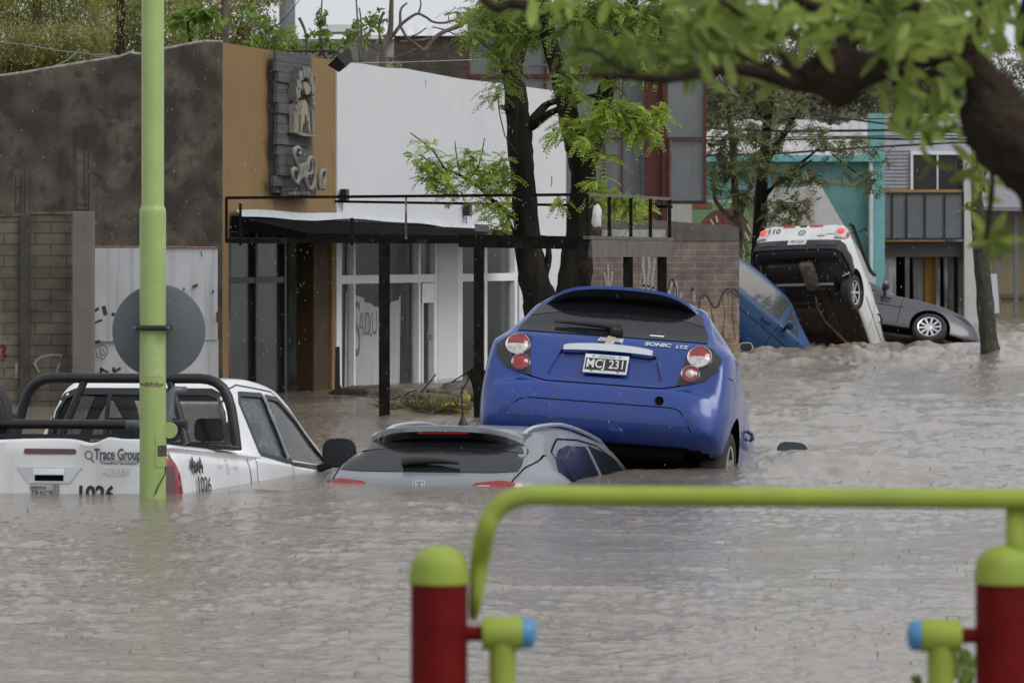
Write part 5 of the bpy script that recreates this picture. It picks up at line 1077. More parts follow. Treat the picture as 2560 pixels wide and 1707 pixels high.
def back_left():
    t = thing('brick_house', 'dark stained brick house with a white corrugated roof behind the bare branches', 'building', P(1090, 640, 88))
    m = MB(); pbox(m, 985, 1172, 90, 700, 88, .3); obj('wall', m, brickmat('dark_sooty_brick', (.085, .058, .042), (.05, .038, .03), (.07, .055, .045), .26, .075, moss=(.03, .035, .02)), t, world=True)
    rf = MB(); n = 70; V = []
    for i in range(n + 1):
        px = 960 + (1190 - 960) * i / n; dz = .022 * math.sin(i * math.pi / 1.0 * .9); a = P(px, 67, 91.5); b = P(px, 90, 87.9); V += [a + Vector((0, 0, dz)), b + Vector((0, 0, dz))]
    rf.add(V, [(2 * i, 2 * i + 1, 2 * i + 3, 2 * i + 2) for i in range(n)]); obj('corrugated_roof', rf, mat('white_roof_sheet', (.62, .63, .66), .5, var=.06, scale=3), t, world=True, smooth=True)
    t = thing('white_house', 'low pale house with white roof edges behind the creeper', 'building', P(800, 640, 100))
    m = MB(); pbox(m, 520, 985, 98, 700, 100, .3); obj('wall', m, mat('patchy_pale_wall', (.30, .29, .27), .9, var=.35, scale=2.5, c2=(.13, .12, .10), c2t=(.48, .62)), t, world=True)
    mo = mat('white_roof_edge', (.6, .61, .63), .6, var=.05)
    for q_ in ((800, 900, 62, 80, 99.6, 1.2), (560, 660, 84, 98, 99.7, .6), (900, 985, 88, 98, 99.7, .5)): m = MB(); pbox(m, *q_); obj('roof_edge', m, mo, t, world=True)
    t = thing('water_tower', 'grey cylindrical tank tower above the creeper', 'tower', P(718, 640, 130))
    c = P(718, 640, 130); z = P(0, 10, 130).z; m = MB().lathe([(.23, -1.3), (.23, z * .8), (.245, z * .82), (.245, z), (.20, z + .01), (.2, z + .3), (.24, z + .32), (.24, z + .5), (0.001, z + .52)], (c.x, 130, 0), (0, 0, 1), 28); obj('tank', m, mat('grey_tank', (.16, .175, .20), .7, var=.1, scale=2), t, world=True, smooth=50)
    r = MB()
    for k in range(10): a = k * .628; r.tube([(c.x + .245 * math.cos(a), 130 + .245 * math.sin(a), z), (c.x + .245 * math.cos(a), 130 + .245 * math.sin(a), z + .35)], .012, 5)
    obj('railing', r, M_galv, t, world=True)
    t = thing('utility_pole', 'tall thin grey metal mast rising behind the creeper', 'pole', P(890, 640, 110)); c = P(890, 0, 110)
    obj('mast', MB().tube([(c.x, 110, -1.3), (c.x, 110, 6.5)], .055, 12), mat('pale_mast', (.22, .23, .25), .6), t, world=True)
    # fallen wires and a cloth line over the wall at the left
    for i, (pts, rr, lab) in enumerate((([(-20, 103), (60, 112), (150, 128), (240, 137), (310, 141)], .009, 'pale sagging wire from the left edge to the dark wall top'), ([(195, 128), (170, 150), (140, 165), (100, 178), (40, 186), (-10, 192)], .016, 'pale loose cable drooping onto the dark side wall'), ([(210, 130), (240, 142), (275, 142)], .006, 'short thin slack wire end above the dark side wall'))):
        tag(obj('wire', MB().tube([P(a, b, 51.0) for a, b in pts], rr * .55, 6), mat('pale_cable', (.26, .26, .25), .7)), lab, 'wire')
    tag(obj('wire', MB().tube([P(757, -10, 58), P(720, 38, 58), P(690, 68, 58)], .006, 5), M_black), 'thin black wire slanting across the grey tank tower', 'wire')
    tag(obj('wire', MB().tube([P(880, 158, 57), P(1010, 156, 57.5), P(1180, 150, 58), P(1300, 152, 58)], .005, 5), mat('pale_wire', (.35, .35, .35), .6)), 'pale straight wire just above the white wall top', 'wire')
    tag(obj('wire', MB().tube([P(1243, 235, 47.6), P(1250, 290, 47.6), P(1262, 340, 47.6), P(1290, 380, 47.6)], .007, 5), M_black), 'black wire hanging beside the left tree trunk', 'wire')
back_left()

def right_buildings():
    # mural wall
    D = 86; t = thing('mural_wall', 'pale wall painted with a green and orange sun mural behind the brick wall', 'wall', P(1790, 640, D))
    m = MB(); pbox(m, 1640, 1745, 505, 900, D, .2); pbox(m, 1745, 1890, 500, 900, D + .01, .2); obj('wall', m, mat('pale_wall', (.40, .39, .36), .85, var=.12, scale=2, streak=.4), t, world=True)
    m = MB(); pbox(m, 1732, 1888, 508, 900, D - .01, .005); obj('green_ground', m, mat('mural_green', (.15, .25, .13), .8, var=.1), t, world=True)
    def dsc(cx, cy, r, a0, a1, off, m_, nm, r0=0):
        mb = MB(); n = 30; V = []
        for i in range(n + 1): a = a0 + (a1 - a0) * i / n; V += [P(cx + r * math.cos(a), cy - r * math.sin(a), D - off), P(cx + r0 * math.cos(a), cy - r0 * math.sin(a), D - off)]
        mb.add(V, [(2 * i, 2 * i + 1, 2 * i + 3, 2 * i + 2) for i in range(n)]); obj(nm, mb, m_, t, world=True)
    M_mo = mat('mural_orange', (.20, .075, .03), .8, var=.15); M_mb = mat('mural_brown', (.13, .05, .03), .8, var=.2)
    dsc(1812, 590, 68, 0, math.pi, .016, M_mb, 'brown_ring', 30); dsc(1812, 590, 30, 0, math.pi, .018, M_mo, 'orange_core')
    m = MB(); pbox(m, 1732, 1780, 506, 522, D - .02, .005); obj('orange_corner', m, M_mo, t, world=True)
    m = MB(); strokes(m, D - .024, [([(1776, 548), (1784, 562)], .03), ([(1790, 540), (1794, 556)], .03), ([(1862, 580), (1872, 600)], .04), ([(1868, 560), (1880, 585)], .03)]); obj('white_rays', m, mat('mural_white', (.5, .47, .42), .8), t, world=True)
    # turquoise building
    D = 96; t = thing('turquoise_building', 'turquoise building with a pale metal roof and a slanting white gable wall', 'building', P(2000, 640, D))
    Mt = mat('turquoise_paint', (.11, .27, .26), .8, var=.12, scale=1.5, c2=(.15, .31, .30), c2t=(.45, .7), streak=.3, stain=(.06, .22, .22))
    m = MB(); pbox(m, 1760, 2192, 402, 900, D, .3); obj('wall', m, Mt, t, world=True)
    m = MB(); pbox(m, 1760, 2205, 388, 404, D - .35, .6); obj('eaves_band', m, mat('turquoise_band', (.13, .36, .37), .7, var=.1), t, world=True)
    m = MB(); pbox(m, 2172, 2212, 284, 900, D - .2, .3); obj('corner_pier', m, mat('turquoise_pier', (.15, .36, .37), .8, var=.1, streak=.3), t, world=True)
    rf = MB(); n = 60; V = []
    for i in range(n + 1):
        px = 1755 + (2175 - 1755) * i / n; a = P(px, 305 + 8 * math.sin(i * .3), D + 6); b = P(px, 389, D - .3); dz = .03 * math.sin(i * 1.9); V += [a + Vector((0, 0, dz)), b + Vector((0, 0, dz))]
    rf.add(V, [(2 * i, 2 * i + 1, 2 * i + 3, 2 * i + 2) for i in range(n)]); obj('metal_roof', rf, mat('dull_roof_sheet', (.40, .39, .39), .6, var=.2, scale=1.2, c2=(.25, .22, .2), c2t=(.5, .65)), t, world=True, smooth=True)
    m = MB(); strokes(m, D - .02, [([(1930, 455), (2050, 455), (2172, 466)], .05)]); obj('ochre_line', m, mat('ochre_line', (.30, .19, .05), .8), t, world=True)
    m = MB().tube([P(2177, 405, D - .25), P(2177, 700, D - .25)], .05, 10); obj('downpipe', m, mat('pale_pipe', (.45, .52, .50), .6), t, world=True)
    m = MB(); V = [P(1900, 900, D - .6), P(2190, 900, D - .6), P(2190, 690, D - .6), P(2112, 567, D - .6), P(2046, 454, D - .6), P(2000, 470, D - .6), P(1930, 470, D - .6), P(1900, 500, D - .6)]; k = len(V)
    m.add(V + [v + Vector((0, .2, 0)) for v in V], [tuple(range(k))[::-1], tuple(range(k, 2 * k))] + [(i, (i + 1) % k, (i + 1) % k + k, i + k) for i in range(k)]); obj('gable_wall', m, mat('grey_white_gable', (.46, .45, .46), .8, var=.06, streak=.3), t, world=True)
    m = MB(); pbox(m, 1905, 2036, 472, 900, D - .63, .02); obj('gable_panel', m, mat('beige_panel', (.38, .36, .32), .8, var=.1, streak=.4), t, world=True)
    m = MB().tube([P(2130, 582, D - .8), P(2150, 580, D - 1.2), P(2160, 572, D - 1.4)], .015, 6); m.lathe([(.001, 0), (.05, .02), (.05, .06), (.001, .08)], P(2160, 572, D - 1.4), (1, 0, 0), 10); obj('wall_lamp_arm', m, M_black, t, world=True)
    # two storey shop with blank sign panels
    D = 103; t = thing('two_storey_shop', 'two storey shop with dark upper window, blank grey sign panels and peeling ground floor pillars', 'building', P(2300, 640, D))
    m = MB(); pbox(m, 2200, 2430, 285, 640, D, .3); obj('upper_wall', m, mat('lilac_white_wall', (.42, .43, .50), .8, var=.08, scale=2, streak=.35), t, world=True)
    m = MB()
    for k in range(11): py = 377 + k * 9.2; pbox(m, 2204, 2277, py, py + 1.6, D - .02, .02)
    obj('clapboard_joints', m, mat('joint_grey', (.16, .16, .2), .8), t, world=True)  # dark joint lines between the boards
    g = MB(); pbox(g, 2281, 2412, 388, 480, D - .03, .03); wn = obj('upper_window', g, glassmat('upper_dark_glass', (.012, .012, .012), .25), t, world=True)
    f_ = MB(); pbox(f_, 2277, 2283, 378, 480, D - .08, .06); pbox(f_, 2342, 2346, 385, 480, D - .07, .05); pbox(f_, 2410, 2415, 378, 480, D - .08, .06); pbox(f_, 2277, 2415, 378, 387, D - .085, .065); obj('window_frame', f_, M_frame, wn, world=True)
    mo = mat('ochre_ledge', (.32, .20, .06), .7, var=.2)
    for q_ in ((2200, 2412, 474, 483, D - .5, .5), (2150, 2362, 597, 604, D - .55, .5)): m = MB(); pbox(m, *q_); obj('ochre_ledge', m, mo, t, world=True)
    m = MB(); pbox(m, 2197, 2410, 483, 598, D - .52, .1); obj('sign_panels', m, mat('grey_sign_sheet', (.13, .145, .155), .6, var=.08, scale=1.2), t, world=True)
    m = MB()
    for px in (2198, 2231, 2267, 2313, 2362, 2408): pbox(m, px - 1.8, px + 1.8, 481, 599, D - .56, .06)
    pbox(m, 2197, 2410, 481, 484, D - .565, .05); pbox(m, 2197, 2410, 595, 599, D - .565, .05); obj('black_dividers', m, M_black, t, world=True)
    m = MB(); pbox(m, 2205, 2420, 604, 642, D - .30, .5); obj('grey_beam', m, mat('dark_grey_beam', (.075, .072, .07), .8, var=.15, scale=2), t, world=True)
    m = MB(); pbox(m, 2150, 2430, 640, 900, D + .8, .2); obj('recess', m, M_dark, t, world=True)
    peel = mat('peeling_paint', (.42, .42, .43), .85, var=.2, scale=3, stretch=(1, 1, .25), c2=(.10, .10, .10), c2t=(.46, .54))
    for a, b in ((2150, 2240), (2264, 2274), (2284, 2296), (2340, 2350), (2362, 2370), (2396, 2419)):
        m = MB(); pbox(m, a, b, 606 if a == 2150 else 642, 900, D - .1, .3); obj('pillar', m, peel, t, world=True)
    m = MB(); pbox(m, 2296, 2313, 642, 900, D + .2, .1); pbox(m, 2372, 2385, 642, 900, D + .2, .1); obj('roller_shutter', m, mat('beige_shutter', (.25, .23, .19), .7, var=.15, scale=2, stretch=(.3, .3, 8)), t, world=True)
    m = MB(); pbox(m, 2313, 2338, 642, 900, D + .1, .1); obj('ochre_door', m, mat('ochre_door', (.26, .13, .012), .7, var=.1), t, world=True)
    m = MB(); V = [P(2412, 900, D - .6), P(2462, 900, D - .6), P(2432, 560, D - .6), P(2420, 370, D - .6), P(2410, 370, D - .6)]; k = 5
    m.add(V + [v + Vector((0, .3, 0)) for v in V], [tuple(range(k))[::-1], tuple(range(k, 2 * k))] + [(i, (i + 1) % k, (i + 1) % k + k, i + k) for i in range(k)]); obj('slanting_fin', m, mat('white_fin', (.50, .49, .47), .8, var=.08, streak=.4), t, world=True)
    # yellow hall at the right edge
    D = 112; t = thing('yellow_hall', 'pale yellow hall with grey steel posts and a grey roof at the right edge', 'building', P(2560, 640, D))
    m = MB(); pbox(m, 2440, 2720, 528, 900, D, .2); obj('wall', m, mat('pale_yellow_wall', (.27, .24, .14), .85, var=.15, scale=.8, streak=.4, stain=(.10, .09, .05)), t, world=True)
    m = MB(); V0 = [P(2435, 516, D - 1), P(2720, 522, D - 1), P(2720, 380, D + 3), P(2480, 400, D + 3)]; m.add(V0 + [v + Vector((0, 0, -.1)) for v in V0], [(0, 1, 2, 3), (7, 6, 5, 4), (0, 4, 5, 1), (1, 5, 6, 2), (2, 6, 7, 3), (3, 7, 4, 0)]); obj('roof', m, mat('grey_hall_roof', (.20, .20, .22), .7, var=.1), t, world=True)
    for px in (2494, 2541, 2600): m = MB(); pbox(m, px - 5, px + 5, 520, 900, D - .6, .12); obj('steel_post', m, mat('blue_grey_post', (.13, .14, .16), .6), t, world=True)
    m = MB(); pbox(m, 2440, 2720, 735, 745, D - .1, .05); obj('rail', m, mat('dull_rail', (.16, .14, .09), .8), t, world=True)
    D = 78; b = thing('white_board', 'plain white board standing behind the thin leaning trunk', 'sign', P(2480, 640, D)); m = MB()
    V = [P(2462, 686, D), P(2492, 684, D), P(2499, 782, D), P(2466, 786, D)]; m.add(V + [v + Vector((0, .03, 0)) for v in V], [(3, 2, 1, 0), (4, 5, 6, 7)] + [(i, (i + 1) % 4, (i + 1) % 4 + 4, i + 4) for i in range(4)]); obj('board', m, mat('white_board', (.50, .52, .55), .6, var=.04), b, world=True)
    m = MB(); m.tube([P(2482, 784, D + .04), P(2484, 900, D + .04)], .03, 8); obj('post', m, M_galv, b, world=True)
    # overhead cables
    for i, (pts, r_, lab) in enumerate((([(1766, 250), (1900, 266), (2100, 295), (2330, 325), (2600, 350)], .020, 'topmost black overhead cable sloping down to the right'), ([(1766, 297), (1950, 298), (2150, 298), (2600, 292)], .012, 'thin level overhead cable second from the top'), ([(1766, 318), (1830, 325), (1950, 328), (2150, 327), (2600, 318)], .026, 'thick overhead cable bundle third from the top'), ([(1766, 343), (1950, 344), (2150, 341), (2600, 338)], .012, 'thin overhead cable above the fifth cable'), ([(1766, 351), (1950, 350), (2150, 345), (2600, 352)], .018, 'medium overhead cable fifth from the top'), ([(1766, 389), (1950, 384), (2150, 370), (2360, 358), (2600, 350)], .022, 'lowest overhead cable just under the turquoise roof edge'), ([(1960, 330), (2100, 345), (2250, 350), (2400, 345)], .010, 'thin slack cable crossing between the middle cables'))):
        tag(obj('overhead_cable', MB().tube([P(a, b, 84 + .3 * i) for a, b in pts], r_, 6), M_black), lab, 'cable', 'overhead cables crossing the street')
right_buildings()
# ---------------------------------------------------------------- cars piled up at the far side
def place(yaw, pitch, roll, loc, px, py, D, sc_=1.):
    Rm = Matrix.Rotation(R(yaw), 4, 'Z') @ Matrix.Rotation(R(pitch), 4, 'X') @ Matrix.Rotation(R(roll), 4, 'Y') @ Matrix.Scale(sc_, 4)
    q = Rm @ Vector(loc); tgt = P(px, py, D); return Matrix.Translation(tgt - q) @ Rm
def generic_car(name, label, Mx, paint, hatch=True, rim_sp=9):
    t = thing(name, label, 'car', Mx)
    if hatch:
        sp = dict(len=3.9, top=[(0, .55), (.02, .75), (.06, .93), (.15, 1.02), (.4, 1.30), (.6, 1.40), (1.3, 1.46), (1.9, 1.43), (2.5, 1.15), (2.9, .96), (3.4, .88), (3.75, .74), (3.9, .55)],
            belt=[(0, .5), (.1, .85), (.3, .96), (2.6, .90), (3.3, .82), (3.9, .5)])
    else:
        sp = dict(len=4.62, top=[(0, .58), (.02, .80), (.06, .98), (.5, 1.04), (.8, 1.16), (1.25, 1.38), (1.7, 1.45), (2.3, 1.42), (2.8, 1.20), (3.15, 1.0), (3.7, .91), (4.15, .82), (4.5, .68), (4.62, .50)],
            belt=[(0, .5), (.1, .88), (.6, .98), (3.0, .93), (3.8, .84), (4.3, .72), (4.62, .45)])
    L = sp['len']; sp['bot'] = [(0, .38), (.15, .27), (.5, .22), (L - .5, .2), (L, .32)]
    sp['wid'] = [(0, .60), (.03, .70), (.1, .79), (.3, .84), (.8, .86), (L - .9, .85), (L - .4, .76), (L - .1, .62), (L, .48)]
    sp['roof'] = [(0, .55), (.3, .68), (.8, .60), (2.3, .60), (2.9, .68), (L - .5, .60), (L, .4)]
    V, Fc = car_loft(sp); S = Surf(V, Fc); ya, yb = .72, L - (.78 if hatch else .95)
    bb = boolean(MB().add(V, Fc), [arch_cut(y, .32, .37, s, .55) for y in (ya, yb) for s in (1, -1)])
    for i, f in enumerate(bb.f):
        c = sum((Vector(bb.v[q]) for q in f), Vector()) / len(f)
        if c.z < .24: bb.mi[i] = 1
    mid = L * .54
    for ax in ('right', 'left'):
        for q in ([(ya + .45, .90), (ya + .5, .3)], [(mid, .92), (mid, .28)], [(yb - .55, .88), (yb - .60, .30)]): S.ribbon(q, ax, .010, .003, bb, 1)
        S.ribbon([(ya + .45, .70), (yb - .5, .66)], ax, .012, .003, bb, 1)
    obj('body', bb, [paint, M_dark], t, smooth=40)
    z1 = 1.36
    for s_, ax in ((1, 'right'), (-1, 'left')):
        if hatch: q1 = [(.62, 1.0), (.75, 1.25), (1.0, z1), (mid - .06, z1), (mid - .04, .97)]; q2 = [(mid + .06, .96), (mid + .04, z1), (2.0, 1.31), (2.42, 1.10), (2.5, .95)]
        else: q1 = [(1.0, 1.03), (1.25, 1.24), (1.5, z1 - .02), (mid - .1, z1), (mid - .06, 1.0)]; q2 = [(mid + .04, .99), (mid, z1 - .01), (2.55, 1.26), (2.95, 1.02), (3.0, .965)]
        for q in (q1, q2): g = MB(); S.panel(q, ax, .005, .07, .01, .05, mb=g); obj('side_window', g, M_tint, t, smooth=50)
        for y in (mid - .32, yb - .95 if not hatch else mid + .55):
            h = MB().tube([(s_ * .865, y, .80), (s_ * .895, y + .03, .80), (s_ * .895, y + .14, .80), (s_ * .865, y + .17, .80)], .016, 8); obj('door_handle', h, paint if s_ < 0 else M_black, t, smooth=True)
        wheel(t, (s_ * .77, ya, .30), .30, .19, M_rubber, M_silver, s_, .20, rim_sp, style='pair' if rim_sp == 5 else 'spoke')
        wheel(t, (s_ * .775, yb, .30), .31, .20, M_rubber, M_silver, s_, .215, rim_sp, steer=R(-6))
        mirror_(t, (s_ * 1.0, yb - .95, .99), s_, paint, M_mirror)
        hl = MB(); pl = [(L - .55, .72), (L - .22, .70), (L - .12, .60), (L - .3, .58)]; S.panel(pl, ax, .006, .03, .01, .03, mb=hl); obj('headlight', hl, M_blackgloss, t, smooth=50)
        tl = MB(); pl = [(.03, .86), (.3, .90), (.26, .72), (.03, .68)]; S.panel(pl, ax, .006, .03, .01, .03, mb=tl); obj('tail_lamp', tl, M_redlens, t, smooth=50)
    for ax, nm in (('rear', 'rear_window'), ('front', 'windscreen')):
        zl = 1.04 if hatch or ax == 'front' else 1.08; g = MB(); S.panel([(-.58, zl), (.58, zl), (.50, 1.33), (-.50, 1.33)], ax, .005, .07, .01, .05, mb=g); obj(nm, g, M_tint, t, smooth=50)
    u = MB().box((0, L / 2, .2), (1.3, L - 1.0, .08), bev=.03).box((0, yb, .24), (1.4, .2, .12), bev=.03).tube([(.3, .1, .2), (.25, 1, .14), (.1, 2.6, .14)], .035, 8); obj('underbody', u, M_under, t)
    return t
generic_car('hatchback_car', 'azure blue car standing nose down with only its flank in view behind the brick wall', place(-84, -38, 0, (.86, 2.9, .93), 2040, 878, 74.5), M_bluecar, True)
gc = generic_car('saloon_car', 'slate grey car tipped on its side and nose, front wheel lifted clear of the water', place(-96, -8, -38, (.80, 3.67, .30), 2324, 822, 77.), M_greycar, False, 10)
generic_car('hatchback_car', 'white car almost wholly under water, one mirror showing beside the brick wall foot', Matrix.Translation((2.98, 70.4, -.90)), M_saveiro, True)

def build_ute():
    Mx = place(-26, -46, -2.5, (0, 0, .86), 2006, 583, 76., 1.05)
    t = thing('small_pickup', 'white small pickup standing almost upright on its nose, underside and lit tail lamps showing', 'pickup truck', Mx)
    sp = dict(len=4.45, top=[(0, 1.02), (.02, 1.045), (.08, 1.05), (1.55, 1.06), (1.62, 1.25), (1.75, 1.42), (1.95, 1.47), (2.5, 1.46), (3.1, 1.18), (3.4, 1.0), (4.1, .85), (4.35, .7), (4.45, .5)],
        belt=[(0, .95), (.1, .99), (1.6, 1.0), (3.3, .95), (4.1, .8), (4.45, .45)], bot=[(0, .62), (.06, .58), (.3, .46), (.6, .30), (1, .26), (4.2, .25), (4.45, .35)],
        wid=[(0, .70), (.02, .76), (.06, .80), (.2, .835), (.6, .85), (3.6, .845), (4.1, .76), (4.45, .48)], roof=[(0, .68), (.1, .76), (1.5, .78), (1.7, .66), (2.0, .60), (2.7, .60), (3.3, .70), (4.1, .58), (4.45, .4)])
    V, Fc = car_loft(sp); S = Surf(V, Fc)
    bb = boolean(MB().add(V, Fc), [MB().box((0, .85, 1.0), (1.36, 1.4, .6), mi=1)] + [arch_cut(y, .34, .385, s, .52) for y in (.90, 3.60) for s in (1, -1)])
    for i, f in enumerate(bb.f):
        c = sum((Vector(bb.v[q]) for q in f), Vector()) / len(f)
        if c.z < .29 and c.y > .6 or (c.y > .05 and c.y < .62 and c.z < interp([(0, .62), (.3, .48), (.6, .34)], c.y) - .0 and abs(c.x) < .75): bb.mi[i] = 1
    for ax in ('right', 'left'):
        S.ribbon([(1.75, 1.0), (1.78, .3)], ax, .012, .003, bb, 1); S.ribbon([(2.95, .98), (3.0, .3)], ax, .012, .003, bb, 1); S.ribbon([(1.3, .62), (3.1, .58)], ax, .02, .004, bb, 1); S.ribbon([(.03, .92), (1.6, .90)], ax, .008, .003, bb, 1)
    obj('body', bb, [M_saveiro, M_under], t, smooth=40)
    # black bumper wraps round towards the wheel arches
    b = MB(); V2 = []; n = 26
    for i in range(n + 1):
        u = -1 + 2 * i / n; e = abs(u); x = math.copysign(.845 * min(1, e * 1.12) ** .85, u) if e else 0; y = -.05 + .60 * max(0, e - .82) / .18 * 1.0 + .06 * e ** 3
        V2 += [Vector((x * .97, y + .12, .64)), Vector((x, y, .635)), Vector((x * 1.01, y - .015, .52)), Vector((x * 1.0, y, .42)), Vector((x * .93, y + .06, .36)), Vector((x * .90, y + .16, .36))]
    b.add(V2, [(i * 6 + k, i * 6 + k + 1, (i + 1) * 6 + k + 1, (i + 1) * 6 + k) for i in range(n) for k in range(5)]); bu = obj('bumper', b, M_bumper, t, smooth=45)
    SB = Surf(V2, b.f)
    for x0, x1, z0, z1 in ((-.70, -.36, .49, .61), (.36, .70, .49, .61)): g = MB(); SB.panel([(x0, z0), (x1, z0), (x1, z1), (x0, z1)], 'rear', .010, .05, .01, .04, mb=g); obj('bumper_step', g, mat('step_grey', (.035, .038, .045), .6), bu)
    l = MB().tube([V2[i * 6 + 3] + Vector((0, -.005, -.01)) for i in range(n + 1)], .02, 6); obj('bumper_lip', l, M_black, bu, smooth=True)
    # number plate
    pl = MB().box((0, -.075, .555), (.33, .014, .125), bev=.004); p = obj('number_plate', pl, mat('pale_plate', (.50, .50, .48), .5), t)
    tx = MB(); flat_text(tx, 'PFT 013', M4((1, 0, 0), (0, 0, 1), (0, -1, 0), (0, -.083, .555)), .085, .001, .8, depth=.002); obj('plate_characters', tx, M_ink, p)
    tg = MB(); S.panel([(-.60, .66), (.60, .66), (.60, 1.02), (-.60, 1.02)], 'rear', .012, .08, .015, .06, mb=tg); gate = obj('tailgate', tg, M_saveiro, t, smooth=40)
    tx = MB(); S.text('110', -.52, .90, .165, 'rear', .003, .95, .018, 0, tx); obj('fleet_number', tx, M_ink, gate)
    for x0, x1 in ((-.38, -.16), (.10, .34)): q = MB(); S.panel([(x0, .985), (x1, .985), (x1, 1.03), (x0, 1.03)], 'rear', .018, .05, .0, .05, mb=q); obj('red_reflective_strip', q, mat('red_strip', (.40, .03, .03), .4), gate)
    q = MB(); S.panel([(-.07, .99), (.05, .99), (.05, 1.03), (-.07, 1.03)], 'rear', .02, .05, .01, .05, mb=q); obj('tailgate_latch', q, M_black, gate)
    q = MB(); q.add([], []); 
    for k in range(24): pass
    S.ribbon([(.0 + .062 * math.cos(a), .85 + .062 * math.sin(a)) for a in [k * .2618 for k in range(25)]], 'rear', .012, .018, q, step=.02)
    S.ribbon([(-.030, .895), (-.012, .855), (.0, .885), (.012, .855), (.030, .895)], 'rear', .010, .018, q, step=.02); S.ribbon([(-.048, .875), (-.022, .80), (.0, .845), (.022, .80), (.048, .875)], 'rear', .010, .018, q, step=.02); obj('round_emblem', q, M_greyink, gate)
    tx = MB(); S.text('SAVEIRO', .52, .80, .035, 'rear', .001, 1.1, .018, 0, tx); obj('badge_lettering', tx, M_greyink, gate); tx = MB(); S.text('TREND', .36, .765, .045, 'rear', .002, 1.0, .018, 0, tx); obj('red_badge', tx, mat('red_badge', (.35, .02, .05), .5), gate)
    for s_ in (1, -1):
        ax = 'right' if s_ > 0 else 'left'
        q = [(s_ * x, z) for x, z in ((.62, .70), (.77, .70), (.80, .80), (.79, .99), (.66, 1.02), (.61, .90))]; q = q[::-1] if s_ < 0 else q
        m = MB(); S.panel(q, 'rear', .018, .04, .02, .03, mb=m); lamp = obj('tail_lamp', m, M_clear, t, smooth=50)
        h, nn = S.hit(s_ * .70, .87, 'rear'); nn = Vector((0, -1, .05)).normalized()
        c = MB().lathe([(.060, .0), (.064, .02), (.045, .035), (.001, .04)], h + nn * .01, nn, 24); obj('lit_brake_lens', c, M_litred, lamp, smooth=60)
        rl = MB(); S.ribbon([(s_ * .62, .71), (s_ * .77, .71), (s_ * .795, .80), (s_ * .785, .98)], 'rear', .022, .022, rl); obj('red_edge', rl, M_redlens, lamp)
        # rail along the bed
        r = MB().tube([(s_ * .80, .05, 1.08), (s_ * .80, .12, 1.15), (s_ * .80, .8, 1.17), (s_ * .78, 1.3, 1.25), (s_ * .72, 1.62, 1.48)], .035, 8); obj('bed_rail', r, M_black, t, smooth=True)
        g = MB(); S.panel([(1.80, 1.03), (1.9, 1.36), (2.5, 1.37), (2.95, 1.12), (3.0, 1.0)], ax, .005, .07, .01, .05, mb=g); obj('side_window', g, M_tint, t, smooth=50)
        hd = MB().tube([(s_ * .855, 1.9, .80), (s_ * .89, 1.93, .80), (s_ * .89, 2.05, .80), (s_ * .855, 2.1, .80)], .018, 8); obj('door_handle', hd, M_black, t, smooth=True)
        mirror_(t, (s_ * .98, 2.75, 1.02), s_, M_black, M_mirror)
        wheel(t, (s_ * .755, .90, .31), .305, .19, M_rubber, M_silver, s_, .205, 6)
        wheel(t, (s_ * .755, 3.60, .31), .305, .19, M_rubber, M_silver, s_, .205, 6)
    # underside
    u = MB().box((0, 2.3, .27), (1.25, 2.5, .06), bev=.02).box((.30, 1.9, .24), (.16, 2.4, .07), bev=.02).box((-.45, 1.9, .24), (.14, 2.4, .07), bev=.02); obj('floor_pan', u, M_under, t)
    u = MB().box((-.30, .50, .38), (.62, .50, .16), bev=.06); obj('spare_wheel_well', u, M_under, t, smooth=40)
    u = MB().tube([(-.70, .90, .32), (.70, .90, .32)], .05, 10).box((-.52, 1.15, .30), (.08, .5, .06)).box((.52, 1.15, .30), (.08, .5, .06)); obj('rear_axle', u, M_under, t)
    u = MB().box((-.25, 1.45, .25), (.70, .55, .16), bev=.05); obj('fuel_tank', u, M_under, t, smooth=40)
    u = MB(); u.box((.13, .50, .33), (.26, .62, .15), bev=.06); mu = obj('muffler', u, M_under2, t, smooth=40)
    u = MB().tube([(.14, .80, .31), (.12, 1.0, .27), (.10, 1.25, .25), (.16, 1.45, .21)], .028, 8); obj('exhaust_pipe', u, M_under2, t, smooth=True)
    u = MB().tube([(.16, 1.45, .21), (.40, 1.95, .20), (.62, 2.4, .21)], .028, 8); obj('rusty_pipe', u, M_rust, t, smooth=True)
M_litred = mat('lit_red_lens', (.6, .03, .02), .3, coat=1)
M_litred.node_tree.nodes['Principled BSDF'].inputs['Emission Color'].default_value = (1, .06, .03, 1); M_litred.node_tree.nodes['Principled BSDF'].inputs['Emission Strength'].default_value = .3
build_ute()
# ---------------------------------------------------------------- trees
def leafmat(name, c, c2, trans=.35, rough=.55, scale=9, lo=.42, hi=.6):
    m = mat(name, c, rough, var=.22, scale=scale, c2=c2, c2t=(lo, hi), spec=.3)
    n = m.node_tree.nodes; l = m.node_tree.links; b = n['Principled BSDF']; src = b.inputs['Base Color'].links[0].from_socket
    tr = n.new('ShaderNodeBsdfTranslucent'); l.new(src, tr.inputs[0]); mx = n.new('ShaderNodeMixShader'); mx.inputs[0].default_value = trans
    l.new(b.outputs[0], mx.inputs[1]); l.new(tr.outputs[0], mx.inputs[2]); l.new(mx.outputs[0], n['Material Output'].inputs[0]); return m
L_bright = leafmat('bright_locust_leaf', (.30, .41, .06), (.42, .52, .11), .5)
L_mid = leafmat('mid_locust_leaf', (.22, .31, .06), (.33, .42, .10), .5)
L_olive = leafmat('olive_leaf', (.24, .26, .085), (.36, .37, .12), .5, scale=3)
L_creeper = leafmat('creeper_leaf', (.15, .25, .045), (.24, .36, .07), .4, scale=4)
L_dull = leafmat('dull_ash_leaf', (.12, .15, .055), (.19, .20, .085), .4, scale=4)
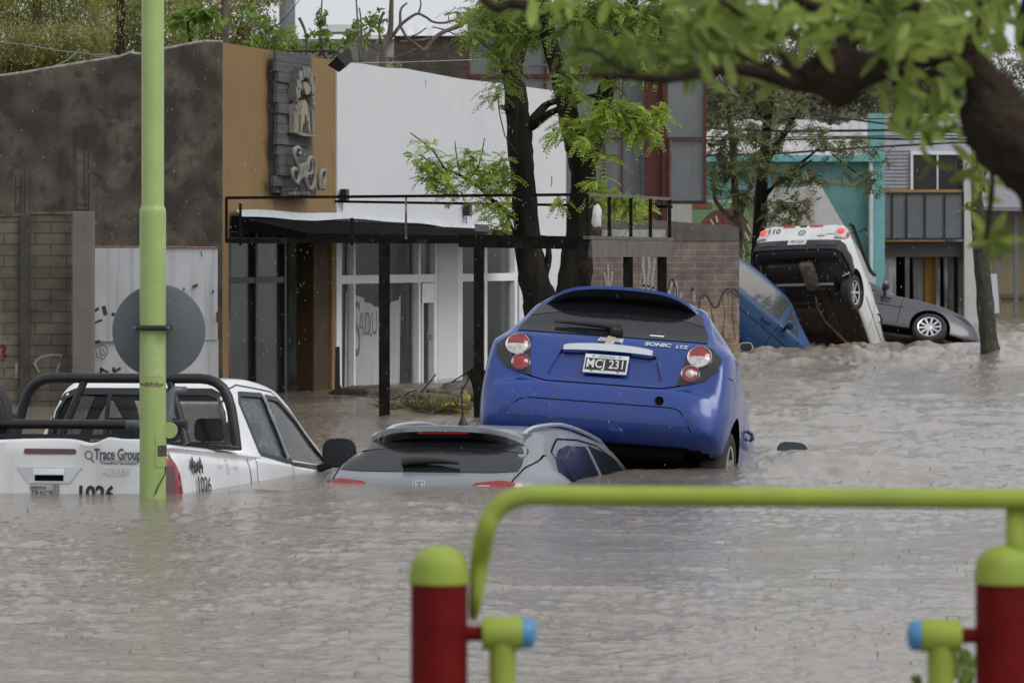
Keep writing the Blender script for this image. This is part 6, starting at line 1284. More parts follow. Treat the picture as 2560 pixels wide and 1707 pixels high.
L_far = leafmat('far_leaf', (.15, .16, .10), (.22, .21, .15), .3, scale=1.5)
L_fore = leafmat('near_leaf', (.10, .15, .028), (.34, .43, .10), .5, scale=9, lo=.40, hi=.62)

def unit(a): return a / (np.linalg.norm(a, axis=-1, keepdims=True) + 1e-9)
def leaf_quads(O, Dv, Wv, L, Wd):
    """diamond leaf: base, side, tip, side"""
    a = O; c = O + Dv * L[:, None]; mid = O + Dv * (L * .45)[:, None]; s = Wv * (Wd * .5)[:, None]
    return np.stack([a, mid + s, c, mid - s], 1)
def fronds(clusters, n_per, Lr, leaf_l, leaf_w, pairs=8, droop=.6, seed=1, flat=.5):
    """clusters: (px, py, radius px, D); pinnate leaves sprayed through each"""
    r = np.random.default_rng(seed); Q = []
    for (px, py, rad, D) in clusters:
        c = np.array(P(px, py, D)); R_ = rad * D / F; n = max(6, int(3.8 * n_per * (rad / 40) ** 2))
        for k in range(n):
            o = c + R_ * r.normal(0, .48, 3) * np.array([1, 1.0, .75]); d = unit(np.array([r.normal(0, 1), r.normal(0, .8), r.normal(-.1, .45)]))
            L = Lr * r.uniform(.6, 1.25); up = np.array([0, 0, 1.]); t = np.linspace(.08, 1, pairs)
            p = o + d * (L * t)[:, None] + np.outer(-(t ** 2) * L * droop * r.uniform(.3, 1.2), up)
            tg = unit(np.gradient(p, axis=0)); sd = unit(np.cross(tg, up + r.normal(0, .35, 3)))
            for s in (-1, 1):
                dv = unit(sd * s * .9 + tg * .45 + r.normal(0, .12, (pairs, 3)) + np.array([0, 0, -.25])); wv = unit(np.cross(dv, np.cross(tg, sd) + r.normal(0, .3, 3)))
                ll = leaf_l * (1 - .45 * np.abs(t - .5)) * r.uniform(.8, 1.2, pairs); Q.append(leaf_quads(p, dv, wv, ll, ll * leaf_w / leaf_l))
    return np.concatenate(Q)
def blobs(clusters, dens, leaf_l, leaf_w, seed=1, hang=0., sq=.8):
    """plain leaves scattered in clumps"""
    r = np.random.default_rng(seed); O = []
    for (px, py, rad, D) in clusters:
        c = np.array(P(px, py, D)); R_ = rad * D / F; n = int(dens * (rad / 40) ** 2); k = max(2, int(n / 28))
        sub = c + R_ * r.normal(0, .45, (k, 3)) * np.array([1, 1, sq]); i = r.integers(0, k, n)
        O.append(sub[i] + R_ * .22 * r.normal(0, 1, (n, 3)))
    O = np.concatenate(O); n = len(O); Dv = unit(r.normal(0, 1, (n, 3)) + np.array([0, 0, -hang])); Wv = unit(np.cross(Dv, r.normal(0, 1, (n, 3)))); L = leaf_l * r.uniform(.5, 1.4, n)
    return leaf_quads(O, Dv, Wv, L, L * leaf_w / leaf_l)
def quads_obj(name, Q, m, parent): V = Q.reshape(-1, 3); return npobj(name, V, np.arange(len(V)).reshape(-1, 4), m, parent)
def limb(mb, pts, rads, n=12, jit=.10, sub=5):
    """rough tapered limb through (px,py,D) points, radii in px"""
    q = [np.array(P(*p)) for p in pts]; rr = [a * p[2] / F for a, p in zip(rads, pts)]; sm = []; sr = []
    for i in range(len(q) - 1):
        a, b, c, d = q[max(i - 1, 0)], q[i], q[i + 1], q[min(i + 2, len(q) - 1)]
        for j in range(sub):
            t = j / sub; sm.append(.5 * ((2 * b) + (-a + c) * t + (2 * a - 5 * b + 4 * c - d) * t * t + (-a + 3 * b - 3 * c + d) * t ** 3)); sr.append(rr[i] * (1 - t) + rr[i + 1] * t)
    sm.append(q[-1]); sr.append(rr[-1]); s0 = len(mb.v); mb.tube(sm, sr, n)
    for k in range(len(sm)):
        for j in range(n):
            v = Vector(mb.v[s0 + k * n + j]); c = Vector(sm[k]); f = 1 + jit * (math.sin(j * 2.1 + k * .9) + math.sin(j * 3.7 - k * .53)) * .6 + random.uniform(-jit, jit) * .5
            mb.v[s0 + k * n + j] = tuple(c + (v - c) * f)
    return mb
def tree(name, label, base, limbs, trunk_mat, crowns, group=None, cat='tree'):
    t = thing(name, label, cat, base, group)
    m = MB(); limb(m, *limbs[0][:2], n=18, **(limbs[0][2] if len(limbs[0]) > 2 else {})); obj('trunk', m, trunk_mat, t, world=True, smooth=True)
    for l in limbs[1:]: m = MB(); limb(m, *l[:2], n=9); obj('branch', m, trunk_mat, t, world=True, smooth=True)
    for Q, mm in crowns: quads_obj('crown', Q, mm, t)
    return t
D1 = 48.2
tree('locust_tree', 'dark trunked tree left of the forked one, with low leaf sprays before the white wall', P(1345, 640, D1),
    [([(1362, 900, D1), (1350, 760, D1), (1333, 690, D1), (1320, 600, D1), (1310, 480, D1), (1300, 380, D1), (1296, 300, D1), (1285, 200, D1), (1270, 100, D1), (1262, 0, D1), (1250, -80, D1)], [52, 42, 36, 32, 30, 30, 30, 26, 30, 26, 20]),
     ([(1330, 315, D1), (1345, 285, D1), (1375, 258, D1), (1430, 248, D1 - .5), (1500, 236, D1 - 1), (1535, 205, D1 - 1.2)], [16, 12, 8, 7, 5, 3]), ([(1330, 315, D1), (1368, 288, D1 - .3), (1420, 262, D1 - .6), (1460, 250, D1 - .8)], [14, 9, 7, 4]),
     ([(1290, 150, D1), (1320, 60, D1), (1335, 10, D1), (1330, -40, D1)], [20, 18, 16, 14]), ([(1275, 150, D1), (1235, 50, D1), (1210, 0, D1)], [14, 10, 7]),
     ([(1345, 720, D1), (1365, 680, D1), (1372, 640, D1), (1368, 600, D1)], [12, 9, 8, 6]),
     ([(1290, 545, D1), (1240, 510, D1 - .3), (1200, 470, D1 - .5), (1150, 438, D1 - .6), (1095, 415, D1 - .7), (1060, 395, D1 - .7)], [9, 6, 4.5, 3.5, 2.5, 1.5]), ([(1170, 448, D1 - .5), (1195, 420, D1 - .5), (1212, 345, D1 - .5)], [3, 2, 1]), ([(1110, 420, D1 - .7), (1080, 375, D1 - .7), (1025, 332, D1 - .7)], [3, 2, 1]), ([(1275, 280, D1), (1258, 268, D1 - .2), (1248, 270, D1 - .3)], [8, 6, 3]),
     ([(1290, 590, D1), (1262, 530, D1 - .4), (1240, 500, D1 - .5)], [4, 3, 2]), ([(1150, 438, D1 - .6), (1140, 380, D1 - .6), (1137, 352, D1 - .6)], [2, 1.5, .8])],
    M_bark,
    [(fronds([(1060, 405, 30, 47.4), (1050, 360, 14, 47.4), (1100, 425, 36, 47.4), (1165, 400, 32, 47.4), (1080, 450, 28, 47.4), (1120, 470, 30, 47.4), (1215, 430, 34, 47.4), (1250, 400, 26, 47.4), (1185, 450, 26, 47.4), (1245, 470, 34, 47.4), (1205, 505, 22, 47.4), (1240, 530, 30, 47.4), (1255, 565, 22, 47.4), (1080, 372, 16, 47.4), (1265, 440, 26, 47.4)], 18, .16, .042, .026, 7, .35, 3), L_bright),
     (fronds([(1220, 40, 48, 47.8), (1265, 70, 50, 47.6), (1195, 100, 36, 47.6), (1240, 120, 40, 47.6), (1258, 165, 34, 47.6), (1262, 205, 28, 47.6), (1225, 10, 46, 47.6), (1300, 30, 46, 47.4), (1345, 50, 40, 47.4), (1220, 235, 18, 47.4), (1180, 85, 30, 47.4), (1160, 30, 28, 47.4), (1285, 100, 40, 47.4), (1330, 90, 34, 47.4), (1240, 235, 20, 47.6)], 15, .18, .038, .019, 9, .5, 4), L_mid)])
tree('locust_tree', 'forked dark tree with drooping yellow green leaf sprays behind the canopy corner', P(1450, 640, 47.2),
    [([(1432, 900, 47.2), (1432, 760, 47.2), (1438, 690, 47.2), (1446, 600, 47.2), (1455, 500, 47.2), (1458, 430, 47.2), (1450, 370, 47.2), (1425, 300, 47.2), (1405, 220, 47.2), (1390, 160, 47.2), (1372, 90, 47.2), (1360, 10, 47.2), (1352, -60, 47.2)], [50, 46, 40, 34, 30, 31, 36, 26, 22, 20, 20, 18, 16]),
     ([(1462, 400, 47.2), (1490, 330, 47.2), (1508, 260, 47.2), (1520, 200, 47.2), (1545, 100, 47.2), (1580, 10, 47.2), (1600, -60, 47.2)], [34, 26, 22, 20, 16, 14, 10]),
     ([(1460, 480, 47.2), (1500, 478, 46.8), (1540, 490, 46.6), (1590, 500, 46.5)], [9, 6, 4, 2]), ([(1590, 110, 47), (1650, 85, 46.6), (1715, 75, 46.4), (1760, 78, 46.3)], [6, 5, 4, 2]), ([(1500, 310, 47), (1560, 280, 46.7), (1620, 285, 46.5)], [7, 5, 2]), ([(1580, 160, 47), (1640, 140, 46.8), (1680, 125, 46.8)], [4, 3, 2]), ([(1470, 60, 47), (1500, 0, 47)], [8, 6])],
    M_bark,
    [(fronds([(1420, 310, 32, 46.7), (1455, 335, 34, 46.5), (1490, 295, 36, 46.4), (1530, 290, 38, 46.3), (1570, 290, 38, 46.3), (1610, 285, 36, 46.3), (1650, 280, 24, 46.3), (1590, 325, 28, 46.3), (1625, 335, 22, 46.3), (1470, 360, 22, 46.3), (1540, 260, 26, 46.3), (1500, 385, 15, 46.3), (1530, 393, 14, 46.3), (1500, 475, 26, 46.3), (1530, 495, 32, 46.3), (1570, 505, 32, 46.3), (1600, 515, 24, 46.3), (1405, 500, 18, 46.6), (1590, 540, 16, 46.3), (1490, 450, 20, 46.3), (1395, 330, 15, 46.5)], 17, .19, .044, .024, 9, .5, 5), L_bright),
     (fronds([(1440, 40, 45, 46.6), (1490, 60, 45, 46.6), (1540, 30, 45, 46.6), (1590, 50, 50, 46.6), (1640, 50, 45, 46.6), (1620, 100, 42, 46.5), (1670, 110, 34, 46.5), (1560, 110, 40, 46.5), (1480, 120, 34, 46.6), (1430, 140, 28, 46.6), (1420, 195, 24, 46.6), (1500, 170, 30, 46.6), (1420, 215, 22, 46.6), (1600, 165, 26, 46.5), (1640, 170, 20, 46.5), (1400, 80, 26, 46.6), (1510, 0, 44, 46.6), (1650, 0, 40, 46.6), (1390, 10, 36, 46.6), (1450, 235, 22, 46.5), (1540, 210, 20, 46.5)], 18, .19, .042, .023, 9, .5, 6), L_mid)])
# dense trees over the dark wall
def tl(name, label, px, crown, mm, dens, D, lf, lw, hang=.8, trunk=True, tm=None, grp=None, lims=None):
    return tree(name, label, P(px, 640, D), lims or [([(px, 900, D), (px, 200, D), (px + 3, 60, D), (px, -90, D)], [13, 12, 10, 8])], tm or M_barkgrey, [(blobs([(a, b, c, D + e) for a, b, c, e in crown], dens, lf, lw, seed=int(px), hang=hang), mm)], grp)
tl('willow_tree', 'olive green tree mass at the upper left corner above the dark wall', 90, [(x, y, 60, e) for x in range(-60, 260, 48) for y, e in ((-20, 0), (40, .6), (100, -.4), (150, .3), (180, .4))], L_olive, 520, 66, .065, .020, 1.2)
tl('willow_tree', 'olive tree with a visible straight dark trunk left of the green pole', 299, [(x, y, 58, e) for x in range(250, 470, 45) for y, e in ((-20, .8), (30, .3), (90, .9), (140, 1.1))], L_olive, 480, 69, .065, .022, 1., tm=M_bark)
tl('willow_tree', 'leafy tree between the green pole and the grey tower, brighter green at its tips', 560, [(x, y, 46, e) for x in range(450, 700, 40) for y, e in ((-10, .8), (30, .3), (75, .9), (110, 1.1)) if x < 640 or y > 60 or y < 0], L_olive, 330, 72, .07, .028, .5)
tree('creeper', 'bright green creeper with broad leaves climbing right of the pole above the wall', P(480, 640, 60), [([(478, 300, 60), (476, 110, 60), (470, 60, 60), (490, 20, 60)], [5, 4, 3, 2])], M_bark,
    [(blobs([(455, 45, 30, 60), (490, 40, 34, 60), (520, 60, 26, 60), (470, 75, 26, 60), (545, 40, 22, 60), (430, 65, 20, 60), (500, 15, 26, 60)], 95, .12, .075, 31, .6), L_creeper)], cat='climbing plant')
sh = [(650, 60, 30), (690, 115, 30), (640, 100, 26), (720, 100, 24), (740, 120, 26), (800, 25, 20), (803, 60, 18), (790, 95, 24), (830, 95, 28), (850, 118, 24), (870, 90, 22), (905, 60, 24), (925, 40, 20), (900, 100, 22), (680, 80, 24), (765, 115, 20), (800, 118, 26), (700, 135, 22), (945, 75, 22), (970, 150, 16), (620, 35, 26), (1000, 160, 14)]
tree('creeper', 'tangled creeper shrub with upright leafy shoots above the ochre wall', P(780, 640, 62), [([(800, 300, 62), (800, 120, 62), (802, 60, 62), (806, -20, 62)], [4, 3, 2, 1.5]), ([(765, 160, 62), (765, 90, 62), (748, 45, 62)], [3, 3, 4]), ([(690, 160, 62), (640, 60, 62)], [2, 1]), ([(900, 160, 61), (893, 40, 61), (890, -10, 61)], [2.5, 2.2, 2]), ([(906, 160, 61), (903, 60, 61), (898, 20, 61)], [2.5, 2.2, 1.6]), ([(905, 140, 61), (930, 60, 61), (950, 40, 61)], [2, 2, 1]), ([(690, 90, 62), (760, 140, 62), (880, 145, 62)], [1.5, 1.5, 1]), ([(820, 155, 62), (860, 110, 62), (900, 60, 62)], [2, 2, 1])], M_barkgrey,
    [(blobs([(a, b, c, 62) for a, b, c in sh], 80, .105, .06, 33, .6), L_creeper), (blobs([(a + 14, b + 12, c, 62.7) for a, b, c in sh], 60, .09, .05, 34, .6), L_dull)], cat='climbing plant')
# bare tree reaching to the right
bt = 57.5
br = [([(950, 300, bt), (955, 170, bt), (960, 120, bt), (975, 80, bt), (978, 30, bt), (980, -30, bt)], [9, 9, 8, 7, 6, 5]), ([(958, 110, bt), (985, 85, bt), (1005, 60, bt), (1040, 36, bt), (1062, 42, bt), (1082, 55, bt), (1110, 58, bt), (1135, 52, bt), (1160, 65, bt)], [6, 5.5, 4, 3.5, 3, 3, 3, 2.5, 2]), ([(1046, 36, bt), (1052, 12, bt), (1048, -10, bt)], [3, 2, 1.5]), ([(1001, 65, bt), (1002, 25, bt), (1018, 8, bt)], [4, 3, 2]), ([(1002, 68, bt), (1018, 95, bt), (1040, 112, bt), (1062, 125, bt), (1080, 102, bt), (1110, 80, bt), (1150, 65, bt), (1162, 56, bt), (1205, 62, bt)], [3.5, 3.5, 4, 4.5, 5, 5.5, 6, 6, 5]), ([(1020, 95, bt), (1045, 85, bt), (1066, 70, bt)], [2.5, 2, 1.5]), ([(1000, 104, bt), (1040, 102, bt), (1075, 97, bt)], [2.5, 3, 3]), ([(1080, 68, bt), (1110, 75, bt), (1140, 88, bt)], [1.5, 2, 1.5]), ([(955, 130, bt), (920, 110, bt), (900, 80, bt)], [3, 2, 1]), ([(960, 30, bt), (948, 60, bt), (950, 100, bt)], [4, 3, 3]), ([(1050, 120, bt), (1000, 140, bt), (960, 150, bt)], [2, 2, 1.5]), ([(1124, 58, bt), (1122, 35, bt), (1140, 20, bt)], [1.5, 1, .8])]
tree('bare_tree', 'leafless tree with crooked grey branches reaching right above the white wall', P(955, 640, bt), br, M_barkgrey, [(blobs([(960, 40, 26, bt), (920, 55, 26, bt), (1140, 20, 20, bt), (985, 150, 12, bt), (905, 75, 24, bt), (1165, 150, 14, bt)], 26, .10, .045, 35, .5), L_dull)])
# street trees before the turquoise building
tree('ash_tree', 'dark straight trunked street tree in front of the turquoise building', P(1895, 640, 80.5),
    [([(1893, 760, 80.5), (1896, 640, 80.5), (1900, 560, 80.5), (1905, 450, 80.5), (1912, 380, 80.5), (1918, 300, 80.5), (1925, 230, 80.5), (1928, 150, 80.5)], [22, 19, 17, 14, 12, 11, 9, 8]), ([(1905, 440, 80.5), (1925, 390, 80.5), (1970, 320, 80.5), (2005, 240, 80.5), (2020, 190, 80.5)], [9, 8, 7, 6, 4]), ([(1908, 500, 80.4), (1940, 460, 80.4), (2000, 410, 80.4), (2060, 360, 80.4)], [5, 4.5, 4, 2]), ([(1915, 480, 80.4), (1975, 440, 80.2), (2030, 400, 80.2)], [4, 3, 2]), ([(2080, 385, 80.2), (2130, 425, 80.2), (2160, 445, 80.2)], [2, 2, 1.5]), ([(1920, 330, 80.5), (1880, 240, 80.5)], [4, 3])],
    M_bark,
    [(fronds([(1900, 330, 40, 80.3), (1935, 360, 36, 80.3), (1960, 300, 32, 80.3), (1990, 250, 30, 80.3), (1930, 250, 34, 80.3), (1985, 425, 30, 80), (2015, 440, 28, 80), (1960, 450, 24, 80), (2040, 430, 20, 80), (1945, 510, 30, 80), (1985, 510, 28, 80), (2005, 530, 22, 80), (1960, 550, 24, 80), (1930, 540, 22, 80), (2060, 350, 30, 80), (2100, 375, 26, 80), (2130, 350, 24, 80), (2180, 370, 24, 80), (2210, 390, 16, 80), (2175, 440, 26, 80), (2190, 470, 18, 80), (2110, 430, 12, 80), (1880, 400, 34, 80), (1920, 420, 30, 80), (2030, 500, 12, 80), (2040, 320, 24, 80), (1870, 300, 30, 80.3)], 14, .26, .080, .038, 7, .45, 8), L_dull)])
tree('ash_tree', 'pale forked street tree left of the straight trunked one', P(1840, 640, 82.5),
    [([(1842, 760, 82.5), (1843, 640, 82.5), (1845, 560, 82.5), (1838, 480, 82.5), (1835, 400, 82.5), (1826, 300, 82.5), (1820, 180, 82.5)], [14, 12, 12, 9, 9, 8, 6]), ([(1848, 550, 82.5), (1862, 500, 82.5), (1890, 440, 82.5)], [8, 7, 5]), ([(1845, 560, 82.5), (1810, 530, 82.5), (1788, 500, 82.5), (1785, 470, 82.5)], [7, 6, 5, 3]), ([(1850, 560, 82.4), (1860, 590, 82.4), (1872, 640, 82.4)], [6, 6, 5])],
    M_barkgrey,
    [(fronds([(1790, 430, 38, 82.2), (1820, 400, 38, 82.2), (1855, 430, 36, 82.2), (1785, 480, 22, 82.2), (1850, 480, 26, 82.2), (1800, 360, 34, 82.2), (1840, 340, 36, 82.2), (1790, 300, 34, 82.2), (1830, 260, 36, 82.2), (1870, 500, 22, 82.2), (1805, 230, 34, 82.2)], 15, .26, .080, .038, 7, .4, 9), L_dull), (blobs([(1880, 600, 26, 82), (1865, 640, 26, 82), (1885, 670, 22, 82), (1900, 640, 18, 82)], 90, .12, .05, 41, .6), L_dull)])
# the small leaning trunk standing in the current
tree('young_tree', 'thin leaning dark trunk standing in the rapids at the right', P(2460, 870, 68.6),
    [([(2478, 980, 68.6), (2475, 885, 68.6), (2470, 830, 68.6), (2462, 740, 68.6), (2452, 640, 68.6), (2446, 560, 68.6), (2442, 480, 68.6), (2440, 380, 68.6), (2438, 300, 68.6)], [24, 24, 21, 20, 18, 17, 13, 10, 8])], mat('mossy_dark_bark', (.038, .036, .024), .85, var=.4, scale=8, bump=.8, c2=(.05, .06, .03), c2t=(.5, .7)),
    [(blobs([(2442, 470, 34, 68.5), (2436, 410, 36, 68.5), (2440, 340, 36, 68.5), (2420, 520, 22, 68.5)], 90, .11, .05, 44, .5), L_olive)])
# wooded rise far behind
def far_trees():
    for i, (px, lab, cr) in enumerate(((1840, 'hazy far tree behind the pale forked street tree', [(x, y, 55) for x in range(1740, 1960, 45) for y in (110, 170, 230, 275)]), (2080, 'hazy far tree above the turquoise roof', [(x, y, 55) for x in range(1960, 2200, 45) for y in (120, 170, 225, 260)]), (2300, 'hazy far tree above the lilac wall', [(x, y, 52) for x in range(2200, 2400, 45) for y in (130, 180, 230, 262)]), (2470, 'hazy far tree above the grey hall roof at the right', [(x, y, 52) for x in range(2400, 2660, 45) for y in (180, 240, 300, 350, 390)]))):
        D = 150 + 4 * i
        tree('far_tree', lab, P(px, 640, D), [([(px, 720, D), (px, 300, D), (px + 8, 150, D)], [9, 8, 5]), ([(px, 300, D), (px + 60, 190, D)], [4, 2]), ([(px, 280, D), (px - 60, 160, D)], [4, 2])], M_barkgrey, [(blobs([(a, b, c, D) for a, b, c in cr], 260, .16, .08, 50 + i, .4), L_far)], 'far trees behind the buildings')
far_trees()
# grey green rise closing the view between the far crowns
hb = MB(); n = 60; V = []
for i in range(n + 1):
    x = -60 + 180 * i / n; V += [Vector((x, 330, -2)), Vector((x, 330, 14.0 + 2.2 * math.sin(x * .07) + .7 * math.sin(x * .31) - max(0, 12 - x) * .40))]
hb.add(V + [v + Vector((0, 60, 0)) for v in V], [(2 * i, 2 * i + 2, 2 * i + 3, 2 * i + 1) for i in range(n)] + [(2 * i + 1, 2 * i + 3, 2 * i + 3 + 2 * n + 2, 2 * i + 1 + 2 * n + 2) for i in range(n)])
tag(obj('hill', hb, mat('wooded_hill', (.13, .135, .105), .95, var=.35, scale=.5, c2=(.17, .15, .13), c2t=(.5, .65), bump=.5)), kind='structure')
# ---------------------------------------------------------------- out of focus foreground: playground frame and branch
def playground():
    D = 7.55; s = sc(D)
    t = thing('playground_frame', 'lime and dark red playground frame with blue capped hinges in the near foreground', 'play equipment', P(1700, 2600, D))
    def post(cx):
        r = 71 / s; c = P(cx, 1452, D)
        obj('red_post', MB().lathe([(r, -1.6 - c.z * 0), (r, c.z), (0.001, c.z)], (c.x, D, 0), (0, 0, 1), 40), M_red, t, world=True, smooth=50)
        k = MB().lathe([(r * 1.05, -.004), (r * 1.06, .012), (r * 1.0, .024)] + [(r * 1.0 * math.cos(a), .024 + r * .78 * math.sin(a)) for a in [q * math.pi / 20 for q in range(1, 10)]] + [(.001, .024 + r * .78)], (c.x, D, c.z), (0, 0, 1), 40); obj('dome_cap', k, M_lime2, t, world=True, smooth=60)
        return c.x, r
    for cx, sd, py in ((1098, 1, 1582), (2510, -1, 1588)):
        X, r = post(cx); z = P(0, py, D).z
        st = MB().tube([Vector((X + sd * r * .9, D, z)), Vector((X + sd * (r + .030), D, z))], .0135, 14); obj('stub_axle', st, M_red, t, world=True, smooth=50)
        h0 = X + sd * (r + .026); h1 = h0 + sd * .072
        obj('hinge_barrel', MB().lathe([(.001, 0), (.026, 0), (.029, .004), (.029, .068), (.026, .072), (.001, .072)], (h0, D, z), (sd, 0, 0), 32), M_lime2, t, world=True, smooth=50)
        obj('hinge_cap', MB().lathe([(.027, 0), (.027, .014), (.020, .021), (.001, .024)], (h1, D, z), (sd, 0, 0), 28), M_bluecap, t, world=True, smooth=50)
        obj('swing_bar', MB().tube([Vector(((h0 + h1) / 2, D, z - .015)), Vector(((h0 + h1) / 2 - sd * .002, D, -1.2))], .0235, 20), M_lime2, t, world=True, smooth=50)
    rr = 25 / s; zt = P(0, 1239, D).z
    pts = [(1183, 1545), (1190, 1490), (1200, 1400), (1213, 1330), (1232, 1285), (1262, 1255), (1300, 1242), (1345, 1238), (1500, 1239), (2000, 1243), (2900, 1250)]
    q = [P(a, b, D + (.02 if i < 3 else -.02)) for i, (a, b) in enumerate(pts)]; q[0].y += .03
    sm = []; rad = []
    for i in range(len(q) - 1):
        a, b, c_, d = q[max(i - 1, 0)], q[i], q[i + 1], q[min(i + 2, len(q) - 1)]
        for j in range(5): u = j / 5; sm.append(.5 * ((2 * b) + (-a + c_) * u + (2 * a - 5 * b + 4 * c_ - d) * u * u + (-a + 3 * b - 3 * c_ + d) * u ** 3)); rad.append(rr * (.45 + .55 * min(1, (i + u) / 2.2)))
    sm.append(q[-1]); rad.append(rr); obj('bent_rail', MB().tube(sm, rad, 22), M_lime2, t, world=True, smooth=True)
    obj('rail_leg', MB().tube([P(2540, 1245, D), P(2540, 1480, D)], rr * 1.05, 20), M_lime2, t, world=True, smooth=True)
playground()
def fleaves(items, seed):
    """broad leaves: (px, py, D, length px, angle)"""
    r = np.random.default_rng(seed); Q = []
    for px, py, D, L, an in items:
        o = np.array(P(px, py, D)); l = L * D / F; d = unit(np.array([math.cos(an), r.normal(0, .45), math.sin(an)])); w_ = unit(np.cross(d, np.array([r.normal(0, .5), -1, r.normal(0, .5)]))); nrm = np.cross(d, w_)
        for s in (-1, 1):
            wd = l * r.uniform(.13, .21); k = unit(w_ * s - nrm * .45)
            p1 = o + d * l * .22 + k * wd * .8; p2 = o + d * l * .6 + k * wd; p3 = o + d * l - nrm * l * .12; m1 = o + d * l * .22; m2 = o + d * l * .6 - nrm * l * .03
            Q += [np.stack([o, p1, p2, m2]), np.stack([m2, p2, o + d * l * .86 + k * wd * .5 - nrm * l * .08, p3])]
    return np.stack(Q)
def fore_branch():
    D = 8.6; t = thing('near_branch', 'large blurred near branch with broad green leaves hanging across the top right', 'tree', P(2500, 640, D))
    tb = M_bark2 = mat('near_brown_bark', (.034, .024, .017), .9, spec=.2, var=.4, scale=12, bump=.8, c2=(.06, .036, .022), c2t=(.56, .75))
    m = MB(); limb(m, [(2800, 3000, D), (2790, 1400, D), (2770, 800, D), (2710, 580, D), (2620, 440, D), (2540, 370, D), (2490, 300, D), (2475, 235, D), (2450, 185, D), (2425, 110, D), (2500, -60, D)], [180, 150, 135, 115, 88, 88, 86, 66, 40, 24, 20], n=22, jit=.12); obj('trunk', m, tb, t, world=True, smooth=True)
    m = MB(); limb(m, [(2600, -60, D), (2580, 40, D), (2570, 110, D), (2620, 200, D)], [36, 34, 30, 40], n=16, jit=.05); obj('branch', m, tb, t, world=True, smooth=True)
    m = MB(); limb(m, [(2060, 130, D), (2085, 175, D), (2105, 222, D), (2122, 262, D)], [60, 84, 58, 20], n=20, jit=.16); obj('knob', m, tb, t, world=True, smooth=True)
    for pts, rd in (([(2440, 170, D), (2330, 150, D), (2230, 165, D), (2130, 180, D), (2060, 200, D), (1990, 205, D), (1930, 190, D), (1850, 175, D), (1770, 180, D), (1690, 195, D), (1640, 198, D), (1560, 190, D), (1480, 188, D)], [22, 20, 30, 54, 36, 24, 20, 15, 14, 12, 12, 9, 6]), ([(2100, 120, D), (2180, 60, D), (2250, 20, D), (2300, -30, D)], [26, 16, 14, 14]), ([(2230, 200, D), (2300, 190, D), (2400, 170, D)], [20, 12, 12]), ([(2300, 20, D), (2150, -10, D)], [14, 14]), ([(1990, 190, D), (1940, 120, D), (1880, 60, D), (1800, 0, D)], [12, 9, 8, 6]), ([(1590, 180, D), (1540, 165, D), (1490, 130, D), (1440, 120, D)], [6, 6, 5, 4]), ([(2400, 230, D), (2340, 235, D), (2290, 220, D)], [7, 6, 4]), ([(2000, 0, D), (1970, -20, D), (2040, 20, D), (2120, 10, D)], [14, 14, 14, 14]), ([(2480, 480, D), (2470, 560, D), (2465, 600, D)], [7, 7, 6]), ([(2470, 380, D), (2480, 440, D), (2480, 480, D)], [6, 6, 6]), ([(2000, 180, D), (1850, 140, D), (1845, 90, D)], [8, 6, 4]), ([(1320, 15, D), (1280, 10, D), (1240, 20, D), (1190, -20, D)], [16, 14, 12, 10])):
        m = MB(); limb(m, [(a, b, D) for a, b, _ in pts], rd, n=12, jit=.05); obj('branch', m, tb, t, world=True, smooth=True)
    r = random.Random(9); it = []; D = 8.75
    def scatter(x0, x1, y0, y1, n, L=(60, 100), Dd=.35):
        for _ in range(n):
            x, y = r.uniform(x0, x1), r.uniform(y0, y1); it.append((x, y, D + r.uniform(-Dd, Dd), r.uniform(*L), r.uniform(0, 6.28)))
    scatter(1690, 2540, -60, 70, 260); scatter(1700, 1900, 40, 140, 58); scatter(1900, 2480, 30, 105, 110); scatter(2200, 2420, 60, 190, 70); scatter(1820, 2020, 80, 130, 22); scatter(2120, 2260, 30, 120, 22); scatter(2440, 2560, -40, 130, 30)
    scatter(2250, 2410, 200, 330, 60, (55, 85)); scatter(2260, 2330, 300, 370, 7, (60, 95)); scatter(2190, 2260, 220, 260, 6)
    scatter(1660, 1780, 60, 190, 22, (50, 90)); scatter(1860, 1990, 190, 210, 4, (60, 90)); scatter(1400, 1600, -50, 8, 8); scatter(1330, 1420, -60, -5, 10)
    for cx, cy, k, L in ((1540, 130, 9, 85), (1600, 110, 7, 80), (1490, 125, 9, 85), (1560, 155, 7, 75), (1450, 135, 5, 60), (1620, 140, 4, 70), (2480, 600, 11, 85), (2440, 420, 5, 80), (2480, 450, 4, 75), (2330, 410, 3, 65), (1745, 200, 4, 60), (1940, 190, 3, 90), (1690, 165, 5, 60), (1850, 180, 5, 60), (2450, 500, 3, 60), (1310, 20, 6, 60), (1380, 8, 5, 55)):
        for j in range(k): it.append((cx + r.uniform(-8, 8), cy + r.uniform(-8, 8), D + r.uniform(-.1, .1), L * r.uniform(.7, 1.15), 6.28 * j / k + r.uniform(-.4, .4)))
    # the bright fan of leaves reaching left into the picture
    quads_obj('crown', fleaves(it, 3).reshape(-1, 4, 3), L_fore, t)
    # small plant behind the right post at the bottom edge
    p = thing('low_plant', 'small green leafy plant beside the right red post at the bottom edge', 'plant', P(2410, 1800, 8.6)); it2 = [(2400 + r.uniform(-30, 40), 1690 + r.uniform(-40, 60), 8.6 + r.uniform(-.1, .1), r.uniform(40, 80), r.uniform(.3, 2.8)) for _ in range(26)]
    it2 += [(2290 + r.uniform(-12, 12), 1720, 8.6, 40, r.uniform(.6, 2.4)) for _ in range(4)]
    m = MB().tube([P(2410, 1900, 8.6), P(2412, 1700, 8.6), P(2400, 1650, 8.6)], .005, 6); obj('stem', m, M_lime2, p, world=True); quads_obj('leaves', fleaves(it2, 4).reshape(-1, 4, 3), L_fore, p)
fore_branch()
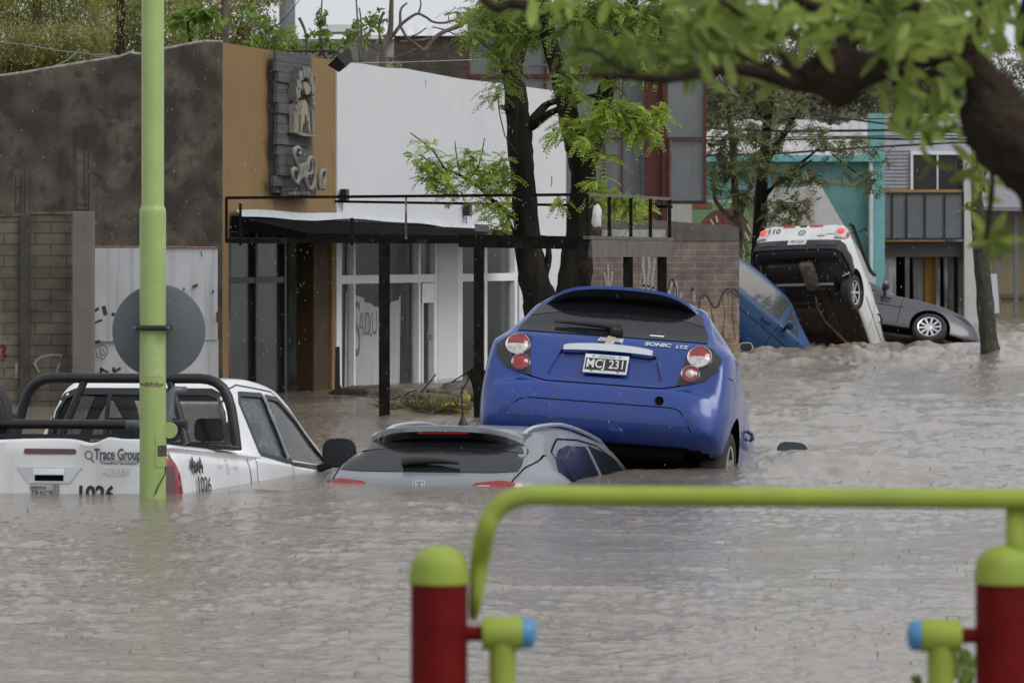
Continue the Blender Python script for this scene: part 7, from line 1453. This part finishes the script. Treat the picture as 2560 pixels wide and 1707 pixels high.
# ---------------------------------------------------------------- debris caught on the canopy posts, rain
def debris():
    D = 45.0; rr = random.Random(4)
    M_slab = mat('wet_grey_slab', (.24, .225, .20), .6, var=.15, scale=4, streak=.3)
    def lump(name, label, cat, c, d, m_, seed, rough=.25, yaw=0., pitch=0., roll=0.):
        bm = bmesh.new(); bmesh.ops.create_icosphere(bm, subdivisions=3, radius=1); r = random.Random(seed); k = [(Vector((r.gauss(0, 1), r.gauss(0, 1), r.gauss(0, 1))), r.uniform(0, 6)) for _ in range(7)]
        Mr = Matrix.Rotation(yaw, 3, 'Z') @ Matrix.Rotation(pitch, 3, 'X') @ Matrix.Rotation(roll, 3, 'Y'); mb = MB(); vs = []
        for v in bm.verts:
            f = 1 + rough * sum(math.sin(2.2 * v.co.dot(a) + p) for a, p in k) / 3; q = v.co * f; vs.append(Mr @ Vector((q.x * d[0], q.y * d[1], q.z * d[2])) + c)
        bm.verts.index_update(); mb.add(vs, [[q.index for q in g.verts] for g in bm.faces]); bm.free(); return tag(obj(name, mb, m_, smooth=True), label, cat)
    def slab(name, label, pts, D_, th, m_, cat='board', dd=None):
        V = [P(a, b, D_ + (dd[i] if dd else 0)) for i, (a, b) in enumerate(pts)]; k = len(V); mb = MB(); mb.add(V + [v + Vector((0, th, 0)) for v in V], [tuple(range(k))[::-1], tuple(range(k, 2 * k))] + [(i, (i + 1) % k, (i + 1) % k + k, i + k) for i in range(k)]); return tag(obj(name, mb, m_), label, cat)
    slab('grey_panel', 'pale grey upright slab leaning on the left canopy post at the waterline', [(890, 1060), (892, 993), (950, 999), (951, 1060)], D + .1, .05, M_slab, 'panel')
    slab('grey_panel', 'long grey slab lying right of the left canopy post among weeds', [(972, 1026), (1058, 1028), (1112, 1012), (1060, 1004), (1010, 1000), (975, 1005)], D + .2, .06, M_slab, 'panel')
    slab('dark_board', 'dark upright board torn off at the foot of the ochre corner', [(836, 1000), (838, 867), (849, 866), (850, 960), (866, 1002)], 50.5, .04, M_black)
    slab('broken_sheet', 'crumpled dark sheet metal snagged low on the middle canopy post', [(1190, 1012), (1178, 955), (1165, 932), (1182, 918), (1186, 912), (1205, 918), (1216, 930), (1210, 1012)], 46.6, .05, M_steel, 'sheet metal')
    lump('cloth_bundle', 'bright yellow cloth bundle on the debris beside the aerial', 'cloth', P(1130, 1022, D), (.16, .10, .055), mat('yellow_cloth', (.55, .46, .03), .8, var=.2, scale=20), 4, .4)
    lump('cloth_bundle', 'small dull yellow rag hanging beside the middle canopy post', 'cloth', P(1166, 995, D + .6), (.05, .05, .09), mat('dull_yellow_rag', (.28, .22, .03), .8, var=.4, scale=20), 5, .4)
    lump('soaked_log', 'dark soaked log lying at the foot of the brown shop wall', 'log', P(825, 1004, 49.0), (.30, .10, .055), mat('soaked_wood', (.045, .035, .026), .7, var=.4, scale=8, bump=.6), 6, .15)
    lump('debris_mound', 'brown mound of silt and twigs swept against the white shop door', 'debris', P(1060, 985, 51.), (1.1, 1.1, .13), mat('silt_mound', (.20, .165, .13), .6, var=.4, scale=10, bump=1., bscale=30, c2=(.10, .08, .06), c2t=(.45, .55)), 7, .3)
    lump('debris_mound', 'brown silty heap against the middle canopy post foot', 'debris', P(1135, 985, 47.6), (.28, .4, .15), mat('silt_heap', (.17, .14, .11), .6, var=.4, scale=10, bump=1., bscale=30, c2=(.08, .06, .045), c2t=(.45, .55)), 8, .4)
    lump('foam_block', 'small white foam block bobbing on the debris right of the yellow cloth', 'block', P(1180, 1020, 45.4), (.07, .05, .035), M_white, 9, .2)
    for i, (pts, lab) in enumerate((([(1008, 1030), (1050, 985), (1090, 935)], 'long thin stick slanting up from the grey slab'), ([(1128, 956), (1175, 926), (1192, 920)], 'short stick lying against the crumpled sheet'), ([(985, 1025), (978, 1000), (1000, 990)], 'bent twig by the left canopy post'), ([(1150, 985), (1170, 950), (1176, 925)], 'dark twig standing beside the middle canopy post'))):
        tag(obj('stick', MB().tube([P(a, b, 45.6) for a, b in pts], .007, 6), M_bark), lab, 'stick')
    for k in range(16):
        a, b = rr.uniform(985, 1180), rr.uniform(992, 1030); an = rr.uniform(0, 3.14); L = rr.uniform(18, 60)
        tag(obj('stick', MB().tube([P(a, b, 45.3 + rr.uniform(0, 1)), P(a + L * .5 * math.cos(an), b - L * .35 * math.sin(an) - 3, 45.4), P(a + L * math.cos(an), b - L * .6 * math.sin(an), 45.3)], .006, 5), M_bark), 'thin brown twig tangled in the debris heap between the canopy posts', 'stick', 'twigs tangled in the debris heap')
    lump('debris_mound', 'low dark muddy heap of leaves between slab and yellow cloth', 'debris', P(1085, 1012, 45.5), (.42, .3, .085), mat('leafy_mud', (.10, .085, .05), .8, var=.6, scale=25, bump=1., bscale=60, c2=(.12, .13, .04), c2t=(.5, .6)), 18, .35)
    def grass(name, label, cx0, cx1, cy, n, D_, seed):
        r = np.random.default_rng(seed); O = np.stack([np.array(P(r.uniform(cx0, cx1), cy + r.uniform(-4, 10), D_ + r.uniform(-.2, .2))) for _ in range(n)]); Dv = unit(np.stack([r.normal(0, 1, n), r.normal(0, .4, n), np.abs(r.normal(.25, .35, n))], 1)); Wv = unit(np.cross(Dv, r.normal(0, 1, (n, 3)))); L = r.uniform(.06, .22, n)
        tag(quads_obj(name, leaf_quads(O, Dv, Wv, L, L * .09), leafmat(name + '_blade', (.115, .10, .045), (.17, .155, .055), .2), None), label, 'plants')
    grass('weed_clump', 'flattened yellow green weeds swept against the slab and yellow cloth', 1020, 1160, 1018, 520, 44.9, 1); grass('weed_clump', 'small dark weed tuft at the left canopy post', 955, 1000, 1015, 90, 44.9, 2)
debris()
def rain():
    r = np.random.default_rng(77); n = 3600; Y = 19 + 42 * r.uniform(0, 1, n) ** .7; X = Y * r.uniform(-.16, .16, n); Z = r.uniform(.05, 1, n) * (1.7 + Y * .075)
    L = r.uniform(.006, .016, n) * (1 + Y / 40); w_ = r.uniform(.0006, .0012, n) * (.6 + Y / 30); tilt = r.normal(.15, .1, n)
    a = np.stack([X, Y, Z], 1); d = np.stack([tilt, 0 * X, 0 * X + 1], 1); d = unit(d); b = a + d * L[:, None]; q = []
    m_ = (a + b) / 2; V = np.stack([a, m_ + np.stack([w_, 0 * w_, 0 * w_], 1), m_ + np.stack([-w_ * .5, w_ * .87, 0 * w_], 1), m_ + np.stack([-w_ * .5, -w_ * .87, 0 * w_], 1), b], 1).reshape(-1, 3)
    base = np.arange(n)[:, None, None] * 5; f = np.array([[0, 2, 1], [0, 3, 2], [0, 1, 3], [4, 1, 2], [4, 2, 3], [4, 3, 1]])[None]; Fc = (base + f).reshape(-1, 3)
    o = npobj('rain', V, Fc, mat('rain_drop', (.75, .77, .8), .15, var=.02, alpha=.55)); tag(o, kind='stuff')
rain()
# ---------------------------------------------------------------- flood water
def water_height(X, Y):
    r = np.random.default_rng(5); z = np.zeros_like(X)
    # a twisted domain keeps the waves from lining up
    wx = X + .35 * np.sin(Y * .9 + 1.3 * np.sin(X * .7)) + .12 * np.sin(2.9 * Y + 1.7 * X); wy = Y + .30 * np.sin(X * 1.1 + 1.1 * np.sin(Y * .8)) + .10 * np.sin(3.3 * X - 2.1 * Y)
    def octs(l0, l1, n, k, sharp=1.):
        o = np.zeros_like(X)
        for i in range(n):
            lam = l0 * (l1 / l0) ** (i / (n - 1)); a = r.uniform(0, 2 * np.pi); ph = r.uniform(0, 6.28); q = 2 * np.pi / lam
            s = np.sin(q * (wx * np.cos(a) + wy * np.sin(a)) + ph); o += lam * k * (1 - 2 * np.abs(s) ** sharp if sharp < 1 else s)
        return o
    turb = np.exp(-((X - 4.2 - (Y - 66) * .10) / 3.6) ** 2) * np.exp(-((Y - 72) / 9.) ** 2)       # broken water round the far cars
    turb += .9 * np.exp(-((X - 9) / 4.) ** 2) * (1 / (1 + np.exp(-(Y - 66) / 3)))
    mid = .75 * np.exp(-((X - 3.4) / 2.6) ** 2 - ((Y - 41) / 8.) ** 2) + .85 * np.exp(-((X - 2.7) / .9) ** 2 - ((Y - 32.0) / 1.6) ** 2) + .5 * np.exp(-((X - 3.3) / 2.) ** 2 - ((Y - 55) / 9.) ** 2)
    deb = .8 * np.exp(-((X + 1.6) / 1.6) ** 2 - ((Y - 45.5) / 3.0) ** 2)
    A = octs(2.6, .9, 9, .0009); B = octs(.9, .22, 22, .0030); C = octs(.25, .06, 22, .0052)
    D_ = octs(2.0, .5, 16, .011); E_ = octs(.5, .11, 22, .0125)
    calm = .85 + .55 * np.sin(.55 * X + .9 * np.sin(.35 * Y)) * np.sin(.42 * Y + 1.2)
    spar = np.clip(np.sin(1.3 * X + 2.1 * np.sin(.5 * Y)) * np.sin(.9 * Y + 1.7 * np.sin(.8 * X)), 0, 1) ** 2
    G = np.zeros_like(X); q_ = np.random.default_rng(21)
    for i in range(14):
        lam = q_.uniform(.35, 1.5); an = q_.normal(np.pi / 2, .35); G += np.sin(2 * np.pi / lam * (wx * np.cos(an) * .45 + wy * np.sin(an)) + q_.uniform(0, 6.28))
    G2 = np.zeros_like(X)
    for i in range(12):
        lam = q_.uniform(.18, .6); an = q_.normal(np.pi / 2, .5); G2 += np.sin(2 * np.pi / lam * (wx * np.cos(an) * .5 + wy * np.sin(an)) + q_.uniform(0, 6.28))
    crest = .0030 * np.clip(G - 4.2, 0, None) + .0060 * np.clip(G2 - 4.3, 0, None) - .002 * np.clip(-G - 4.6, 0, None)
    T = (turb * 1.5 + mid * .75 + deb * .5) * (D_ + E_ * 1.25); T = np.tanh(T / .11) * .11; T = T * (.85 + 2.2 * np.clip(T, -.08, .11))
    z = crest * .8 + A + calm * (B * .55 + C * 1.15) + T
    z += turb * .02 + .16 * np.exp(-((X - 7.75) / .30) ** 2 - ((Y - 68.8) / .5) ** 2) + .07 * np.exp(-((X - 2.35) / .5) ** 2 - ((Y - 34.2) / .8) ** 2)
    foam = np.clip((turb * 1.2 + mid * .55 + deb * .5), 0, 1) * np.clip(.15 + 9 * (D_ * .5 + E_), 0, 1)
    return z, np.clip(foam, 0, 1)
def build_water():
    nr, nc = 900, 1000
    inv = np.linspace(1 / 8.5, 1 / 135., nr); Yr = 1 / inv; u = np.linspace(-.175, .175, nc)
    Yg, U = np.meshgrid(Yr, u, indexing='ij'); X = U * (Yg + 9)
    z, foam = water_height(X, Yg)
    V = np.stack([X.ravel(), Yg.ravel(), z.ravel()], 1)
    i = np.arange(nr - 1)[:, None] * nc + np.arange(nc - 1)[None]; Fc = np.stack([i, i + 1, i + nc + 1, i + nc], -1).reshape(-1, 4)
    o = npobj('water', V, Fc, M_water, smooth=True)
    a = o.data.attributes.new('foam', 'FLOAT', 'POINT'); a.data.foreach_set('value', foam.ravel().astype(np.float32))
    tag(o, kind='structure')
    # rain drops striking the water throw up little crowns
    r = np.random.default_rng(31); n = 900; Ys = 14 + 26 * r.uniform(0, 1, n) ** 1.2; Xs = Ys * r.uniform(-.14, .14, n); zs, _f = water_height(Xs, Ys); hh = r.uniform(.006, .022, n); ww = hh * r.uniform(.25, .5, n)
    c3 = np.stack([Xs, Ys, zs - .002], 1); k3 = np.array([0, 2.09, 4.19]); bs = [c3 + np.stack([ww * np.cos(k), ww * np.sin(k), 0 * ww], 1) for k in k3]; tp = c3 + np.stack([ww * .3, 0 * ww, hh], 1)
    Vs = np.stack(bs + [tp], 1).reshape(-1, 3); fs_ = (np.arange(n)[:, None, None] * 4 + np.array([[0, 1, 3], [1, 2, 3], [2, 0, 3]])[None]).reshape(-1, 3)
    tag(npobj('rain_splashes', Vs, fs_, M_water), kind='stuff')
    # the wider flood round the detailed stretch, a hand lower
    s = MB(); s.add([(-400, -60, -.12), (400, -60, -.12), (400, 900, -.12), (-400, 900, -.12)], [(0, 1, 2, 3)]); tag(obj('far_water', s, M_water), kind='structure')
    g = MB(); g.add([(-500, -80, -1.3), (500, -80, -1.3), (500, 1200, -1.3), (-500, 1200, -1.3)], [(0, 1, 2, 3)]); tag(obj('ground', g, mat('mud_ground', (.12, .10, .08), .9)), kind='structure')
M_water = mat('muddy_water', (.20, .168, .132), .10, var=.10, scale=.8, spec=.5, detail=4)
def _wm():
    n = M_water.node_tree.nodes; l = M_water.node_tree.links; b = n['Principled BSDF']; b.inputs['IOR'].default_value = 1.33
    at = n.new('ShaderNodeAttribute'); at.attribute_name = 'foam'
    src = b.inputs['Base Color'].links[0].from_socket
    mx = n.new('ShaderNodeMix'); mx.data_type = 'RGBA'; l.new(at.outputs['Fac'], mx.inputs[0]); l.new(src, mx.inputs[6]); mx.inputs[7].default_value = (.36, .305, .24, 1); l.new(mx.outputs[2], b.inputs['Base Color'])
    mr = n.new('ShaderNodeMapRange'); mr.inputs[3].default_value = .10; mr.inputs[4].default_value = .42; l.new(at.outputs['Fac'], mr.inputs[0]); l.new(mr.outputs[0], b.inputs['Roughness'])
    tc = n.new('ShaderNodeTexCoord'); nz = n.new('ShaderNodeTexNoise'); nz.inputs['Scale'].default_value = 24; nz.inputs['Detail'].default_value = 5; nz.inputs['Distortion'].default_value = .6; l.new(tc.outputs['Object'], nz.inputs['Vector'])
    bp = n.new('ShaderNodeBump'); bp.inputs['Strength'].default_value = .6; bp.inputs['Distance'].default_value = .014; l.new(nz.outputs['Fac'], bp.inputs['Height']); l.new(bp.outputs[0], b.inputs['Normal'])
_wm(); build_water()
